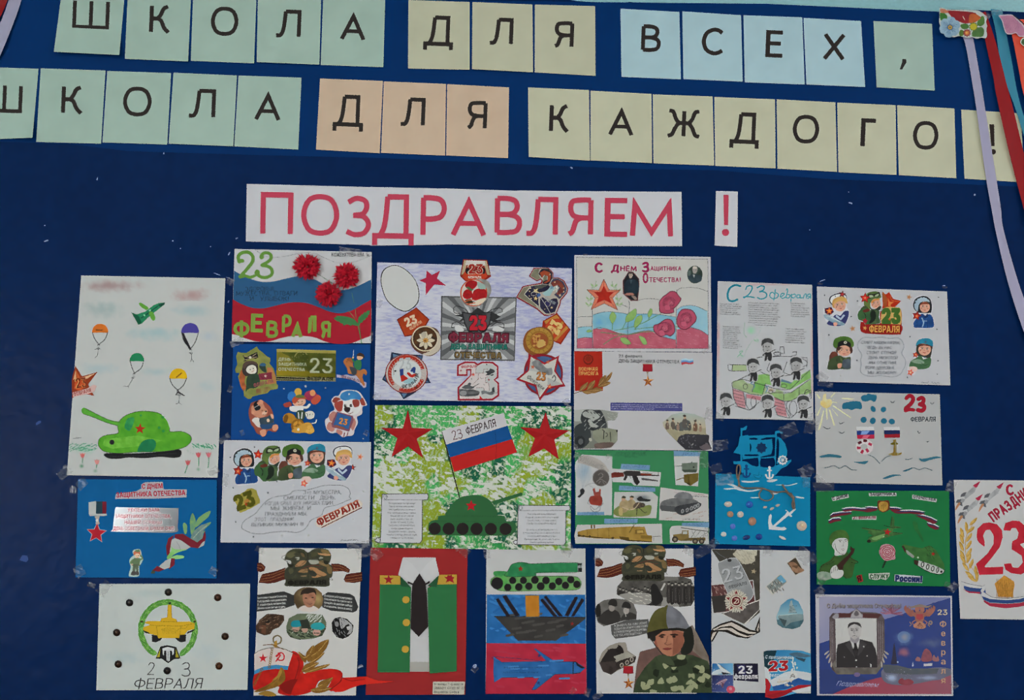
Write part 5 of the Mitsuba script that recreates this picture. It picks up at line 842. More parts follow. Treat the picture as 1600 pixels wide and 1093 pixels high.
for x, y, q in ((118, 290, 41), (191, 318, 25), (225, 270, 24), (267, 315, 26), (299, 270, 24), (336, 310, 25), (378, 267, 26), (418, 310, 27), (454, 270, 26), (498, 308, 25), (543, 277, 25), (588, 304, 25), (625, 265, 25), (667, 297, 25)):
    P('tank__wheel'); C.n -= C.inc; e('1c1a1c', x, y, q, q*1.02)
C.n += C.inc
P('tank__star'); st('8a2c1c', 279, 190, 22, 0, .42)
P('ship'); f('3c3a38~2c2a2a~16', '100 516 310 520 410 518 720 522 728 532 640 600 560 655 525 685 260 684 180 600'); hatch('464442', 16, 180, 540, 600, 650, 70, 70, -10, 4); l('1c1a1a', 5, '100 518 725 524')
P('ship__funnel'); f('a86a1c~b87c2c~8', '312 374 405 374 408 518 318 520'); kk('6a7478', 2, '312 374 360 372 405 374 408 440 408 518 360 520 318 520 314 450')
for p in ('108 400 128 392 208 515 182 518', '155 380 180 370 275 512 245 518', '440 385 455 374 570 515 545 518', '414 404 432 395 535 517 505 518', '652 385 672 382 672 395 608 518 582 512', '700 392 718 405 650 515 626 518'):
    P('ship__gun'); f('1c1620', p); q = nums(p); l('3a3a44', 3, [q[0]*.8+q[-1]*.2, q[0]*.2+q[-1]*.8])
l('5a5a54', 3, '440 395 525 510')
P('ship__star'); st('7a2420', 635, 568, 17, 6)
P('plane'); f('2f68a4~1f5590~12', '95 795 150 832 430 826 455 822 372 740 380 738 520 830 640 830 665 834 725 872 690 905 640 912 520 915 500 930 385 1020 358 1022 410 935 150 938 98 972 92 900'); kk('1c3860', 2.5, '95 795 150 832 300 829 425 826'); l('1c3860', 3, '372 740 520 830 640 830'); l('1c3860', 3, '150 938 410 935 358 1022 385 1020 515 915 640 912'); f('15151c', '660 836 725 872 700 876 668 856'); l('15151c', 5, '642 832 640 912'); k('15151c', 5, '642 832 660 832 680 850'); l('15151c', 4, '640 912 690 905'); hatch('3f78b2', 12, 150, 845, 600, 915, 80, 60, -2, 5)
for y, n in ((870, 22), (902, 20)):
    for i in range(n): l('1c2c48', 2.5, [(168+i*12, y-4), (167+i*12, y+5)])
st('22346a', 408, 786, 15); st('22346a', 402, 975, 15)
tape(600, 60, 80, 60, 40, up=.5); tape(640, 1030, 50, 40, -50); tape(740, 1040, 40, 60, 20); tape(46, 90, 40, 60, -10)
# ---- roses and star drawing
thing('greeting_card', 'drawn card with three pink roses, a red star and two oval portrait photos', GC, z=.6)
view(890, 390, 6.831); W12 = 'b9b9be'
sheet(W12, '50 55 1505 75 1515 1090 50 1080')
P('paper_field'); f('b9b9b6', '74 80 1475 100 1482 1055 78 1052'); 
for p, c in (('250 695 340 668 430 660 560 675 630 688 700 685 900 685 1060 705 1135 718 1130 960 1000 930 900 870 780 865 620 900 520 880 400 840 300 830 250 850', '6fa6bc~83b2c2~10'), ('88 830 150 820 242 818 242 940 160 935 88 950', '7aacbe~8ab4c0~8'), ('1145 640 1200 605 1280 592 1360 605 1470 655 1478 905 1380 860 1300 830 1150 850', '83b2c6~92bac8~9'),
             ('250 850 320 830 420 850 520 890 620 902 720 880 850 862 1000 930 1132 962 1140 1052 250 1050', 'a8485c~b86474~8'), ('80 950 160 935 242 940 244 1050 80 1050', 'a8506a~b86474~8'), ('1145 850 1300 828 1400 860 1480 912 1482 1055 1142 1052', 'a84a60~b86678~8')): f(c, spline(p, True)) if 0 else f(c, p)
wash('5f9cc0', '76aabd', 320, 770, 60, 60); hatch('c88a98', 3, 260, 880, 1460, 1030, 60, 40, 15, 7); hatch('c88a98', 5, 100, 960, 170, 1030, 50, 50, -5, 8)
for p in ('88 720 150 712 242 712', '88 830 150 820 242 818', '250 695 340 668 430 660 560 675 630 688 700 685 900 685 1060 705 1135 718', '510 570 560 585 620 612', '250 850 320 830 420 850 520 890 620 902 720 880 850 862 960 900', '1000 930 1132 962', '80 950 160 935 242 940', '650 545 740 535 850 520 960 530', '1148 440 1180 412 1280 402 1380 412 1475 445', '1145 640 1200 605 1280 592 1360 605 1470 655', '1300 828 1400 860 1480 912'): k('3c4046', 4, p)
for p in ('244 620 240 800 248 1050', '632 545 640 600 628 700 620 880 622 1050', '1145 430 1140 600 1135 800 1140 1052'): k('3c4046', 5, p)
l('4a4e54', 4, '74 80 1475 100 1482 1055 78 1052 74 80')
P('star')
for x, y, m in ((265, 380, 1), (470, 380, -1), (215, 520, 1), (520, 520, -1), (210, 580, 1), (525, 580, -1), (225, 440, 1), (510, 430, -1)):
    k('6a8a60', 4, [(x-20*m, y+25), (x, y+20), (x+18*m, y-45)]); b('8aa878', [(x-40*m, y-18), (x-18*m, y-8), (x-4*m, y+16), (x-30*m, y+6)]); b('8aa878', [(x+28*m, y-14), (x+30*m, y+6), (x, y+18), (x+8*m, y-2)])
q = nums('365 318 420 430 538 432 455 515 510 640 370 570 232 635 275 515 190 428 312 432'); f('5a2a24', Polygon(q).buffer(4).exterior.coords[:]); f('c8745c', q); qi = q*.62+np.array([367, 480])*.38
for i in range(10): l('5a2a24', 3, [q[i], qi[i]])
f('b04038', qi); f('a8281a~98201a~6', q*.58+np.array([367, 480])*.42)
P('heading'); old = sub(0, 0, 0, 0)
for s, x, y, hh, w in (('С', 266, 234, 88, 88), ('Д', 440, 228, 62, 88), ('Нём', 540, 224, 46, 175), ('З', 772, 232, 92, 80), ('ащитника', 862, 220, 40, 330), ('О', 780, 345, 88, 60), ('течества!', 850, 342, 44, 335)):
    h('8a1f4c', s.upper(), x, y, hh, w=w, sw=24 if len(s) < 2 else 20, it=.12 if s == 'Д' else 0)
P('veteran_photo', th=.2); f('6a4040', '628 232 680 235 742 310 745 370 730 545 655 545 570 470 566 330'); S('man'); f('22242a~15171c~6', '630 240 676 242 736 314 738 370 722 538 658 536 580 466 574 334'); b('a89a90', '630 265 645 248 668 250 674 275 660 300 640 300'); e('3a3430', 650, 250, 22, 8); e('2c2420', 643, 272, 4, 3); e('2c2420', 662, 272, 4, 3); b('20303a~182630~6', '600 340 640 315 700 320 735 360 735 450 660 470 590 450'); f('3c4a52', '640 318 655 372 672 320'); b('9a6a60', '590 480 610 462 670 460 690 480 640 488'); b('8a7870', '660 495 690 490 720 520 700 535')
P('veteran_photo', th=.2, edge='3c4a3c'); e('2c3a34', 1337, 265, 82, 94); S('man'); e('3f4c46~28342e~6', 1337, 265, 76, 88); b('9a9490', '1310 200 1330 180 1358 185 1365 215 1350 250 1322 250'); e('bdb6ae', 1337, 190, 26, 14); e('2c2420', 1326, 215, 4, 3); e('2c2420', 1350, 215, 4, 3); b('33424a~28363e~6', '1265 290 1300 260 1340 265 1395 270 1412 310 1385 345 1310 345'); f('a0a4a4', '1312 262 1330 300 1338 268'); b('54625e', '1262 230 1290 220 1290 270 1264 275')
P('rose_stems')
for p in ('480 860 620 835 760 790 860 740 975 680', '690 850 800 835 900 825', '360 1010 450 950 560 905', '330 880 600 905 760 880 905 870', '1120 820 1180 828', '455 850 460 780', '565 840 600 770', '700 840 740 800', '840 745 868 690', '190 870 240 872'): k('5f8a5c', 7, p)
for p in ('460 660 490 690 495 730 460 785 430 745 430 700', '705 630 712 690 680 745 605 770 600 720 640 670', '770 700 772 750 740 800 690 830 695 760 720 715', '870 625 885 670 860 715 838 715 838 670', '540 945 600 940 655 1000 600 1010 560 985', '740 920 800 940 825 1000 790 1010 760 970', '180 870 210 852 235 868 200 882'): b('8fb06a~7ca45c~6', p); kk('4a6a40', 2.5, p)
for cx, cy, w, hh, s, p in ((1072, 565, 110, 110, 1, '1075 445 1130 450 1170 500 1188 530 1150 590 1110 630 1112 665 1050 680 970 665 958 600 960 550 1000 500 1030 480'), (1247, 740, 100, 105, 2, '1250 632 1310 650 1350 710 1345 760 1310 800 1270 835 1220 850 1160 820 1145 750 1165 680 1200 640'), (1012, 835, 110, 95, 3, '1030 740 1090 755 1120 820 1118 880 1075 920 1030 905 970 925 905 870 900 810 950 790')):
    P('rose'); b('b0506a~a04058~9', p); kk('54182c', 7, p)
    for i in range(5): k('54182c', 5, [(cx+math.cos(t_+i*1.3+s)*w*(.85-.16*i)*.8, cy+math.sin(t_+i*1.3+s)*hh*(.85-.16*i)*.75) for t_ in np.linspace(0, 3.6, 6)])
    b('bc6478', [(cx-20, cy-10), (cx+20, cy-20), (cx+30, cy+15), (cx-10, cy+25)]); ring('54182c', cx+4, cy+3, 16, 12, 0, 300); b('b85870', [(cx-60, cy+30), (cx-10, cy+25), (cx+5, cy+75), (cx-45, cy+80)]); kk('5c1c30', 3, [(cx-60, cy+30), (cx-10, cy+25), (cx+5, cy+75), (cx-45, cy+80)])
tape(1460, 1060, 110, 40, -45); tape(170, 52, 50, 20, 0)
# ---- oath card
def gold_star_medal():
    f('7c1420', '757 186 858 188 856 210 860 265 808 268 755 262 760 210'); f('941c28', '762 190 853 192 850 258 766 256'); l('8a7040', 4, '757 188 860 190'); l('5c4a34', 5, '808 268 808 300'); e('7c5c30', 807, 278, 8); f('a86a34', '808 300 822 345 872 348 832 375 850 418 812 395 775 418 792 370 755 348 798 345'); f('7a3c1c', '808 300 822 345 812 368'); f('7a3c1c', '872 348 832 375 812 368'); f('7a3c1c', '850 418 812 395 812 368'); f('7a3c1c', '775 418 792 370 812 368'); f('7a3c1c', '755 348 798 345 812 368'); f('d09a5c', '808 300 798 345 812 368'); f('d09a5c', '872 348 822 345 812 368')
thing('greeting_card', 'white card with a red oath booklet, a gold star medal and two tank photos', GC, z=.5)
view(890, 540, 6.622); W13 = 'b4b4b8'
sheet(W13, '45 55 1475 70 1480 1085 45 1070')
P('oath_booklet', th=.25, edge='8a1c14'); f('a8281a>941f16>50,60,330,460', '48 56 336 58 345 466 55 466'); ring('6a1c10', 193, 140, 52, 40); e('7c2414', 193, 135, 30); k('5c1810', 6, '150 160 175 190 193 192 212 190 238 160'); st('5c1810', 193, 100, 10); t('c49458', 'ВОЕННАЯ', 92, 258, 38, w=198, wt=700); t('c49458', 'ПРИСЯГА', 92, 305, 38, w=206, wt=700)
P('oath_booklet__laurel', th=.15)
for p in ('100 470 120 420 188 375 175 430 130 460', '180 455 205 390 262 358 250 420 215 450', '295 415 320 340 380 302 365 360 330 400', '360 370 390 315 440 272 425 330 395 365', '300 420 350 370 425 378 390 410 330 430', '210 460 270 430 345 450 290 480 240 490', '130 470 190 455 240 485 190 500 150 490'): b('8f6c40~6a4a24~5', p); q = nums(p); k('b89868', 3, [q[0], q.mean(0), q[2]])
k('5c4020', 6, '45 496 100 475 200 455 300 415 380 350')
P('title_text'); t('2c2e32', '23 февраля', 505, 118, 29, w=245, a=1, wt=600); t('26282c', 'ДЕНЬ ЗАЩИТНИКА ОТЕЧЕСТВА', 505, 172, 34, w=632, a=1, wt=600)
P('tricolour'); b('a8c4d4', '1158 140 1200 130 1240 140 1275 132 1276 152 1240 158 1200 148 1158 158'); b('5c86b8', '1158 155 1200 148 1240 158 1276 150 1276 170 1240 176 1200 168 1160 176'); b('a83c44', '1160 174 1200 166 1240 176 1276 168 1278 184 1240 190 1200 186 1162 196')
P('medal', th=.15); gold_star_medal()
P('text_strip', th=.15, edge='2c3464'); f('34386e~50508a~14', '424 586 1166 594 1166 676 422 668')
for i, (s, w) in enumerate((('23 февраля - это день воинской славы, день защитников всего Отечества. Мы гордимся', 690), ('нашими защитниками и поздравляем всех, кто носит погоны, кто стоял на страже, мира - на', 728), ('Родине с самым теплым, мужским праздником!', 445))): t('a8a8c0', s, 432, 612+i*21, 11, w=w, a=.6, wt=600)
P('tank_crew_photo', th=.2, clip='45 665 150 655 330 660 500 690 498 730 470 770 390 775 400 850 498 870 495 980 430 1052 330 1062 70 1065 48 1050')
f('8a8e8a>6a6e66>45,660,45,1060', '45 655 505 655 505 1070 45 1070'); b('a4a8a4', '40 670 150 660 160 760 45 775'); S('soldier'); b('3a3e40~24282a~6', '115 740 150 670 250 665 320 670 360 740 385 840 330 860 250 880 180 850 125 790'); b('989c98', '140 690 230 665 290 720 240 760 150 730'); b('9ca09c', '190 770 300 700 310 740 240 790 300 830 230 840'); b('868a84', '370 700 500 690 490 740 400 770'); b('33383a', '50 850 160 800 220 900 200 1000 120 1065 48 1060'); S('tank'); f('8c9080~767a68~9', '240 880 330 850 480 860 495 900 490 990 430 1010 300 1010 240 950'); e('24282a', 110, 990, 52, 60); e('54585a', 115, 990, 26, 32); ring('3a3c34', 372, 920, 24, 16, -90, 90); l('33352c', 10, '355 890 352 960'); l('33352c', 8, '420 895 425 985'); b('6a5a54~544844~5', '270 1010 450 1000 420 1060 280 1062'); e('a8a89c', 215, 970, 16, 20, -30); hatch('1c2022', 7, 150, 690, 350, 860, 50, 40, 40, 7); hatch('a8aca8', 6, 140, 760, 360, 900, 55, 36, -40, 8); hatch('a8aca8', 4, 380, 700, 490, 760, 30, 26, 20, 9); e('1c1e20', 490, 880, 8, 12)
P('desert_crew_photo', th=.2, clip='962 790 1000 760 1060 710 1150 690 1290 705 1400 750 1410 850 1410 905 1445 930 1440 990 1470 1065 1400 1080 1200 1075 1110 990 1080 960 1020 900 970 830')
f('9aa8a4>b0a48c>1200,690,1200,860', '960 690 1475 690 1475 860 960 860'); f('a09a84~8e886e~8', '960 850 1420 850 1420 920 1110 990 960 900'); S('tank'); f('2c2c32~36363c~8', '1110 990 1130 940 1200 910 1440 920 1475 1080 1190 1080'); S('crew'); b('5c605e~44484a~6', '1080 840 1150 790 1230 770 1260 850 1180 880 1100 870')
for x, y, s, c in ((1010, 805, 1, '6a5a50'), (1068, 795, 1.15, '5c544c'), (1190, 770, 1.35, '54504c'), (1300, 815, 1.15, '6a5040'), (1120, 825, .8, '8a7468'), (1240, 830, .8, '4a4844'), (1352, 840, .8, '8c7464')):
    b(c, [(x-14*s, y+55*s), (x-18*s, y+10*s), (x-6*s, y-12*s), (x+10*s, y-12*s), (x+20*s, y+12*s), (x+16*s, y+55*s)]); e('b09880', x+2, y-22*s, 10*s, 13*s); e('3c342e', x, y-34*s, 12*s, 9*s)
hatch('c0b49c', 5, 1000, 800, 1380, 860, 60, 24, 70, 3); l('4a4844', 5, '1290 815 1305 775 1310 760'); b('8a8a8a', '1258 1030 1278 1005 1280 1025'); specks('5c5c62', 1150, 920, 1440, 1060, 30, 7, 4); b('5c5458', '1350 1050 1420 1010 1460 1060 1400 1078')
tape(1440, 700, 70, 120, 10); tape(60, 1050, 50, 60, 0)
# ---- weapons collage on green
thing('greeting_card', 'green card with pasted pictures of parachute, rifle, gunners, tank, train and truck', GC, z=.5)
view(890, 695, 6.831)
sheet('347a50', '55 50 1480 65 1490 1060 60 1055')
P('pencil_text'); h('1f4a34', 'ВООРУЖЕНИЕ', 500, 90, 18, w=320, sw=9, a=1); h('1f4a34', 'ВЕЛИКОЙ ОТЕЧЕСТВЕННОЙ', 490, 112, 16, w=330, sw=9, a=.6); h('1f4a34', 'ВОЙНЫ', 590, 130, 14, w=130, sw=9)
P('parachute_picture', th=.25); f('b4b6b8', '130 100 455 120 452 748 66 745 62 180'); b('8aa0b0^b4b6b8^150,280,110,160', '70 190 240 220 260 400 120 420 70 330'); b('a4a09c', '85 180 100 130 160 108 260 130 350 180 400 240 420 285 340 270 200 220 100 190')
for i in range(13): k('6a6864', 4, [(110+i*22, 118+i*4+i*i*.45), (120+i*18, 160+i*5), (105+i*22+20, 185+i*8)])
for x in (88, 130, 170, 210, 330): l('8a98a4', 2, [(x, 200), (140, 470)])
S('parachutist'); b('26282a', '120 470 140 462 160 485 150 520 125 540 108 560 85 550 115 520 110 490'); k('26282a', 6, '130 530 108 558'); k('8a8e92', 6, '165 440 210 415 265 405'); k('8a8e92', 4, '205 425 250 455')
P('parachute_picture__medal', th=.2, edge='4a4644'); e('55504e~46423f~8', 335, 350, 90, 90); ring('6a6664', 335, 350, 88, 82); k('8a8684', 5, '305 320 330 300 355 315 345 345 320 350'); k('8a8684', 6, '285 395 320 365 350 370 390 400'); k('8a8684', 4, '310 410 340 380 370 410')
P('parachute_picture__harness'); f('7c3a34~94483e~6', '246 470 268 455 278 500 310 498 318 465 334 470 330 560 320 545 265 545'); b('7a2c24~8c3a30~6', '210 575 230 545 320 540 348 570 338 640 280 642 220 625'); k('5c5a58', 5, '220 560 195 615 210 632'); k('5c5a58', 5, '345 560 355 620 335 650'); kk('6a6a70', 6, '225 650 270 690 320 650 325 690 280 712 235 695')
for p, s, x, y, w in (('553 200 858 215 855 268 540 258', 'АВТОМАТ АК', 570, 240, 250), ('1110 60 1400 75 1390 120 1112 115', 'ДОТ', 1200, 105, 150), ('530 430 915 455 915 498 526 482', 'СТАНКОВЫЙ ПУЛЕМЁТ', 560, 470, 340), ('82 715 368 712 370 745 82 748', 'ПАРАШЮТ', 140, 740, 180), ('370 785 728 785 725 830 368 838', 'БРОНЕПОЕЗД', 430, 820, 260), ('1200 830 1490 822 1488 880 1196 868', 'КАТЮША', 1240, 860, 180)):
    P('blue_label', th=.2, edge='5c7c9c'); f('5f86a8~6f92b0~9', p); h('3c5a80', s, x, y, 26, w=w, sw=8, jit=3, it=.1)
P('rifle_picture', th=.25); f('b8babc', '440 248 978 290 960 440 690 430 655 400 460 395'); S('rifle'); f('54201c~6a2c24~6', '445 300 480 288 575 295 582 335 490 345 448 348'); f('2f2c2c', '575 285 610 272 750 278 760 310 960 320 955 330 750 328 600 330 580 310'); f('6a2c20', '760 300 870 306 872 325 755 322'); f('242222', '590 325 620 335 595 378 572 372'); f('242222', '665 325 715 325 750 395 720 432 690 400'); l('242222', 5, '950 290 945 320'); l('3a3838', 4, '640 325 650 350 670 350'); f('4a4a4c', '766 348 835 358 945 375 940 388 830 378 770 372'); l('2f2c2c', 4, '780 290 880 305')
P('turret_picture', th=.25); f('b6b8b8', '1112 118 1390 118 1372 440 1130 425'); f('5a665c~6c786c~6', '1198 195 1365 185 1362 265 1200 270'); f('3c463e', '1195 262 1362 262 1350 292 1220 290'); l('3c4440', 6, '1132 225 1200 222'); f('3c463e', '1290 188 1310 170 1308 192'); e('2c3430', 1325, 235, 10); f('6a5c2c~5a4c20~6', '1218 315 1375 298 1372 380 1290 435 1222 395'); f('4a3e18', '1268 320 1290 432 1262 405'); f('2c2616', '1225 390 1290 435 1285 410'); l('5c4c28', 8, '1140 372 1210 350 1250 365')
P('gunners_picture', th=.25); f('b2b4b2', '478 500 880 498 945 550 925 780 468 772'); wash('5c646c', 'b2b4b2', 775, 565, 120, 48); b('7c8450~6c7840~8', '475 690 560 640 720 660 860 640 870 700 820 755 560 765 478 740'); S('gunners'); b('a89878~8e7c58~6', '530 640 560 590 610 585 640 640 620 700 560 720'); b('8a7858~a09070~5', '610 620 650 580 690 590 710 640 690 690 640 680'); e('b09078', 575, 572, 22, 24); e('b09078', 662, 562, 20, 22); b('3c3a30', '555 560 570 542 600 552 596 566 565 566'); b('3c3a30', '645 555 660 538 684 548 680 560'); b('a89868', '525 680 560 670 565 745 530 745'); b('26282a', '720 570 760 545 790 570 860 580 850 600 780 600 735 595'); b('54483c', '680 650 720 610 800 625 780 660 700 680'); k('1f1f1f', 7, '720 670 715 745'); k('1f1f1f', 6, '730 660 800 720 820 715'); k('b8a890', 8, '560 660 640 690 700 670 740 620'); ring('33302c', 780, 640, 24, 14)
P('tank_picture', th=.25, clip='970 450 1480 522 1486 818 955 800 958 600'); f('b4b3b2', '970 450 1480 522 1486 818 955 800 958 600'); hatch('a08c88', 4, 1100, 500, 1460, 580, 60, 70, 8, 3); hatch('a08478', 5, 980, 710, 1450, 790, 80, 80, -10, 4); S('tank'); b('6c6e6e~54565a~6', '965 640 990 600 1060 575 1130 565 1300 570 1390 620 1370 660 1220 740 1130 700 980 690'); b('7c7e80~64666a~6', '1125 560 1140 520 1190 500 1270 510 1310 545 1300 572'); l('3a3c40', 4, '1300 545 1470 550'); f('4a4c4e', '965 640 1130 655 1135 715 980 700'); b('3c3e42~2c2e32~5', '1130 660 1250 630 1390 615 1385 665 1220 745 1135 715')
for x, y in ((1205, 705), (1255, 692), (1300, 675), (1338, 658), (1370, 642)): e('8a8c8e', x, y, 17, 24, 15); e('54565a', x, y, 9, 13, 15)
h('4a4c50', 'ТАНК Т-34', 1200, 802, 18, w=195, sw=9, a=-1, jit=3)
P('train_picture', th=.25); f('b4b5b4', '80 850 985 838 992 1052 62 1050 50 960'); S('train'); f('a08240~8c6e30~8', '85 925 180 900 400 880 640 868 800 872 830 960 880 965 880 1030 640 1025 520 1000 280 995 90 975'); l('6a5220', 4, '185 900 190 985'); l('6a5220', 4, '300 890 302 990'); l('6a5220', 4, '415 880 420 1000'); l('7c6228', 4, '440 890 640 880'); f('6a5224', '700 905 790 900 800 945 700 945'); f('b09450', '720 912 785 908 790 938 722 938'); f('7a6228', '760 960 880 970 880 1000 760 995'); f('54421c', '530 975 630 985 640 1020 540 1000'); f('5c4a20', '225 850 240 850 242 890 226 892'); f('5c4a20', '255 850 270 850 272 885 256 888'); l('54421c', 8, '640 930 690 850'); f('3c3018', '90 970 280 990 520 1000 640 1025 880 1035 880 1028 640 1012 280 980 90 960')
for x, y in ((100, 965), (150, 970), (215, 975), (460, 992)): e('3c3018', x, y, 14, 12)
l('6a6a6a', 6, '890 975 970 970'); l('6a6a6a', 4, '897 975 900 1020')
P('truck_picture', th=.25); f('b4b5b4', '1090 865 1150 858 1480 880 1488 1056 1072 1042 1066 900'); S('truck'); f('6c5c34~7c6a3c~6', '1105 955 1195 945 1200 910 1268 910 1275 1000 1180 1020 1110 1000'); f('a4a8a4', '1208 918 1255 918 1258 950 1206 950'); f('5c5030', '1270 990 1450 985 1450 1020 1180 1022'); k('4a4a44', 8, '1190 880 1320 900 1480 920'); l('4a4a44', 4, '1300 905 1340 980'); l('4a4a44', 4, '1350 905 1300 985'); l('4a4a44', 4, '1400 912 1340 985'); l('4a4a44', 4, '1480 925 1390 985')
for x, y, q in ((1125, 1005, 33), (1340, 1025, 30), (1410, 1025, 30)): e('3a342c', x, y, q); e('7c7464', x, y, q*.5)
tape(1430, 150, 90, 180, -10, up=.7); tape(90, 120, 90, 80, 20); tape(1460, 940, 60, 110, 10, up=.7); tape(420, 125, 60, 60, 0, up=.7)
# ---- collage with the soldier's portrait
thing('greeting_card', 'white collage card with a camouflage 23 and a large helmeted soldier portrait', GC, z=.6)
view(920, 840, 4.32)
sheet('bcbcbe', '40 70 705 72 728 1050 52 1050')
P('parade_photo', th=.2, clip='188 380 190 330 230 285 450 260 640 262 690 280 712 330 712 420 690 458 620 464 500 462 300 445 250 415')
f('55534f~3c3a38~7', '180 255 720 255 720 470 180 470'); f('8a8884', '500 400 600 400 610 465 485 465')
for i in range(13): x, y = 190+i*21, 345+(i*37 % 30); b('2a2827' if i % 3 else '454341', [(x-14, y+90), (x-16, y+20), (x, y), (x+16, y+20), (x+14, y+90)]); e('8a8681', x, y-10, 7, 9); e('2a2827', x, y-18, 9, 5)
b('8a8884', '205 385 300 370 420 380 415 440 320 450 250 430'); hatch('c0beb8', 5, 260, 380, 410, 430, 30, 22, 15, 4)
for i in range(8): x, y = 540+i*23, 318+(i % 2)*8; b('262423' if i % 2 else '33302f', [(x-13, y+112), (x-14, y+14), (x, y), (x+14, y+14), (x+12, y+112)]); e('96918b', x, y-10, 7, 9); f('232120', [(x-9, y-14), (x-8, y-24), (x+8, y-24), (x+9, y-14)]); l('55524f', 3, [(x, y+20), (x+2, y+105)])
b('1f1e1e', '420 330 450 310 480 360 500 420 440 462 425 420'); l('b0aeaa', 12, '490 350 512 310'); f('6a6864', '480 265 600 258 605 282 490 295')
old = sub(60, 150, 52, 136, .94)
for p, q in RL: P('striped_ribbon', th=.2); C.n -= C.inc; ribbon_side(p, q)
C.n += C.inc
back(old)
P('camouflage_number', th=.3); old = sub(400, 180, 370, 166, .93); camo23(); back(old)
P('soldiers_photo', th=.2, clip='40 490 55 450 100 420 170 408 250 415 300 440 325 500 320 550 240 555 160 580 100 595 60 570')
f('6a6866~55534f~7', '35 400 330 400 330 600 35 600'); S('soldiers'); b('2f2d2c', '60 560 90 510 140 480 200 500 210 560 140 590'); e('8a8480', 155, 470, 20, 26); b('262524', '130 445 150 412 185 420 190 460 150 455'); b('33312f', '220 560 230 520 270 500 320 520 322 560'); e('9a9490', 252, 490, 20, 24); b('262524', '222 465 240 430 275 440 282 475 240 470'); b('1f1e1d', '45 460 75 450 80 520 50 530'); l('a8a4a0', 6, '245 500 250 530')
P('verse_plate', th=.2); f('4c4c4c', '148 590 250 555 400 548 408 575 400 640 330 660 180 680 155 650')
for i, (s, w) in enumerate((('А ЗНАЕТЕ ЛИ, КАК ПОЮТ', 225), ('ТОЛЬКО НА ВОЙНЕ О НЕЙ ПОЮТ', 230), ('О КРЕПКОЙ СОЛДАТСКОЙ ДРУЖБЕ', 220), ('И О ТЕХ, КТО ЖДЁТ НАС', 190))): t('b8b8b8', s, 170, 600+i*22, 14, w=w, a=-5.5, wt=600)
P('tank_photo', th=.2, clip='66 830 90 770 140 725 200 705 250 705 262 760 320 800 310 840 220 880 150 922 95 900')
f('8a847c', '60 700 330 700 330 930 60 930'); b('24201f', '100 800 140 750 190 745 200 720 230 760 200 800 150 850 80 850'); S('tank'); f('3c3432~2a2422~6', '70 840 180 830 220 870 150 925 80 900'); f('9c9a90~86847a~6', '165 800 260 768 310 800 200 836'); b('2c2624', '190 838 310 800 315 830 230 878 200 880')
for x, y in ((222, 858), (258, 840), (290, 820)): e('9a9288', x, y, 13, 17, 15); e('3c3634', x, y, 7, 10, 15)
b('1f1b1a', '185 750 205 725 225 740 235 775 195 775'); l('1f1b1a', 5, '135 770 130 750')
P('medal', th=.2); old = sub(810, 186, 268, 862, .66); gold_star_medal(); back(old)
P('portrait', th=.3, edge='5a4a40', clip='345 768 450 740 470 650 700 590 735 650 810 800 832 1045 300 1042 325 850')
f('5c4440~6a504a~9', '290 730 840 580 845 1060 290 1060'); f('7c746c~64584e~8', '680 580 750 600 820 860 700 760')
S('uniform'); f('2c3626~38442e~7', '300 1045 320 960 380 870 450 800 520 780 700 790 800 830 835 900 835 1050')
R = random.Random(8)
for i in range(34):
    x, y = R.uniform(320, 820), R.uniform(820, 1040)
    if y < 820+abs(x-580)*.35: continue
    b('8f9474' if R.random() < .8 else '1c2418', [(x+R.uniform(12, 34)*math.cos(j*.9), y+R.uniform(8, 34)*math.sin(j*.9)) for j in range(7)])
b('1f261a', '500 785 560 830 640 800 660 850 560 870 500 830'); b('8f9474', '600 790 650 790 640 820 600 815'); b('3c4632', '470 790 540 800 580 860 520 850 470 830')
P('portrait__face'); b('a8745c~9a6650~8', '448 690 455 640 500 615 600 612 650 650 640 720 610 770 560 798 510 785 470 740'); f('7a4a3a~8a5644~8', '560 615 640 640 640 720 610 770 565 795 570 700')
b('2c1c16', '470 665 495 648 520 655 500 660'); b('2c1c16', '545 652 580 645 605 655 575 660'); e('241814', 495, 668, 13, 6); e('241814', 575, 666, 13, 6); k('6a3c2e', 4, '532 665 522 705 512 712 535 722 556 714'); b('7c3432', '500 748 525 740 560 745 530 758'); k('3a201a', 3, '500 748 530 750 560 746'); b('8a5242', '440 690 455 690 465 735 450 730'); k('2c2420', 5, '425 690 460 740 500 790')
P('portrait__helmet'); b('54522c~46441f~8', '395 640 410 560 450 490 510 465 535 462 540 600 480 630 420 650'); b('62646c~7a7c86^600,500,120,140', '530 462 590 480 640 530 680 610 640 615 535 600') if 0 else b('5f6168~74767e~10', '532 462 590 480 640 530 685 618 640 615 534 602'); f('1c1a16', '392 640 480 615 600 605 690 620 680 640 600 622 500 628 440 670 400 680'); b('1f1e1c', '400 640 440 640 450 690 420 690')
P('portrait__collar'); b('1c1f1a', '640 640 690 600 710 700 690 770 640 790 620 760 645 700')
tape(60, 110, 50, 80, 10); tape(670, 85, 70, 50, 30); tape(760, 90, 70, 110, 60); tape(60, 1065, 70, 40, -30)
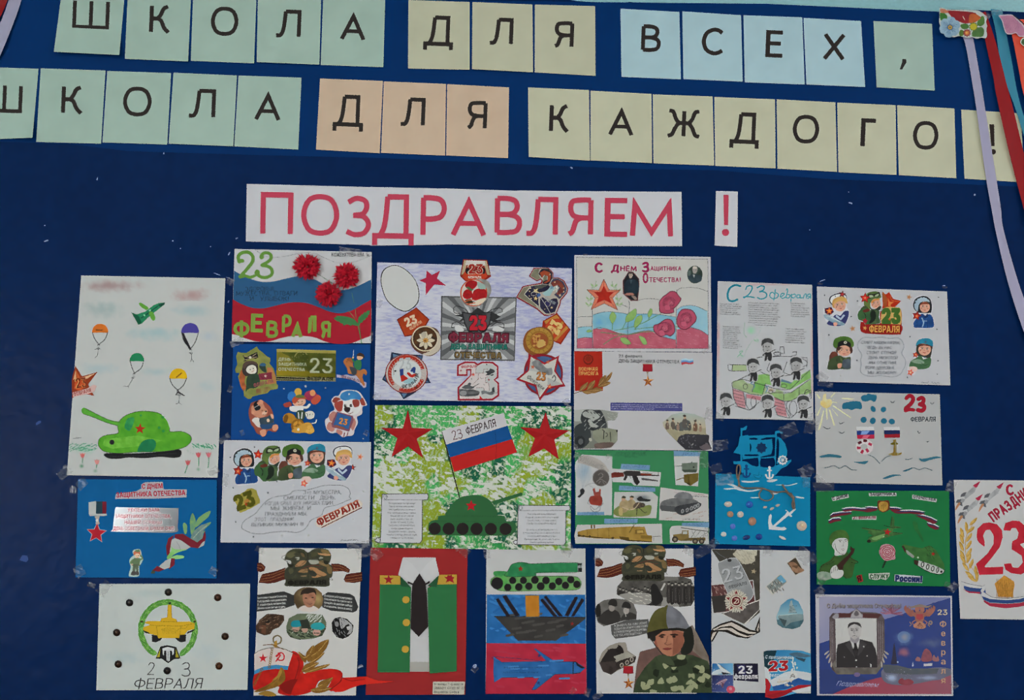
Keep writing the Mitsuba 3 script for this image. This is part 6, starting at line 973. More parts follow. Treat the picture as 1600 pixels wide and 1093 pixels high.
# ================================================================ the right-hand columns
# ---- tank colouring with seven soldiers
thing('greeting_card', 'tall colouring-page card of a tank with seven grey cut-out soldiers', GC, z=.6)
view(1110, 430, 4.753); W16 = 'b4b7bb'
sheet(W16, '54 42 756 70 766 1076 42 1062')
P('pencil_border'); wash('bb8f92', W16, 58, 560, 12, 560); wash('bb9498', W16, 756, 560, 12, 540); wash('bb9a9c', W16, 400, 66, 360, 10)
P('heading'); k('1f7f92', 15, '222 80 185 72 145 95 128 140 135 180 165 192 200 180'); k('176a80', 6, '222 80 185 72 145 95 128 140 135 180 165 192 200 180')
k('1f7f92', 9, '262 105 275 80 305 80 308 105 285 140 252 165 250 160 290 158 325 165'); k('1f7f92', 9, '348 92 375 78 400 85 392 110 365 122 395 122 418 140 408 165 375 175 350 165')
for p in ('470 185 478 140 482 105', '480 140 455 125 440 150 462 172 495 165 505 140 485 128', '520 160 545 145 548 135 530 135 520 155 535 170 560 160', '562 110 572 100 572 125 562 160 580 168 592 148 575 140', '598 190 602 140', '602 148 625 138 632 155 615 168 602 160', '664 145 645 145 642 165 660 165 668 148 668 168 682 165', '690 170 700 140 712 140 712 170', '745 170 742 140 725 142 722 155 742 158 722 172'): k('2a8c9c', 7, p)
P('poems')
T5 = ('Пусть небо будет голубым,|Пусть в небе не клубится дым,|Пусть пушки грозные молчат|И пулемёты не строчат,|Чтоб жили люди, города,|Мир нужен на земле всегда!', 'С 23 февраля, с Днём Защитника Отечества|Вас поздравляет вся наша страна сегодня|И желает мира, добра, счастья и здоровья,|Чтобы сбывались все мечты в вашей жизни,|Пусть уважают вас друзья, родные любят,|Пусть в доме будет смех, тепло и радость|Пусть Армия России крепнет с каждым днём,|И будет мирным небо над родной землёй|Спасибо вам, защитники, за мирный труд,|И пусть цветут сады и дети пусть растут|С праздником, дорогие наши мужчины!', 'Наша Армия сильна,|Охраняет мир она.|Чтоб спокойно подрастали|Ребятишки всей страны,|Чтобы в школу мы ходили|И с друзьями все дружили,|Чтобы не было беды.', POEM1, 'Российский воин бережёт|Родной страны покой и славу!|Он на посту - и наш народ|Гордится Армией по праву.|Спокойно дети пусть растут|В Российской солнечной|Отчизне. Он охраняет труд.')
for tx, x, y, w, n in zip(T5, (72, 280, 596, 90, 556), (214, 206, 210, 382, 400), (172, 285, 150, 165, 195), (15, 16.2, 16, 14.4, 16.4)):
    lines('2f3238', tx, x, y, n, 7.5, wmax=w, a=2.2, wt=600)
P('rocket_sketch'); k('8ab0a0', 2, '255 420 300 385 350 380 375 395 350 440 300 500 265 560 240 610 200 605'); wash('8fc0a4', W16, 300, 410, 50, 40); k('6aa888', 4, '200 605 225 580 240 560 215 570 240 600 210 590'); k('7fa890', 3, '255 350 250 430 270 460'); k('7fb094', 3, '330 490 350 470 355 495 325 480 360 485')
LNE = '33353a'
P('tank')
f(W16, '130 665 270 665 370 610 500 560 640 575 715 610 748 690 748 920 590 1060 485 1040 470 960 375 930 290 1000 180 960 160 800 200 770 130 710')
f('8fa078~9db088~6', '165 785 240 770 270 800 480 840 540 860 540 915 470 900 300 880 165 830'); f('5f9a4c~74ab5c~6', '330 790 410 800 385 880 310 865'); f('83a468~94b47c~5', '460 870 550 880 600 870 748 770 748 870 600 930 545 930 460 905'); f('74a458~86b46c~5', '340 740 420 730 500 770 600 800 640 760 740 700 748 760 590 850 480 820 330 790'); f('9fb088', '160 662 270 665 272 708 160 708')
S('track'); f('b07c84~bb8c92~5', '165 840 245 865 262 985 200 970 175 920'); f('a86a74~b88088~5', '265 880 380 900 378 930 300 915 270 910'); S('track'); f('b0747e~bb888e~5', '470 905 545 935 570 1050 500 1035 478 980'); S('lines'); f('5c7a8c', '520 765 605 795 598 805 515 785'); wash('a08a60', 'b4b7bb', 450, 850, 30, 16)
for y in range(850, 980, 24): l(LNE, 3, [(170+max(0, y-900)*.2, y), (245+(y-850)*.12, y+22)])
for y in range(920, 1050, 24): l(LNE, 3, [(474+(y-920)*.12, y-5), (548+(y-920)*.16, y+16)])
for p in ('130 662 135 705 160 710 165 665 140 660', '270 665 160 662', '272 708 160 710', '350 610 320 640 372 715 420 740 520 750 590 740 640 700 718 665 718 612 640 605 540 600 440 600 350 610', '240 770 180 785 160 800 165 835 300 880 480 905 545 935 600 930 748 850', '200 780 330 715', '240 770 480 840 560 850 600 840 740 700', '440 650 420 700 440 720', '570 640 540 720 600 742', '660 605 720 640 715 680', '545 880 545 930 600 1050', '660 830 660 900', '262 880 265 960 290 1000 375 930', '290 1000 330 980', '245 865 262 960', '165 840 170 900 200 970 285 1000', '470 905 478 990 500 1040 590 1060', '590 1055 560 1000 570 940 600 930', '748 850 748 910 700 960 600 1058', '445 560 460 600', '470 575 520 570 520 600 460 605', '515 560 520 530 545 530 550 580 515 580', '610 570 640 565 640 590 600 600', '330 790 310 865', '410 800 385 890', '460 870 600 870 740 770'): l(LNE, 4, p)
for x, y, rx, ry in ((260, 825, 18, 22), (545, 820, 24, 18), (448, 865, 18, 14), (495, 580, 26, 16), (615, 985, 30, 55), (680, 920, 26, 40), (720, 880, 22, 34), (320, 940, 22, 40)): add(ell(x, y, rx, ry).difference(ell(x, y, rx-4, ry-4)), LNE)
k('5c7f98', 6, '310 850 330 820 300 800 320 790'); k('5c7f98', 6, '410 870 425 835 410 830 430 820')
def little_soldier(x, y, s=1):
    P('soldier_cutout', th=.2); C.n -= C.inc; old = sub(0, 0, x, y, s)
    b('b0b2b5', '-55 -45 -40 -85 0 -95 45 -80 58 -40 50 10 40 30 68 5 75 10 45 40 40 80 30 100 -25 98 -40 70 -48 40 -50 0'); b('2c2d2f', '-18 30 0 18 25 25 35 50 30 95 5 90 0 60 -8 92 -25 96 -20 60 -40 50'); l('222325', 5, '-38 55 65 5'); b('aaabac~97989a~5', '-30 -40 0 -48 32 -40 34 0 20 25 0 30 -20 22 -32 -5'); b('454749~343638~4', '-48 -40 -40 -72 0 -86 38 -72 50 -38 54 -30 40 -38 0 -52 -36 -36 -46 -22'); e('2a2b2d', -12, -18, 6, 4); e('2a2b2d', 12, -18, 6, 4); k('3a3b3d', 3, '-10 10 0 14 12 9'); k('56585a', 2, '0 -16 -4 -4 3 -2'); l('2c2d2f', 4, '-35 -30 -36 5 -25 25'); b('8a8b8c', '-30 50 -22 42 -14 52 -22 60'); back(old)
for x, y in ((424, 545), (316, 695), (486, 735), (636, 685), (115, 950), (424, 965), (690, 970)): little_soldier(x, y, .92)
C.n += C.inc
tape(70, 1050, 70, 50, 20); tape(745, 1060, 60, 60, -20)
# ---- sea card
thing('greeting_card', 'turquoise sea card with twine, shells, pebbles and a white paper anchor', GC, z=.6)
view(1110, 655, 5.33)
sheet('0377a2', '42 450 832 480 832 1056 36 1036')
P('paper_waves', th=.2)
for p in ('110 575 150 570 200 565 140 540 175 535 225 555 260 575 330 590 420 572 425 580 340 602 260 595 200 580 140 585', '258 510 330 512 400 508 402 516 340 526 280 524', '470 510 510 498 560 500 530 518 490 522', '540 544 590 542 640 548 720 528 715 538 650 552 590 550', '500 612 570 608 530 626', '335 648 400 646 398 654 350 656', '712 638 780 650 770 658 720 652'): b('b9c2c8', p)
P('anchor', th=.3); f('c0c6cb', '480 860 486 805 502 785 512 800 505 850 520 885 625 790 640 762 622 758 630 750 660 775 700 738 714 748 670 790 682 808 670 812 650 800 540 890 600 900 612 892 638 908 612 924 520 918 488 915')
P('twine', mat='print'); tube('6e6258~5c5048~3', '232 560 240 520 222 480 218 430 225 385 245 382 250 420 238 470 236 530 255 560 300 572 360 570 430 572', 13); tube('6e6258~5c5048~3', '430 572 520 600 560 605 620 600 650 620 680 650', 13); tube('665a50~74685e~3', '430 580 405 620 420 660 470 676 510 660 522 630 490 595 450 576 430 575', 11, 3); tube('6e6258~5c5048~3', '600 540 610 560 640 600 680 640 695 680 700 735 688 735 682 700 690 650 665 610', 14, 2)
dome('5f544b', 690, 650, 18, 12, 14, 60); dome('5f544b', 228, 470, 12, 10, 18)
def stone(name, c, c2, x, y, rx, ry, a, hgt): P(name, mat='gloss' if name != 'shell' else 'print'); dome(c, x, y, rx, hgt, ry, a, 14, 5, .8); dome(c2, x-rx*.15, y-ry*.1, rx*.5, hgt*1.06, ry*.5, a, 10, 4, .8)
for nm, c, c2, x, y, rx, ry, a, hg in (('shell', 'b4ada4', 'c4bdb4', 148, 705, 34, 24, 0, 14), ('shell', '9c7c68', 'ac8c78', 165, 788, 28, 26, 20, 14), ('shell', 'b4aca4', 'c8c4be', 250, 790, 28, 27, 0, 13), ('shell', '9a7460', 'b08a72', 348, 848, 34, 36, 10, 18), ('shell', 'b4bab8', 'c4c8c4', 110, 955, 24, 21, 0, 12), ('shell', 'b0a498', '9a8c80', 760, 885, 44, 42, 20, 12), ('shell', 'c4ac90', 'e0d0b8', 770, 882, 24, 24, 20, 22), ('shell', 'a89e98', 'b8b0aa', 455, 730, 18, 11, -10, 8), ('shell', 'a89e98', 'b8b0aa', 512, 742, 20, 11, -30, 8), ('shell', 'a89e98', 'b8b0aa', 560, 715, 20, 11, -20, 8), ('shell', 'b8bcbc', 'c8cacc', 600, 985, 34, 12, 25, 9),
        ('glass_pebble', '1550a0', '4c84c4', 325, 708, 30, 30, 10, 14), ('glass_pebble', '08307a', '1a4a94', 404, 976, 28, 26, 0, 14), ('glass_pebble', '0a2860', '16407c', 300, 982, 32, 20, -15, 12), ('glass_pebble', '4a68b4', '5c7cc0', 186, 890, 23, 23, 0, 7), ('glass_pebble', '4a68b4', '5c7cc0', 200, 988, 24, 22, 0, 7)):
    stone(nm, c, c2, x, y, rx, ry, a, hg); C.n -= C.inc
P('wood_dot'); C.n -= C.inc; ring('3a2a20', 240, 785, 8, 4)
tape(115, 500, 150, 100, -10, up=.8); tape(800, 520, 60, 90, 5); tape(80, 215, 130, 90, -8); tape(50, 410, 100, 80, -20); tape(800, 430, 120, 100, -30); tape(410, 1065, 170, 24, 2)
thing('ship_cutout', 'turquoise cut-out sailing ship with flags above the turquoise sea card', 'paper ship', z=2.2, lift=(0, .3))
view(1110, 655, 5.33); C.outline = None; C.th = .5; C.box = None
P('body', th=.5, edge='02607f')
hull = Polygon(nums('190 348 262 346 300 350 350 385 400 392 530 394 548 382 672 332 676 345 640 385 590 410 545 462 500 480 440 482 408 490 385 486 300 478 262 458 250 400 240 375 192 370')).buffer(0)
sail = union_all([Polygon(nums('245 140 312 128 318 136 400 132 540 126 556 150 512 168 520 235 505 290 440 300 398 300 330 306 248 290 192 276 232 215')), Polygon(nums('556 140 590 160 622 200 640 260 638 300 600 360 552 370 560 300')), Polygon(nums('252 70 266 70 264 350 250 350')), Polygon(nums('538 100 554 100 544 395 526 395')), Polygon(nums('398 136 418 136 418 395 398 395')), Polygon(nums('250 82 285 62 302 50 306 62 296 88 268 92 252 100')), Polygon(nums('540 98 570 92 604 105 600 120 570 112 545 118')), Polygon(nums('265 290 530 300 530 318 440 325 400 318 330 325 270 340'))]).buffer(.5)
holes = [Polygon(spline(p, True)) for p in ('325 158 360 152 390 158 388 168 350 168 330 166', '422 164 470 150 535 150 536 158 480 166 430 170', '330 200 342 230 335 262 330 262', '420 312 470 300 532 300 530 305 470 312 425 316', '290 292 380 290 398 294 396 302 300 304', '270 335 320 328 380 336 398 330 398 388 352 382 315 350 275 348', '420 335 470 345 530 328 528 392 424 392')] + [Polygon(nums('514 160 540 155 536 298 505 298 520 235')), Polygon(spline('560 160 572 200 568 300 556 340 552 250', True)), Polygon(starp(425, 236, 42, 0, .72, 8))]
add(hull.union(sail).difference(union_all(holes)), '0a7ba6'); k('056080', 4, '405 440 400 465 360 460 375 480 405 490 430 470 418 462')
e('062c52', 425, 236, 14)
P('wheel_window', th=.2); add(Polygon(starp(425, 236, 45, 0, .74, 8)).buffer(2).difference(ell(425, 236, 26)), '0a3058'); add(ell(425, 236, 22).difference(ell(425, 236, 13)), '0a3058')
for a in range(0, 180, 45): l('0a3058', 5, [(425-30*math.cos(math.radians(a)), 236-30*math.sin(math.radians(a))), (425+30*math.cos(math.radians(a)), 236+30*math.sin(math.radians(a)))])
def anchor_mark(c, x, y):
    e(c, x, y-62, 12, 12); l(c, 15, [(x, y-55), (x, y+25)]); l(c, 12, [(x-16, y-38), (x+16, y-38)]); f(c, [(x-40, y-5), (x-22, y-8), (x-20, y+12), (x, y+26), (x+20, y+12), (x+22, y-8), (x+40, y-5), (x+26, y+26), (x, y+38), (x-26, y+26)])
P('anchor', th=.3, edge='0a2a50'); anchor_mark('083a70', 300, 450)
P('anchor', th=.3, edge='a8acb0'); anchor_mark('c4c8cc', 492, 462)
P('steering_wheel', th=.4, edge='a8acb0'); add(Polygon(starp(602, 338, 44, 0, .8, 10)).difference(ell(602, 338, 25)), 'c4c8cc'); add(ell(602, 338, 10), 'c4c8cc')
for a in range(0, 360, 45): l('c4c8cc', 5, [(602, 338), (602+28*math.cos(math.radians(a)), 338+28*math.sin(math.radians(a)))])
tape(650, 90, 150, 100, -22, up=1); tape(820, 70, 80, 90, 10)
# ---- dog-tag card
thing('greeting_card', 'white card with a dog tag, a red star order and small ship clippings', GC, z=.6)
view(1100, 845, 4.406); W18 = 'b2b5b8'
sheet(W18, '50 52 728 66 736 1048 52 1040')
P('dog_tag_print', th=.2, clip='54 55 384 62 386 1000 40 1000')
f('4a463e~35322c~8', '54 55 384 62 384 490 300 560 120 500 150 160'); f('3c3a34', '54 62 200 60 205 110 110 145'); 
for cx, cy, rr in ((290, 105, 70), (240, 90, 40), (330, 80, 40), (300, 130, 40)): b('b8b4a4~a49e8c~5', [(cx+rr*(.85+.2*(i % 2))*math.cos(i*.63), cy+rr*.75*(.85+.2*(i % 2))*math.sin(i*.63)) for i in range(10)])
hatch('8f8a78', 3, 215, 70, 355, 150, 22, 20, 40, 3); st('9a8c74', 342, 208, 20, 10, .45)
f('b0b0b0', '42 298 340 265 362 465 62 502'); f('4a2a2c~5c3c3a~8', '50 305 334 274 354 460 68 494'); hatch('a08a84', 5, 60, 320, 150, 480, 26, 24, 60, 4); f('33302e', '50 380 150 370 150 480 68 494'); st('7c5c58', 90, 330, 18, 5); f('c0bdb8', '120 500 384 400 384 470 300 560 285 575'); f('44403e~5c5654~6', '130 500 380 410 380 470 275 570')
P('dog_tag_print__dog_tag', th=.2)
b('8f9294~7c7f82~10', '95 170 130 135 200 115 240 140 300 250 340 350 325 395 295 420 240 440 200 410 150 330'); kk('c0c2c4', 4, '95 170 130 135 200 115 240 140 300 250 340 350 325 395 295 420 240 440 200 410 150 330'); e('2a2a2a', 176, 132, 14, 11); k('54565a', 5, '80 70 120 100 170 125'); old = sub(0, 0, 130, 290, 1, -14); t('5c5f62', '23', 3, 5, 92, w=150, wt=500); t('a8abae', '23', 0, 0, 92, w=150, wt=500); t('44474a', 'ФЕВРАЛЯ', 30, 48, 22, w=130, wt=700); back(old)
P('order', th=.25, edge='8a8478'); 
for i in range(10): 
    old = sub(0, 0, 222, 412, 1, i*36+18); f('b4b0a4', '-16 -40 -22 -78 -8 -72 0 -86 8 -72 22 -78 16 -40'); l('6a665c', 3, '-6 -45 -8 -70'); l('6a665c', 3, '6 -45 8 -70'); back(old)
st('c8b8a8', 222, 412, 82, 0, .5); st('64181c', 222, 412, 74, 0, .48); e('b8aea0', 222, 412, 50); ring('8a7c70', 222, 412, 44, 38); e('54161a', 222, 412, 30); k('c4b8a8', 6, '212 398 235 400 238 420 220 428 208 422'); l('c4b8a8', 6, '206 430 232 400')
P('striped_ribbon', th=.25, edge='2a2420')
f('1c1916', '45 625 60 600 110 570 190 545 250 570 320 610 384 620 386 625 300 670 230 660 150 625 100 620 60 690 45 690'); 
for p in ('60 607 115 580 190 557 245 585 312 622 362 628 350 638 300 636 235 612 185 582 110 592 70 615', '80 612 130 596 190 597 240 630 300 652 345 642 325 655 280 660 220 640 165 610'): f('bcb4ac', p)
f('bcb4ac', '48 668 60 630 88 622 66 660 52 686'); f('1c1916', '350 612 384 520 386 625'); f('bcb4ac', '362 612 378 560 380 600 372 622'); f('1c1916', '368 618 376 590 378 600')
for nm, p in (('boots_clipping', '566 148 630 104 690 205 630 240'), ('marching_clipping', '422 315 528 222 578 278 474 372')):
    P(nm, th=.2); f('b4b2ac', p); q = nums(p); qi = q*.88+q.mean(0)*.12
    if nm[0] == 'b': f('4a3c2c~33302a~5', qi); b('94745c~7c5c48~4', '580 150 620 145 660 180 690 200 650 220 610 205 600 180'); f('5c4430', '600 170 650 165 640 190')
    else: f('7c8a8c~6a6c64~6', qi); f('5c94b0', '500 255 530 232 568 276 540 290'); hatch('bcbab4', 5, 450, 270, 540, 350, 26, 18, 70, 5); hatch('4a3c34', 4, 450, 270, 540, 350, 26, 18, 60, 6)
P('carrier_clipping', th=.2, clip='498 520 530 440 580 400 610 394 650 415 682 480 686 550 660 590 610 605 540 595 505 570')
f('3a7ca0>86aab4>590,395,590,520', '490 390 690 390 690 610 490 610'); f('4a6a74~35545e~7', '490 540 690 540 690 610 490 610'); f('7c9094~687c80~6', '510 512 585 508 640 500 690 505 690 540 600 560 560 590 510 525'); f('3c4c50', '515 528 570 545 555 590'); f('8ea0a4~73868a~4', '580 495 590 455 585 445 596 410 606 405 612 440 622 455 635 490'); hatch('4a5a60', 3, 585, 450, 630, 490, 18, 12, 0, 3); l('a8b8b8', 4, '510 512 640 500')
P('jet_print', th=.2); f('1c5a96>6ea8cc>60,850,200,910', '58 842 200 840 200 918 54 918'); b('b4c0c8', '60 900 110 880 150 900 100 915 60 918'); f('c0c8cc', '85 840 110 850 160 890 196 914 140 905 110 880'); f('5c6870', '110 850 160 890 196 914 120 865'); f('1c2028', '120 900 190 912 130 918'); l('c0ccd4', 4, '60 915 70 880')
P('jet_print', th=.2); f('1a1c44>4a5a94>55,920,200,1040', '54 922 200 922 202 1040 54 1038'); f('8c6c80', '80 985 110 960 150 945 160 955 140 975 130 1010 110 985'); f('5c3c50', '110 960 140 985 125 1010'); l('a898a4', 5, '85 982 156 950'); e('b84a60', 184, 1020, 30, 26); e('c88494', 182, 1015, 12, 10); specks('c8ccdc', 60, 930, 195, 1030, 14, 2.5)
P('date_print', th=.2); f('17172c', '204 842 370 842 374 968 206 956'); f('2a2a54', '225 850 280 850 290 930 240 900'); t('c8c8cc', '23', 232, 912, 54, w=102, wt=800); t('c8c8cc', 'февраля', 206, 948, 36, w=162, wt=800)
P('holiday_print', th=.2, clip='410 760 440 752 560 748 680 755 735 775 738 960 735 1030 640 1045 540 1070 470 1085 420 1072 425 1000')
f('1f6a9c>4a94bc>420,750,720,960', '400 740 740 740 740 1090 400 1090'); f('14323c', '410 755 500 752 470 850 430 930 410 900'); b('bcc4c8', '405 870 440 880 460 960 430 980 400 950'); f('bcc2c6', '450 960 560 900 620 890 700 900 740 910 740 960 660 950 560 980 470 1000'); f('24508c', '470 1000 560 980 650 940 690 955 740 965 740 990 650 990 560 1020 480 1030'); f('a01f28', '410 940 440 950 460 990 450 1030 560 1025 650 990 740 988 740 1005 660 1020 540 1060 470 1085 420 1080'); f('c0c4c8', '600 1030 740 995 740 1030 640 1045'); f('8f1a24', '430 1060 560 1030 620 1020 560 1060 470 1090')
t('1c3c4c', 'С праздником', 422, 812, 24, w=190, wt=700, a=1, it=.2); t('b8c4cc', 'С праздником', 418, 808, 24, w=190, wt=700, a=1, it=.2); t('c8c8c8', '23', 436, 898, 72, w=142, wt=900, a=-2, it=.12, fat=5); t('9a1c24', '23', 438, 896, 70, w=138, wt=900, a=-2, it=.12); t('c0ccd0', 'февраля', 442, 934, 26, w=128, wt=600, it=.15)
b('4f6c80~3c586c~4', '585 775 640 765 690 775 735 790 700 800 650 798 610 790'); f('2c4454', '620 795 700 810 690 830 650 815'); k('c4c8c4', 7, '625 905 620 870 610 840 615 800'); specks('c8ccc8', 600, 830, 640, 920, 18, 6, 3); k('b4aca0', 8, '505 970 550 965 590 960'); specks('c0b8a8', 510, 955, 610, 1000, 14, 7, 5); k('6a645c', 5, '595 940 610 915 625 935 600 925')
tape(690, 100, 110, 90, 45); tape(440, 72, 60, 40, 20); tape(385, 42, 150, 16, 2); tape(60, 20, 80, 60, -40)
# ---- five children around a badge
thing('greeting_card', 'white card with five children in uniform around a star badge and a handwritten verse', GC, z=.6)
view(1270, 440, 6.623)
sheet('b5b7bc', '42 48 1390 100 1425 1072 62 1032')
SC = 6.623/6.356*.94
for nm, fn, cx, cy, x, y, s, a, mx in (('sailor_boy', sailor, 1225, 270, 260, 285, 1.0, -8, 1), ('pilot_boy', pilot, 280, 310, 1150, 318, .96, 4, 1), ('officer_boy', officer, 730, 265, 292, 738, 1.0, 4, 1), ('paratrooper_boy', para, 960, 290, 1125, 775, .96, 6, 1)):
    P(nm, th=.2, edge='c6c6c8'); old = sub(cx, cy, x, y, s*SC, a, mx); fn(); back(old)
small_star('5c2024', 'b03434', 305, 128, 40, 10)
P('star_badge', th=.3)
b('8c1c14', '490 470 500 400 520 380 560 360 720 300 820 262 912 290 918 440 912 530 880 545 640 540 520 525 492 490'); f('a82a14', '725 115 760 130 790 105 830 175 915 198 845 265 790 300 720 270'); f('c8743c', '780 165 795 205 840 210 805 235 812 262 780 250'); k('c8743c', 5, '740 130 770 180 760 230'); k('c87c44', 4, '800 140 820 190 895 205'); b('9a4a24', '720 110 745 130 770 180 760 260 735 250')
old = sub(510, 270, 600, 265, SC*.98, -4); tankman(False); back(old)
st('981c18', 540, 168, 56, 5, .5); st('c83a28', 540, 168, 38, 5, .42); e('d8a884', 541, 166, 8); st('9c2430', 540, 405, 34, 10, .5)
S('number'); b('c0a060', '705 400 715 300 760 262 850 262 910 285 915 430 870 440 730 440'); t('3c5f24', '23', 712, 430, 150, w=196, wt=900, fat=5); t('c09048', '2', 790, 400, 10); st('b04a20', 795, 388, 17, 5, .45); S('banner'); b('8a1a16', '500 440 560 440 900 445 912 530 880 545 640 538 520 522'); t('5c140c', 'ФЕВРАЛЯ', 576, 526, 78, w=328, wt=900, fat=4, a=1); t('d0984c', 'ФЕВРАЛЯ', 580, 522, 72, w=318, wt=800, a=1); st('c88a50', 540, 478, 28, 12, .42)
small_star('b89070', 'a06a48', 996, 158, 32, 20); small_star('b89070', 'a06a48', 412, 484, 34, -10)
P('verse_bubble'); kk('7a848c', 4, '470 690 465 640 490 600 540 572 620 580 700 572 800 585 880 580 930 620 942 680 920 740 955 800 960 850 940 900 900 960 820 982 700 970 600 978 530 960 490 920 500 860 495 800 510 760')
for i, (s, x, w) in enumerate((('САЛЮТ НАШИМ ПАПАМ,', 500, 400), ('ВЕДЬ ЗА НАС', 566, 250), ('СТОИТ СТЕНОЙ', 556, 305), ('ДЕНЬ МУЖСКОЙ', 575, 300), ('МЫ ОТМЕТИМ,', 582, 285), ('ВСЕМ ЗДОРОВЬЯ', 544, 292), ('МЫ ЖЕЛАЕМ!!!', 566, 295))):
    P('verse_line'); C.n -= C.inc; h('565c66', s, x, 640+i*52, 28, w=w, sw=11, jit=4, it=.12, a=.6)
P('signature'); k('6a7078', 4, '1125 1046 1135 1034 1150 1046 1170 1042 1192 1046 1198 1032'); k('6a7078', 4, '1230 1034 1245 1050 1262 1042 1275 1054 1292 1044 1315 1050')
sparkles((('4a5058', '122 138 9 463 198 9 398 360 9 166 550 10 458 812 10 1006 568 9 1296 816 9 978 990 10 1288 956 8 1300 160 8 1286 490 8'), ('d8d8d4', '148 822 11 286 968 9')))
tape(100, 990, 90, 110, -50); tape(130, 1062, 160, 50, 8); tape(75, 20, 50, 20, 10); tape(1365, 58, 50, 20, 0)
# ---- sun and medals by the sea
thing('greeting_card', 'white seascape card with a gold foil sun, blue clouds and two flag medals', GC, z=.6)
view(1260, 605, 6.832)
sheet('a9abac', '90 42 1425 72 1452 1045 105 1015')
P('sun', th=.3, mat='gloss', edge='a8905a')  # bright foil highlights are painted in as pale mottled colour, rays too
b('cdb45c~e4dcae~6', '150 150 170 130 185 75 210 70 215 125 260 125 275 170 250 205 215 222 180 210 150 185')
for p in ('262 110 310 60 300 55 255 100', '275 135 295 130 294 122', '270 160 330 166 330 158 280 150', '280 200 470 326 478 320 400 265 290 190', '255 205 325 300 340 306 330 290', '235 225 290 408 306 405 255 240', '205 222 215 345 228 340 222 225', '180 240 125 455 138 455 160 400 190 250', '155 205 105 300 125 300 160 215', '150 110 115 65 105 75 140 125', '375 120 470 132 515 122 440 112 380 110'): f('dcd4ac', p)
P('cloud', th=.2)
b('22637e', '582 110 600 85 640 78 660 64 700 75 745 82 748 120 725 155 685 135 650 148 600 145')
P('cloud', th=.2); b('22637e', '382 195 400 165 440 158 480 148 540 145 580 160 594 205 580 232 530 225 485 242 440 228 392 230')
for x, y, rx, ry, a in ((712, 230, 25, 34, -30), (822, 235, 30, 28, -40), (611, 346, 32, 32, 0), (709, 356, 31, 35, 20), (828, 358, 33, 30, 0), (912, 364, 33, 30, 20)): P('paper_drop', th=.2); C.n -= C.inc; e('22637e', x, y, rx, ry, a)
C.n += C.inc
P('twenty_three', th=.25); k('941c2c', 42, '1068 115 1095 90 1125 95 1140 130 1110 180 1065 220 1060 245'); k('941c2c', 36, '1060 248 1100 235 1145 240'); k('941c2c', 42, '1195 125 1230 110 1252 130 1240 165 1210 180'); k('941c2c', 44, '1210 180 1252 195 1258 225 1230 248 1190 240')
P('word'); h('26303a', 'ФЕВРАЛЯ', 1112, 360, 44, w=268, sw=16, jit=3)
for i, (x, y) in enumerate(((530, 418), (822, 420))):
    P('flag_medal', th=.4, mat='gloss'); old = sub(0, 0, x, y, .9 if i else 1); f('c4c6c8', '0 2 192 0 194 40 8 42'); f('0c1c4c' if i else '1c3478', '8 42 194 40 196 84 10 88'); f('8c1020' if i else 'a81c3c', '10 88 196 84 196 128 14 130')
    if not i: f('7c9cd0', '60 46 150 44 110 84 50 86'); f('c85c74', '80 92 150 88 120 126 60 128')
    back(old)
P('lifebuoy', th=.5, mat='gloss'); add(ell(620, 632, 94, 84).difference(ell(615, 634, 36, 32)), 'c8c2c4'); f('c8c2c4', '532 600 560 585 580 610 540 615'); f('a9abac', '530 590 545 600 560 590 540 582')
for x, y, a, c in ((570, 588, -30, '4a1420'), (680, 605, 25, 'a02c48'), (560, 645, 0, 'a02c48'), (595, 685, -60, '9c2440'), (650, 672, 60, 'a02c48'), (628, 568, 5, '4c1018')): old = sub(0, 0, x, y, 1, a); r(c, -20, -14, 20, 14); back(old)
P('gold_anchor', th=.5, mat='foil', edge='8a6a28'); f('c09a44', '925 560 955 552 960 590 952 690 985 702 1015 692 1018 706 985 725 930 728 885 720 880 708 915 700 930 685 935 610'); b('8a7a28', '898 605 920 588 950 585 980 600 950 612'); b('c8b888', '945 560 962 620 960 690 950 690'); specks('d8cca0', 890, 700, 1010, 720, 10, 6)
P('birds')
for p in ('898 145 920 165 942 145', '1325 160 1342 180 1360 160', '350 375 365 388 398 372', '180 420 220 440 255 432', '348 472 378 490 404 475', '1188 465 1202 488 1216 478', '1282 572 1292 582 1306 575'): k('2f3a44', 6, p)
P('waves')
for p in ('195 858 240 848 295 834 355 862 415 836 480 876 538 882', '1032 890 1080 875 1145 856 1205 878 1265 858 1342 884', '660 718 720 745 785 812', '806 788 850 745 895 730', '1055 765 1090 768 1128 756'): k('36505c', 6, p)
for p in ('140 735 200 718 250 710 362 728 362 750 250 742 160 748', '500 795 580 792 660 785 620 818 550 805', '1204 755 1240 762 1300 752 1380 735 1440 748 1380 758 1300 780 1260 792 1220 782', '818 968 880 940 940 928 1015 938 950 944 880 966 830 976', '1035 892 1090 872 1140 858 1100 880 1050 898'): b('2f6478', p)
tape(140, 985, 120, 60, 40); tape(150, 32, 60, 30, 0); tape(180, 1045, 230, 60, 2); tape(90, 400, 60, 110, 10); tape(30, 900, 60, 90, 10)
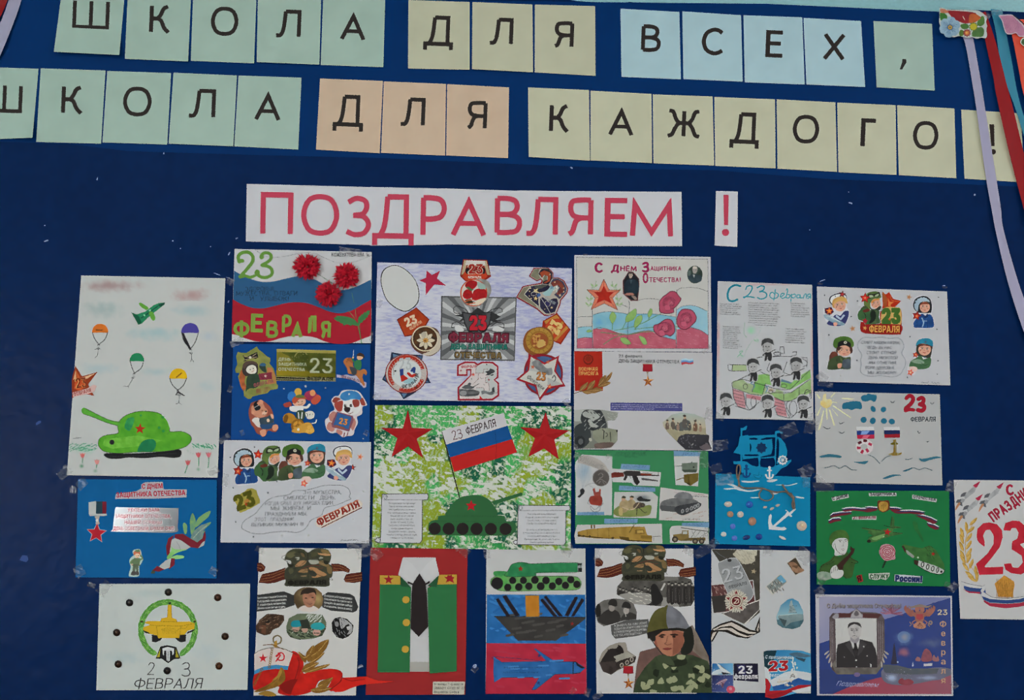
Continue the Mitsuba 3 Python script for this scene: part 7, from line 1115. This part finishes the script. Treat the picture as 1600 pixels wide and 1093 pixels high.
# ---- green card with the rifleman
thing('greeting_card', 'green card with a drawn rifleman, warplane, tank and pink carnation', GC, z=.6)
view(1265, 755, 6.626)
sheet('176a3a', '68 75 1445 75 1456 1065 72 1045')
for nm, p, s, c, x, y, hh, w, a in (('word_strip', '225 145 400 108 408 145 240 182', 'С ДНЕМ', '23262c', 238, 172, 34, 162, -12), ('word_strip', '612 98 900 95 898 130 615 130', 'ЗАЩИТНИКА', '23262c', 622, 125, 30, 268, -.5), ('word_strip', '1065 115 1318 160 1312 195 1060 155', 'ОТЕЧЕСТВА', '23262c', 1068, 150, 30, 240, 8), ('date_strip', '440 345 692 335 690 375 440 372', '23 ФЕВРАЛЯ', '6c1c28', 448, 368, 28, 236, -1)):
    P(nm, th=.2); f('b4b6b8', p); t(c, s, x, y, hh, w=w, a=a, wt=900)
P('tricolour_garland', th=.25)
for c, dy in (('c0c2c6', 0), ('2a2e54', 17), ('64202c', 32)):
    for p in ('330 258 380 245 450 240 540 250 600 248 570 238 620 232 700 240 700 252 640 268 600 274 540 262 450 256 370 268', '205 330 240 300 330 285 420 280 440 290 360 305 250 320', '190 380 240 350 310 345 330 360 260 372 215 390', '820 238 900 240 960 255 880 270 940 272 1040 268 1130 275 1200 290 1150 300 1040 285 920 288 880 280', '1090 305 1180 320 1260 345 1325 380 1280 395 1180 345', '1210 395 1290 415 1345 445 1300 455 1240 425'):
        q = nums(p)+[0, dy*.75]; f(c, q)
P('emblem', th=.25); b('5a2a18', '708 180 760 178 822 180 825 260 800 285 765 298 728 285 706 255'); b('b08c40~94702c~4', '720 200 765 185 808 200 810 260 765 290 720 265'); e('5a4420', 745, 228, 5); e('5a4420', 785, 228, 5); k('8a6a2c', 5, '740 240 765 215 790 240'); k('8a6a2c', 5, '765 215 765 275'); k('8a6a2c', 4, '735 210 750 235 745 262'); k('8a6a2c', 4, '795 210 780 235 785 262')
P('warplane', th=.2); f('33582e~46703c~5', '540 455 600 462 740 482 770 470 840 462 830 440 858 332 880 380 875 435 945 448 948 458 870 470 860 500 965 512 960 522 860 540 760 570 690 600 620 612 595 590 620 560 660 540 600 510 620 492 540 466'); e('1c2018', 615, 596, 20, 16); b('6a9458', '640 570 700 540 780 520 760 550 690 585'); st('9c1f20', 805, 502, 42, 8, .42); k('1c2018', 4, '540 458 740 486'); k('1c2018', 4, '770 432 840 452 945 456'); l('1c2018', 4, '850 345 842 440'); l('1c2018', 3, '860 505 960 516'); l('1c2018', 4, '610 558 660 540'); e('9ab88c', 765, 552, 12, 6, -25)
P('ghost_shell'); f('2a6a34~1c5a30~6', '1065 400 1085 385 1120 410 1120 460 1160 530 1185 600 1165 602 1120 520 1085 470')
P('rifleman', th=.2)
b('3a5a2a~2c4a24~7', '100 920 120 850 200 800 265 740 310 760 380 710 440 770 500 810 470 830 440 960 390 980 330 960 240 980 160 990 110 960'); b('9aa69a~5c7a64~6', '80 930 140 910 220 930 230 980 160 1000 90 990'); k('1a2416', 5, '108 900 130 850 210 810 270 740'); k('1a2416', 5, '400 750 450 790 495 805 490 825 430 818'); k('1a2416', 4, '170 840 210 830 260 800'); k('1a2416', 4, '250 985 340 950 380 985')
S('helmet'); b('2f5224~44682f~6', '210 620 205 560 240 505 310 480 370 490 405 540 410 590 395 610 385 575 330 560 280 570 250 610 225 635'); S('face'); b('b8bab8', '240 610 275 575 330 562 385 572 398 620 390 680 365 730 330 740 262 745 258 690 232 650'); k('2a3022', 4, '262 620 280 690 330 730 360 725'); k('2c2c2c', 4, '300 588 325 584 335 588'); k('2c2c2c', 4, '360 585 375 580 388 585'); e('2a2a2c', 315, 600, 8, 5); e('2a2a2c', 376, 598, 7, 5); k('4a4a4c', 3, '352 600 348 635 335 645 356 648'); k('7c5c5c', 4, '328 680 345 676 360 680'); k('54565a', 3, '330 690 350 695 365 688'); k('6a6c6c', 3, '240 620 250 650 260 655')
P('rifle', th=.2); f('33201a', '280 850 350 780 400 740 430 695 418 680 428 645 440 668 468 672 455 720 420 760 390 800 350 850 345 890 310 895')
P('rifleman__hand', th=.15); b('b8bab8', '215 900 240 860 275 845 300 890 345 900 350 940 320 975 270 985 225 965'); 
for p in ('225 930 232 890', '245 915 252 870', '265 905 272 858', '285 905 290 880'): l('2a2c2c', 4, p)
P('carnation', th=.2); f('1c3020', '780 790 800 798 765 870 748 875'); b('b89a9e~a87880~4', '725 680 745 640 800 625 860 645 888 690 885 740 888 780 850 790 790 800 750 770 720 720')
for q in (72, 54, 36, 18): kk('8a2438', 7, [(805+q*(1+.12*(i % 2))*math.cos(i*.7+q), 712+q*(.95+.1*(i % 2))*math.sin(i*.7+q)) for i in range(9)])
P('tank', th=.2); f('2c5a2c~3a6a34~6', '955 645 975 628 1060 650 1160 670 1240 640 1310 690 1340 740 1390 830 1400 890 1300 850 1130 790 1080 770 985 715'); f('3a2420', '955 650 970 640 1000 690 990 715'); f('8a9088', '995 690 1010 690 1085 750 1075 775 1010 730'); f('33241c', '1080 790 1130 800 1120 850 1085 830'); f('aab0ac', '1130 795 1300 850 1395 895 1380 930 1330 940 1230 915 1120 850')
for x, y, rx in ((1170, 838, 17), (1222, 862, 17), (1275, 880, 17), (1325, 895, 14)): add(ell(x, y, rx, 30, 12).difference(ell(x, y, rx-7, 20, 12)), '1a1e1a')
e('1a1e1a', 1365, 912, 12); k('1a1e1a', 5, '1120 850 1230 912 1330 938 1385 925 1400 890'); st('8c1f1c', 1280, 728, 26, 10, .42); hatch('1c3a1c', 4, 1190, 655, 1290, 740, 30, 34, 50, 3); e('a0b8a0', 1122, 765, 11)
P('word_cutout', th=.2); f('8a2a24', '482 955 540 940 555 1010 505 1028'); t('280c10', 'Я', 498, 1015, 58, w=42, a=-12, wt=900)
P('word_cutout', th=.2); f('a8b0a8', '610 930 700 928 830 922 825 960 790 1000 740 985 690 1000 615 985'); t('23482c', 'СЛУЖУ', 622, 985, 46, w=198, a=-1, wt=900)
P('word_cutout', th=.2); f('aeb4bc', '880 940 1000 945 1170 960 1165 1030 1000 1022 878 1010'); t('142452', 'России!', 884, 1012, 64, w=280, a=2, wt=900, fat=4)
tape(150, 40, 210, 80, 2); tape(1450, 40, 80, 90, 10); tape(130, 1010, 100, 60, -50); tape(1430, 1050, 70, 60, 20); tape(35, 770, 70, 120, -30)
# ---- the card cut off by the right edge of the photograph
thing('greeting_card', 'white drawn card with three rockets, wheat ears and a big red 23', GC, z=.6)
view(1470, 740, 4.554); W22 = 'b6b7b8'
sheet(W22, '90 42 800 48 812 1040 138 1030')
for x, y in ((282, 50), (450, 58), (300, 142)):
    P('rocket'); old = sub(282, 50, x, y)
    f('7c8084~a8aaac~7', '232 92 255 95 240 130 200 160 175 182 165 160 195 125'); f('9c2a44', '282 50 228 82 245 98 258 95'); f('54565c', '165 132 185 130 170 158 140 165 145 145'); f('54565c', '118 185 145 178 150 195 155 230 140 225 128 205 105 205'); f('8a8c90', '150 175 175 180 160 205 140 200'); b('a87858', '105 240 125 205 140 210 120 240 104 262'); back(old)
P('heading'); h('941f38', 'С', 468, 148, 62, w=54, a=-8, sw=26)
h('8f1f34', 'ПРАЗДНИКОМ', 372, 340, 62, w=470, a=-36, sw=26)
P('twenty_three')
for ch, p in ((0, '255 440 262 390 300 352 345 345 400 358 435 400 440 450 420 520 360 600 305 665 445 660 442 712 275 718 250 640 330 570 375 500 378 440 350 395 320 400 300 440 312 480 312 518 285 500 262 475'), (1, '445 400 460 350 510 332 560 335 610 380 615 440 590 490 560 500 600 540 640 600 630 680 570 715 500 705 460 680 450 640 500 635 510 665 550 668 585 630 575 580 520 545 505 538 508 480 545 460 555 420 535 385 505 385 495 405')):
    f('a81c2c~b42c3c~9', Polygon(nums(p)).buffer(6).buffer(-6).exterior.coords[:])
P('wheat')
k('b8944c', 4, '265 750 235 690 190 620 175 540 180 450 215 380 250 315')
for x, y, a in ((232, 340, -48), (183, 378, -98), (152, 418, -110), (212, 400, -42), (150, 462, -113), (202, 452, -60), (148, 515, -115), (200, 505, -62), (155, 575, -118), (202, 560, -64), (158, 605, -125), (200, 600, -70), (178, 660, -130), (218, 640, -72), (205, 715, -145), (250, 690, -100), (225, 745, -150), (258, 725, -95)):
    old = sub(0, 0, x, y, 1, a); b('b08c3c~c4a860~4', '-38 0 -10 -13 38 -2 10 12'); k('8a641c', 3, '-30 3 5 8 32 0'); back(old)
P('shield'); f('b07c30~c08c40~7', '452 720 520 765 525 790 515 840 512 875 410 872 395 820 383 780'); hatch('8c5c1c', 2, 395, 750, 515, 870, 14, 60, 85, 4)
P('tricolour_ribbon')
f('b8babc', '150 765 200 782 290 798 312 790 320 850 380 880 480 885 600 868 640 850 640 860 560 890 470 898 350 892 295 870 285 840 180 812'); f('2a4274', '165 795 210 808 285 815 310 795 322 850 300 838 285 855 190 835 165 815') ; f('9a2a40', '155 818 200 835 282 840 278 852 200 845'); f('b8babc', '283 830 300 800 318 790 312 830 300 840 300 868'); f('2a4274', '292 868 350 890 470 898 560 890 640 868 640 895 560 915 470 922 350 915 305 895'); f('9a2a40', '302 895 350 918 470 925 560 918 640 898 640 925 560 945 460 955 350 940 310 912'); k('5c6068', 3, '150 765 200 782 290 798 312 790'); k('5c6068', 3, '320 850 380 880 480 885 600 868 640 850')
tape(75, 80, 60, 70, 20); tape(95, 800, 50, 60, 40)
# ---- printed card with the officer's photograph
thing('greeting_card', 'printed blue card with a framed officer photograph and a two-headed eagle', GC, z=.6)
view(1265, 915, 6.14)
sheet('b0b0b8', '55 80 1366 95 1378 1056 70 1050', mat='gloss')
IN = '92 102 1350 108 1362 1036 94 1036'
P('picture', mat='gloss', clip=IN)
f('2a356c', IN); f('9494ac>6e74a0>200,110,600,520', '85 95 1365 95 1365 115 1180 165 900 265 720 320 400 450 85 555'); f('2b3c78', '85 555 400 450 720 320 900 265 1180 165 1365 110 1365 800 900 860 560 900 300 970 85 1000') ; f('2a3a70', '85 800 400 800 560 900 250 1000 85 1040'); f('94384c>8a5060>300,1000,1300,900', '210 1040 400 960 560 905 740 860 900 840 1365 830 1365 1040')
wash('58719c', '2b3c78', 900, 500, 110, 80); wash('8a8c98', '58719c', 905, 490, 50, 45); wash('8c5c6c', '2b3c78', 905, 640, 70, 55); wash('4c5a80', '2b3c78', 1160, 540, 140, 60); b('5c6072~66667a~10', '700 800 800 770 1000 800 1240 780 1362 800 1362 850 1200 900 1000 940 860 950 740 930 690 870'); wash('98a8c4', '60647a', 790, 880, 60, 48); wash('8c98b2', '62637a', 1130, 880, 130, 22)
f('2c2c40', '780 750 795 660 800 600 812 540 822 600 830 660 840 750'); b('8f4c56~6c4450~5', '1075 720 1085 640 1120 600 1165 640 1170 715'); b('8c6064', '1015 715 1030 680 1060 690 1060 720'); b('8c6064', '1180 715 1190 660 1215 690 1230 670 1240 720'); f('b8b4bc', '1095 745 1175 740 1178 765 1095 770'); f('a8acc0', '980 770 992 725 1000 770'); e('b8c4d4', 846, 730, 8); f('54585c~48505c~9', '690 750 840 760 960 790 1240 790 1220 840 940 850 720 830'); b('74303c~8a404c~8', '850 920 880 880 910 900 950 890 1000 920 960 950 880 945'); specks('a8aab8', 730, 800, 980, 900, 30, 3)
P('firework', mat='gloss', clip=IN)
R = random.Random(2)
for i in range(46): a_ = R.uniform(math.pi*.95, 2.06*math.pi); q = R.uniform(50, 115); l('7a4458' if i % 3 else '9c6c80', R.uniform(4, 8), [(785, 265), (785+q*math.cos(a_), 265+q*math.sin(a_)*.85)])
P('frame', mat='gloss')
f('463c40~5c5254~9', '190 300 220 260 380 262 400 245 420 240 450 215 480 240 500 248 640 255 690 270 718 320 722 650 700 760 640 845 260 848 215 800 190 700'); f('8f8c94', '215 300 245 265 620 270 660 290 640 320 240 320'); f('4c2c2c', '280 258 400 262 395 300 280 305'); f('4c2c2c', '510 262 690 268 660 310 510 305'); f('a09ca0', '395 298 420 245 448 222 480 245 508 296'); b('5c585c', '425 270 450 235 475 270 450 290')
for x in (205, 222, 662, 680, 700): l('7c7478', 6, [(x, 340), (x, 700)])
f('6a6660~54504c~7', '215 760 250 700 250 785 650 785 690 700 690 780 640 845 260 848'); 
for s in (-1, 1):
    for a_, y in ((30, 640), (45, 670), (60, 710), (75, 750)): old = sub(0, 0, 450+s*(285-(y-640)*.4), y, 1, s*(a_-80)); b('9a9490', '0 -30 8 -5 5 28 -6 26 -8 -4'); back(old)
e('6a5c84', 455, 850, 30, 22)
P('officer_photo', mat='gloss'); f('b8b9b8', '246 312 642 310 648 780 256 780'); S('uniform'); f('2c2a2c', '258 780 256 640 270 560 380 525 490 510 600 540 630 600 648 680 648 780'); f('b4b4b4', '386 518 415 500 450 545 482 505 470 600 440 610 410 600'); f('1c1a1c', '424 545 448 543 455 580 468 615 415 618 428 580'); l('1a181a', 4, '386 520 415 600 445 700'); l('1a181a', 4, '490 512 470 600 450 690'); f('3a383a', '340 560 385 522 410 610 440 690 400 640'); f('3a383a', '550 560 490 515 470 600 455 680 500 630')
S('face'); b('b2b0b0~a09e9e~6', '368 400 380 370 430 350 485 372 496 405 492 460 470 500 430 518 395 498 375 460'); b('2c2a2c', '368 408 375 365 425 345 480 358 498 400 480 385 430 365 385 385'); b('86848a', '392 490 430 515 470 492 470 530 430 548 396 520'); e('2c2a2c', 405, 425, 12, 5); e('2c2a2c', 456, 424, 12, 5); k('3a383a', 4, '390 412 410 408 420 412'); k('3a383a', 4, '440 410 456 406 472 412'); k('5c5a5c', 4, '430 420 424 452 438 456'); k('4a484a', 4, '412 480 432 476 454 480')
for x, y, q in ((447, 712, 8), (552, 670, 6), (335, 682, 4), (520, 580, 7), (450, 776, 6)): e('b8b8b8', x, y, q)
f('b0b0b0', '580 745 595 750 592 780 582 780')
P('eagle', mat='gloss')
for s in (1, -1):
    old = sub(1056, 300, 1056, 300, 1, 0, s)
    b('9a6458~8a5448~6', '1000 290 960 290 920 250 905 210 925 185 935 215 945 195 955 220 968 205 975 235 990 220 1000 250 1020 260 1015 300'); b('9a6458', '1010 235 1015 205 1035 185 1055 195 1050 240 1030 255'); k('4c2c34', 5, '1000 235 1020 260 1030 300'); k('9a6458', 9, '1010 330 985 350 1000 372'); k('9a7c68', 7, '960 345 975 370 960 385'); back(old)
b('8f5c50', '1020 250 1090 250 1095 330 1056 365 1015 330'); b('a87864', '1010 360 1056 340 1100 360 1115 395 1070 412 1000 395'); 
for a_ in (-30, -15, 0, 15, 30): l('6a3c34', 4, [(1056, 350), (1056+70*math.sin(math.radians(a_)), 350+58*math.cos(math.radians(a_)))])
f('9c4044', '1022 268 1090 268 1090 310 1056 330 1022 310'); b('7c6c64', '940 185 980 195 1056 175 1130 190 1175 180 1130 210 1056 200 980 212'); e('8a7468', 1160, 352, 20, 22); e('4c5078', 1160, 352, 9, 10); 
P('title', mat='gloss'); t('3c3848', 'С Днём защитника Отечества!', 165, 212, 40, w=715, wt=600, fat=3); t('8c8480', 'С Днём защитника Отечества!', 163, 208, 40, w=712, wt=500)
P('date_text', mat='gloss'); t('c0b49c', '23', 1222, 278, 52, w=100, wt=700)
for i, ch in enumerate('Февраля'): t('b08c74', ch, 1245 if i == 0 else 1258, 392+i*90, 56 if i == 0 else 58, w=66 if i == 0 else 46, wt=600); 
P('signature', mat='gloss'); t('a8b0cc', 'Поздравляем', 250, 955, 44, w=400, wt=300, it=.45, a=2)
tape(95, 45, 90, 70, -40); tape(105, 90, 80, 30, -20); tape(1390, 950, 60, 70, -40); tape(1365, 25, 70, 60, 20)
# ================================================================ ribbons and paper decorations at the upper corners
def ribbon(key, mat, left, right, z=3):
    """a hanging satin ribbon between two edges given from top to bottom"""
    a_, c_ = spline(left, False, 8), spline(right, False, 8); n = len(a_); V = []; m = 5
    for j in range(m):
        u = j/(m-1); q = a_*(1-u)+c_*u; s = np.linspace(0, 1, n); V.append(at(q, (z+1.6*np.sin(s*9+u*1.5)*u+1.2*np.sin(s*23+3*u)+2.0)*1e-3))
    for j in range(m): V.append(V[j]+[0, .0003, 0])
    V = np.vstack(V); F = []
    for j in range(m-1):
        for i in range(n-1):
            p = j*n+i; F += [(p, p+n, p+1), (p+1, p+n, p+n+1), (p+m*n, p+1+m*n, p+n+m*n), (p+1+m*n, p+n+1+m*n, p+n+m*n)]
    for i in range(n-1):
        for p, q in ((i, i+m*n), ((m-1)*n+i, (2*m-1)*n+i)): F += [(p, p+1, q), (p+1, q+1, q)]
    scene[key] = mikit.ply(trimesh.Trimesh(V, face(V, np.array(F)), process=False), mat, smooth=True)
flush()
for key, mat, lf, rt, z, lab in (
    ('ribbon', 'satin_lilac', '1500 48 1509 72 1520 135 1527 180 1541 280 1550 330 1556 362 1572 430 1590 490 1625 590', '1518 48 1523 72 1534 135 1541 180 1557 280 1564 325 1568 358 1588 430 1605 480 1640 580', 3, 'lilac satin ribbon hanging down beside the slogan at the right, creased halfway'),
    ('ribbon_001', 'satin_red', '1532 20 1540 66 1552 120 1556 145 1575 230 1598 320 1625 420', '1540 18 1556 66 1572 128 1582 165 1600 240 1625 340 1650 420', 5, 'dark red satin ribbon between the lilac and the teal ribbon at the right edge'),
    ('ribbon_002', 'satin_teal', '1548 14 1556 50 1562 90 1572 130 1590 180 1620 280', '1566 16 1572 50 1580 90 1590 145 1606 200 1640 290', 1, 'teal satin ribbon right of the dark red one in the upper right corner'),
    ('ribbon_003', 'satin_coral', '1572 30 1581 55 1592 110 1600 150 1630 260', '1620 30 1630 55 1640 110 1650 150 1690 260', 6, 'coral orange ribbon at the very right edge below the pink paper butterfly'),
    ('ribbon_004', 'satin_lilac', '20 -30 12 5 -4 45 -40 120', '40 -30 33 2 14 54 -16 125', 3, 'lilac satin ribbon crossing the upper left corner'),
    ('ribbon_005', 'satin_red', '-20 -40 -30 10 -45 50 -60 80', '20 -40 10 5 -12 50 -34 90', 2, 'dark red ribbon at the very left edge beside the lilac ribbon')):
    TAKEN.add(key); tag(key, lab, 'ribbon'); ribbon(key, mat, nums(lf), nums(rt), z)
thing('flower_decoration', 'glossy cut-out of a blue flower and leaves atop the lilac ribbon', 'paper decoration', z=10)
view(1400, 0, 7.805); C.th = .5
P('backing', th=.5, mat='gloss'); b('b4bcb8', '530 105 560 95 640 115 800 120 1000 130 1080 180 1110 210 1100 270 1112 320 1100 360 1112 420 1095 465 1040 460 980 472 930 452 880 462 800 445 760 440 700 455 660 425 610 442 575 400 550 340 525 270 530 190')
P('leaves', mat='gloss'); b('2f6a24', '535 165 580 155 625 200 600 250 545 245'); b('3f6a2c', '790 300 860 290 890 330 850 355 800 345'); b('3a6428~4a7430~6', '1000 250 1050 195 1078 220 1075 290 1030 320 990 300'); b('3f6630~4a7438~6', '930 390 960 350 1040 330 1075 370 1060 440 990 450 930 440'); b('4a6a28', '770 400 790 365 830 380 820 430 780 440')
P('berry', mat='gloss'); b('901820~7a1018~8', '620 130 700 130 850 140 980 165 940 240 880 285 800 275 700 225 650 170'); l('c8b4a8', 9, '815 200 838 240'); b('b85c28~a84c20~5', '890 220 900 180 950 165 1000 185 1035 215 1000 250 940 285 890 275'); b('b87050', '540 110 600 115 640 150 590 160 545 150')
P('blue_flower', mat='gloss')
for a in range(0, 360, 60): old = sub(0, 0, 655, 330, 1, a+10); b('7a9cb4~90aebe~6', '-10 -20 -52 -70 -40 -118 0 -128 40 -118 52 -70 10 -20'); k('4a6c90', 5, '0 -30 0 -95'); k('4a6c90', 4, '-10 -35 -22 -80'); k('4a6c90', 4, '10 -35 22 -80'); back(old)
e('3f5c80', 658, 332, 38, 36); e('b8902c', 660, 334, 26, 25); e('4a5060', 660, 334, 12, 9)
P('small_flower', mat='gloss'); st('5a6a2c', 945, 325, 62, 0, .7, 10); e('b0a824', 945, 325, 42, 40)
P('small_flower', mat='gloss'); st('7c2c30', 866, 400, 54, 0, .68, 10); e('b86c38', 866, 400, 30, 28); e('d0a058', 862, 398, 14, 12)
P('lace_trim', th=.3); C.n += .1; k('b9c0c0', 12, '1085 200 1095 225 1085 265 1100 290 1085 330 1100 360 1085 400 1100 440 1075 460')
tape(560, 120, 80, 60, 10); tape(1120, 190, 60, 60, 30); tape(1230, 150, 140, 60, -5)
thing('butterfly_decoration', 'pink paper butterfly cut-out in the upper right corner above the coral ribbon', 'paper decoration', z=11)
view(1400, 0, 7.805); C.th = .5
P('wing', th=.5, mat='gloss'); b('b8aab4', '1250 190 1320 178 1420 180 1480 230 1570 330 1600 470 1545 450 1500 445 1460 405 1400 422 1340 405 1310 330 1290 250')
P('wing_print', mat='gloss'); b('a86c8c~b88098~8', '1270 200 1330 192 1415 192 1470 240 1550 330 1570 430 1500 430 1465 395 1400 408 1350 395 1322 320 1300 250')
for i in range(9): l('8a5474', 3, [(1300+i*22, 215+i*4), (1345+i*20, 390+i*3)])
P('leaf', th=.3, mat='gloss'); b('b8bcb0', '1515 520 1530 475 1580 455 1640 500 1620 580 1560 565'); b('3a5a34', '1528 520 1545 480 1590 470 1630 510 1605 565 1560 550')
P('body', th=.4, mat='gloss'); k('201a20', 12, '1430 185 1500 240 1580 310 1680 380')
flush()
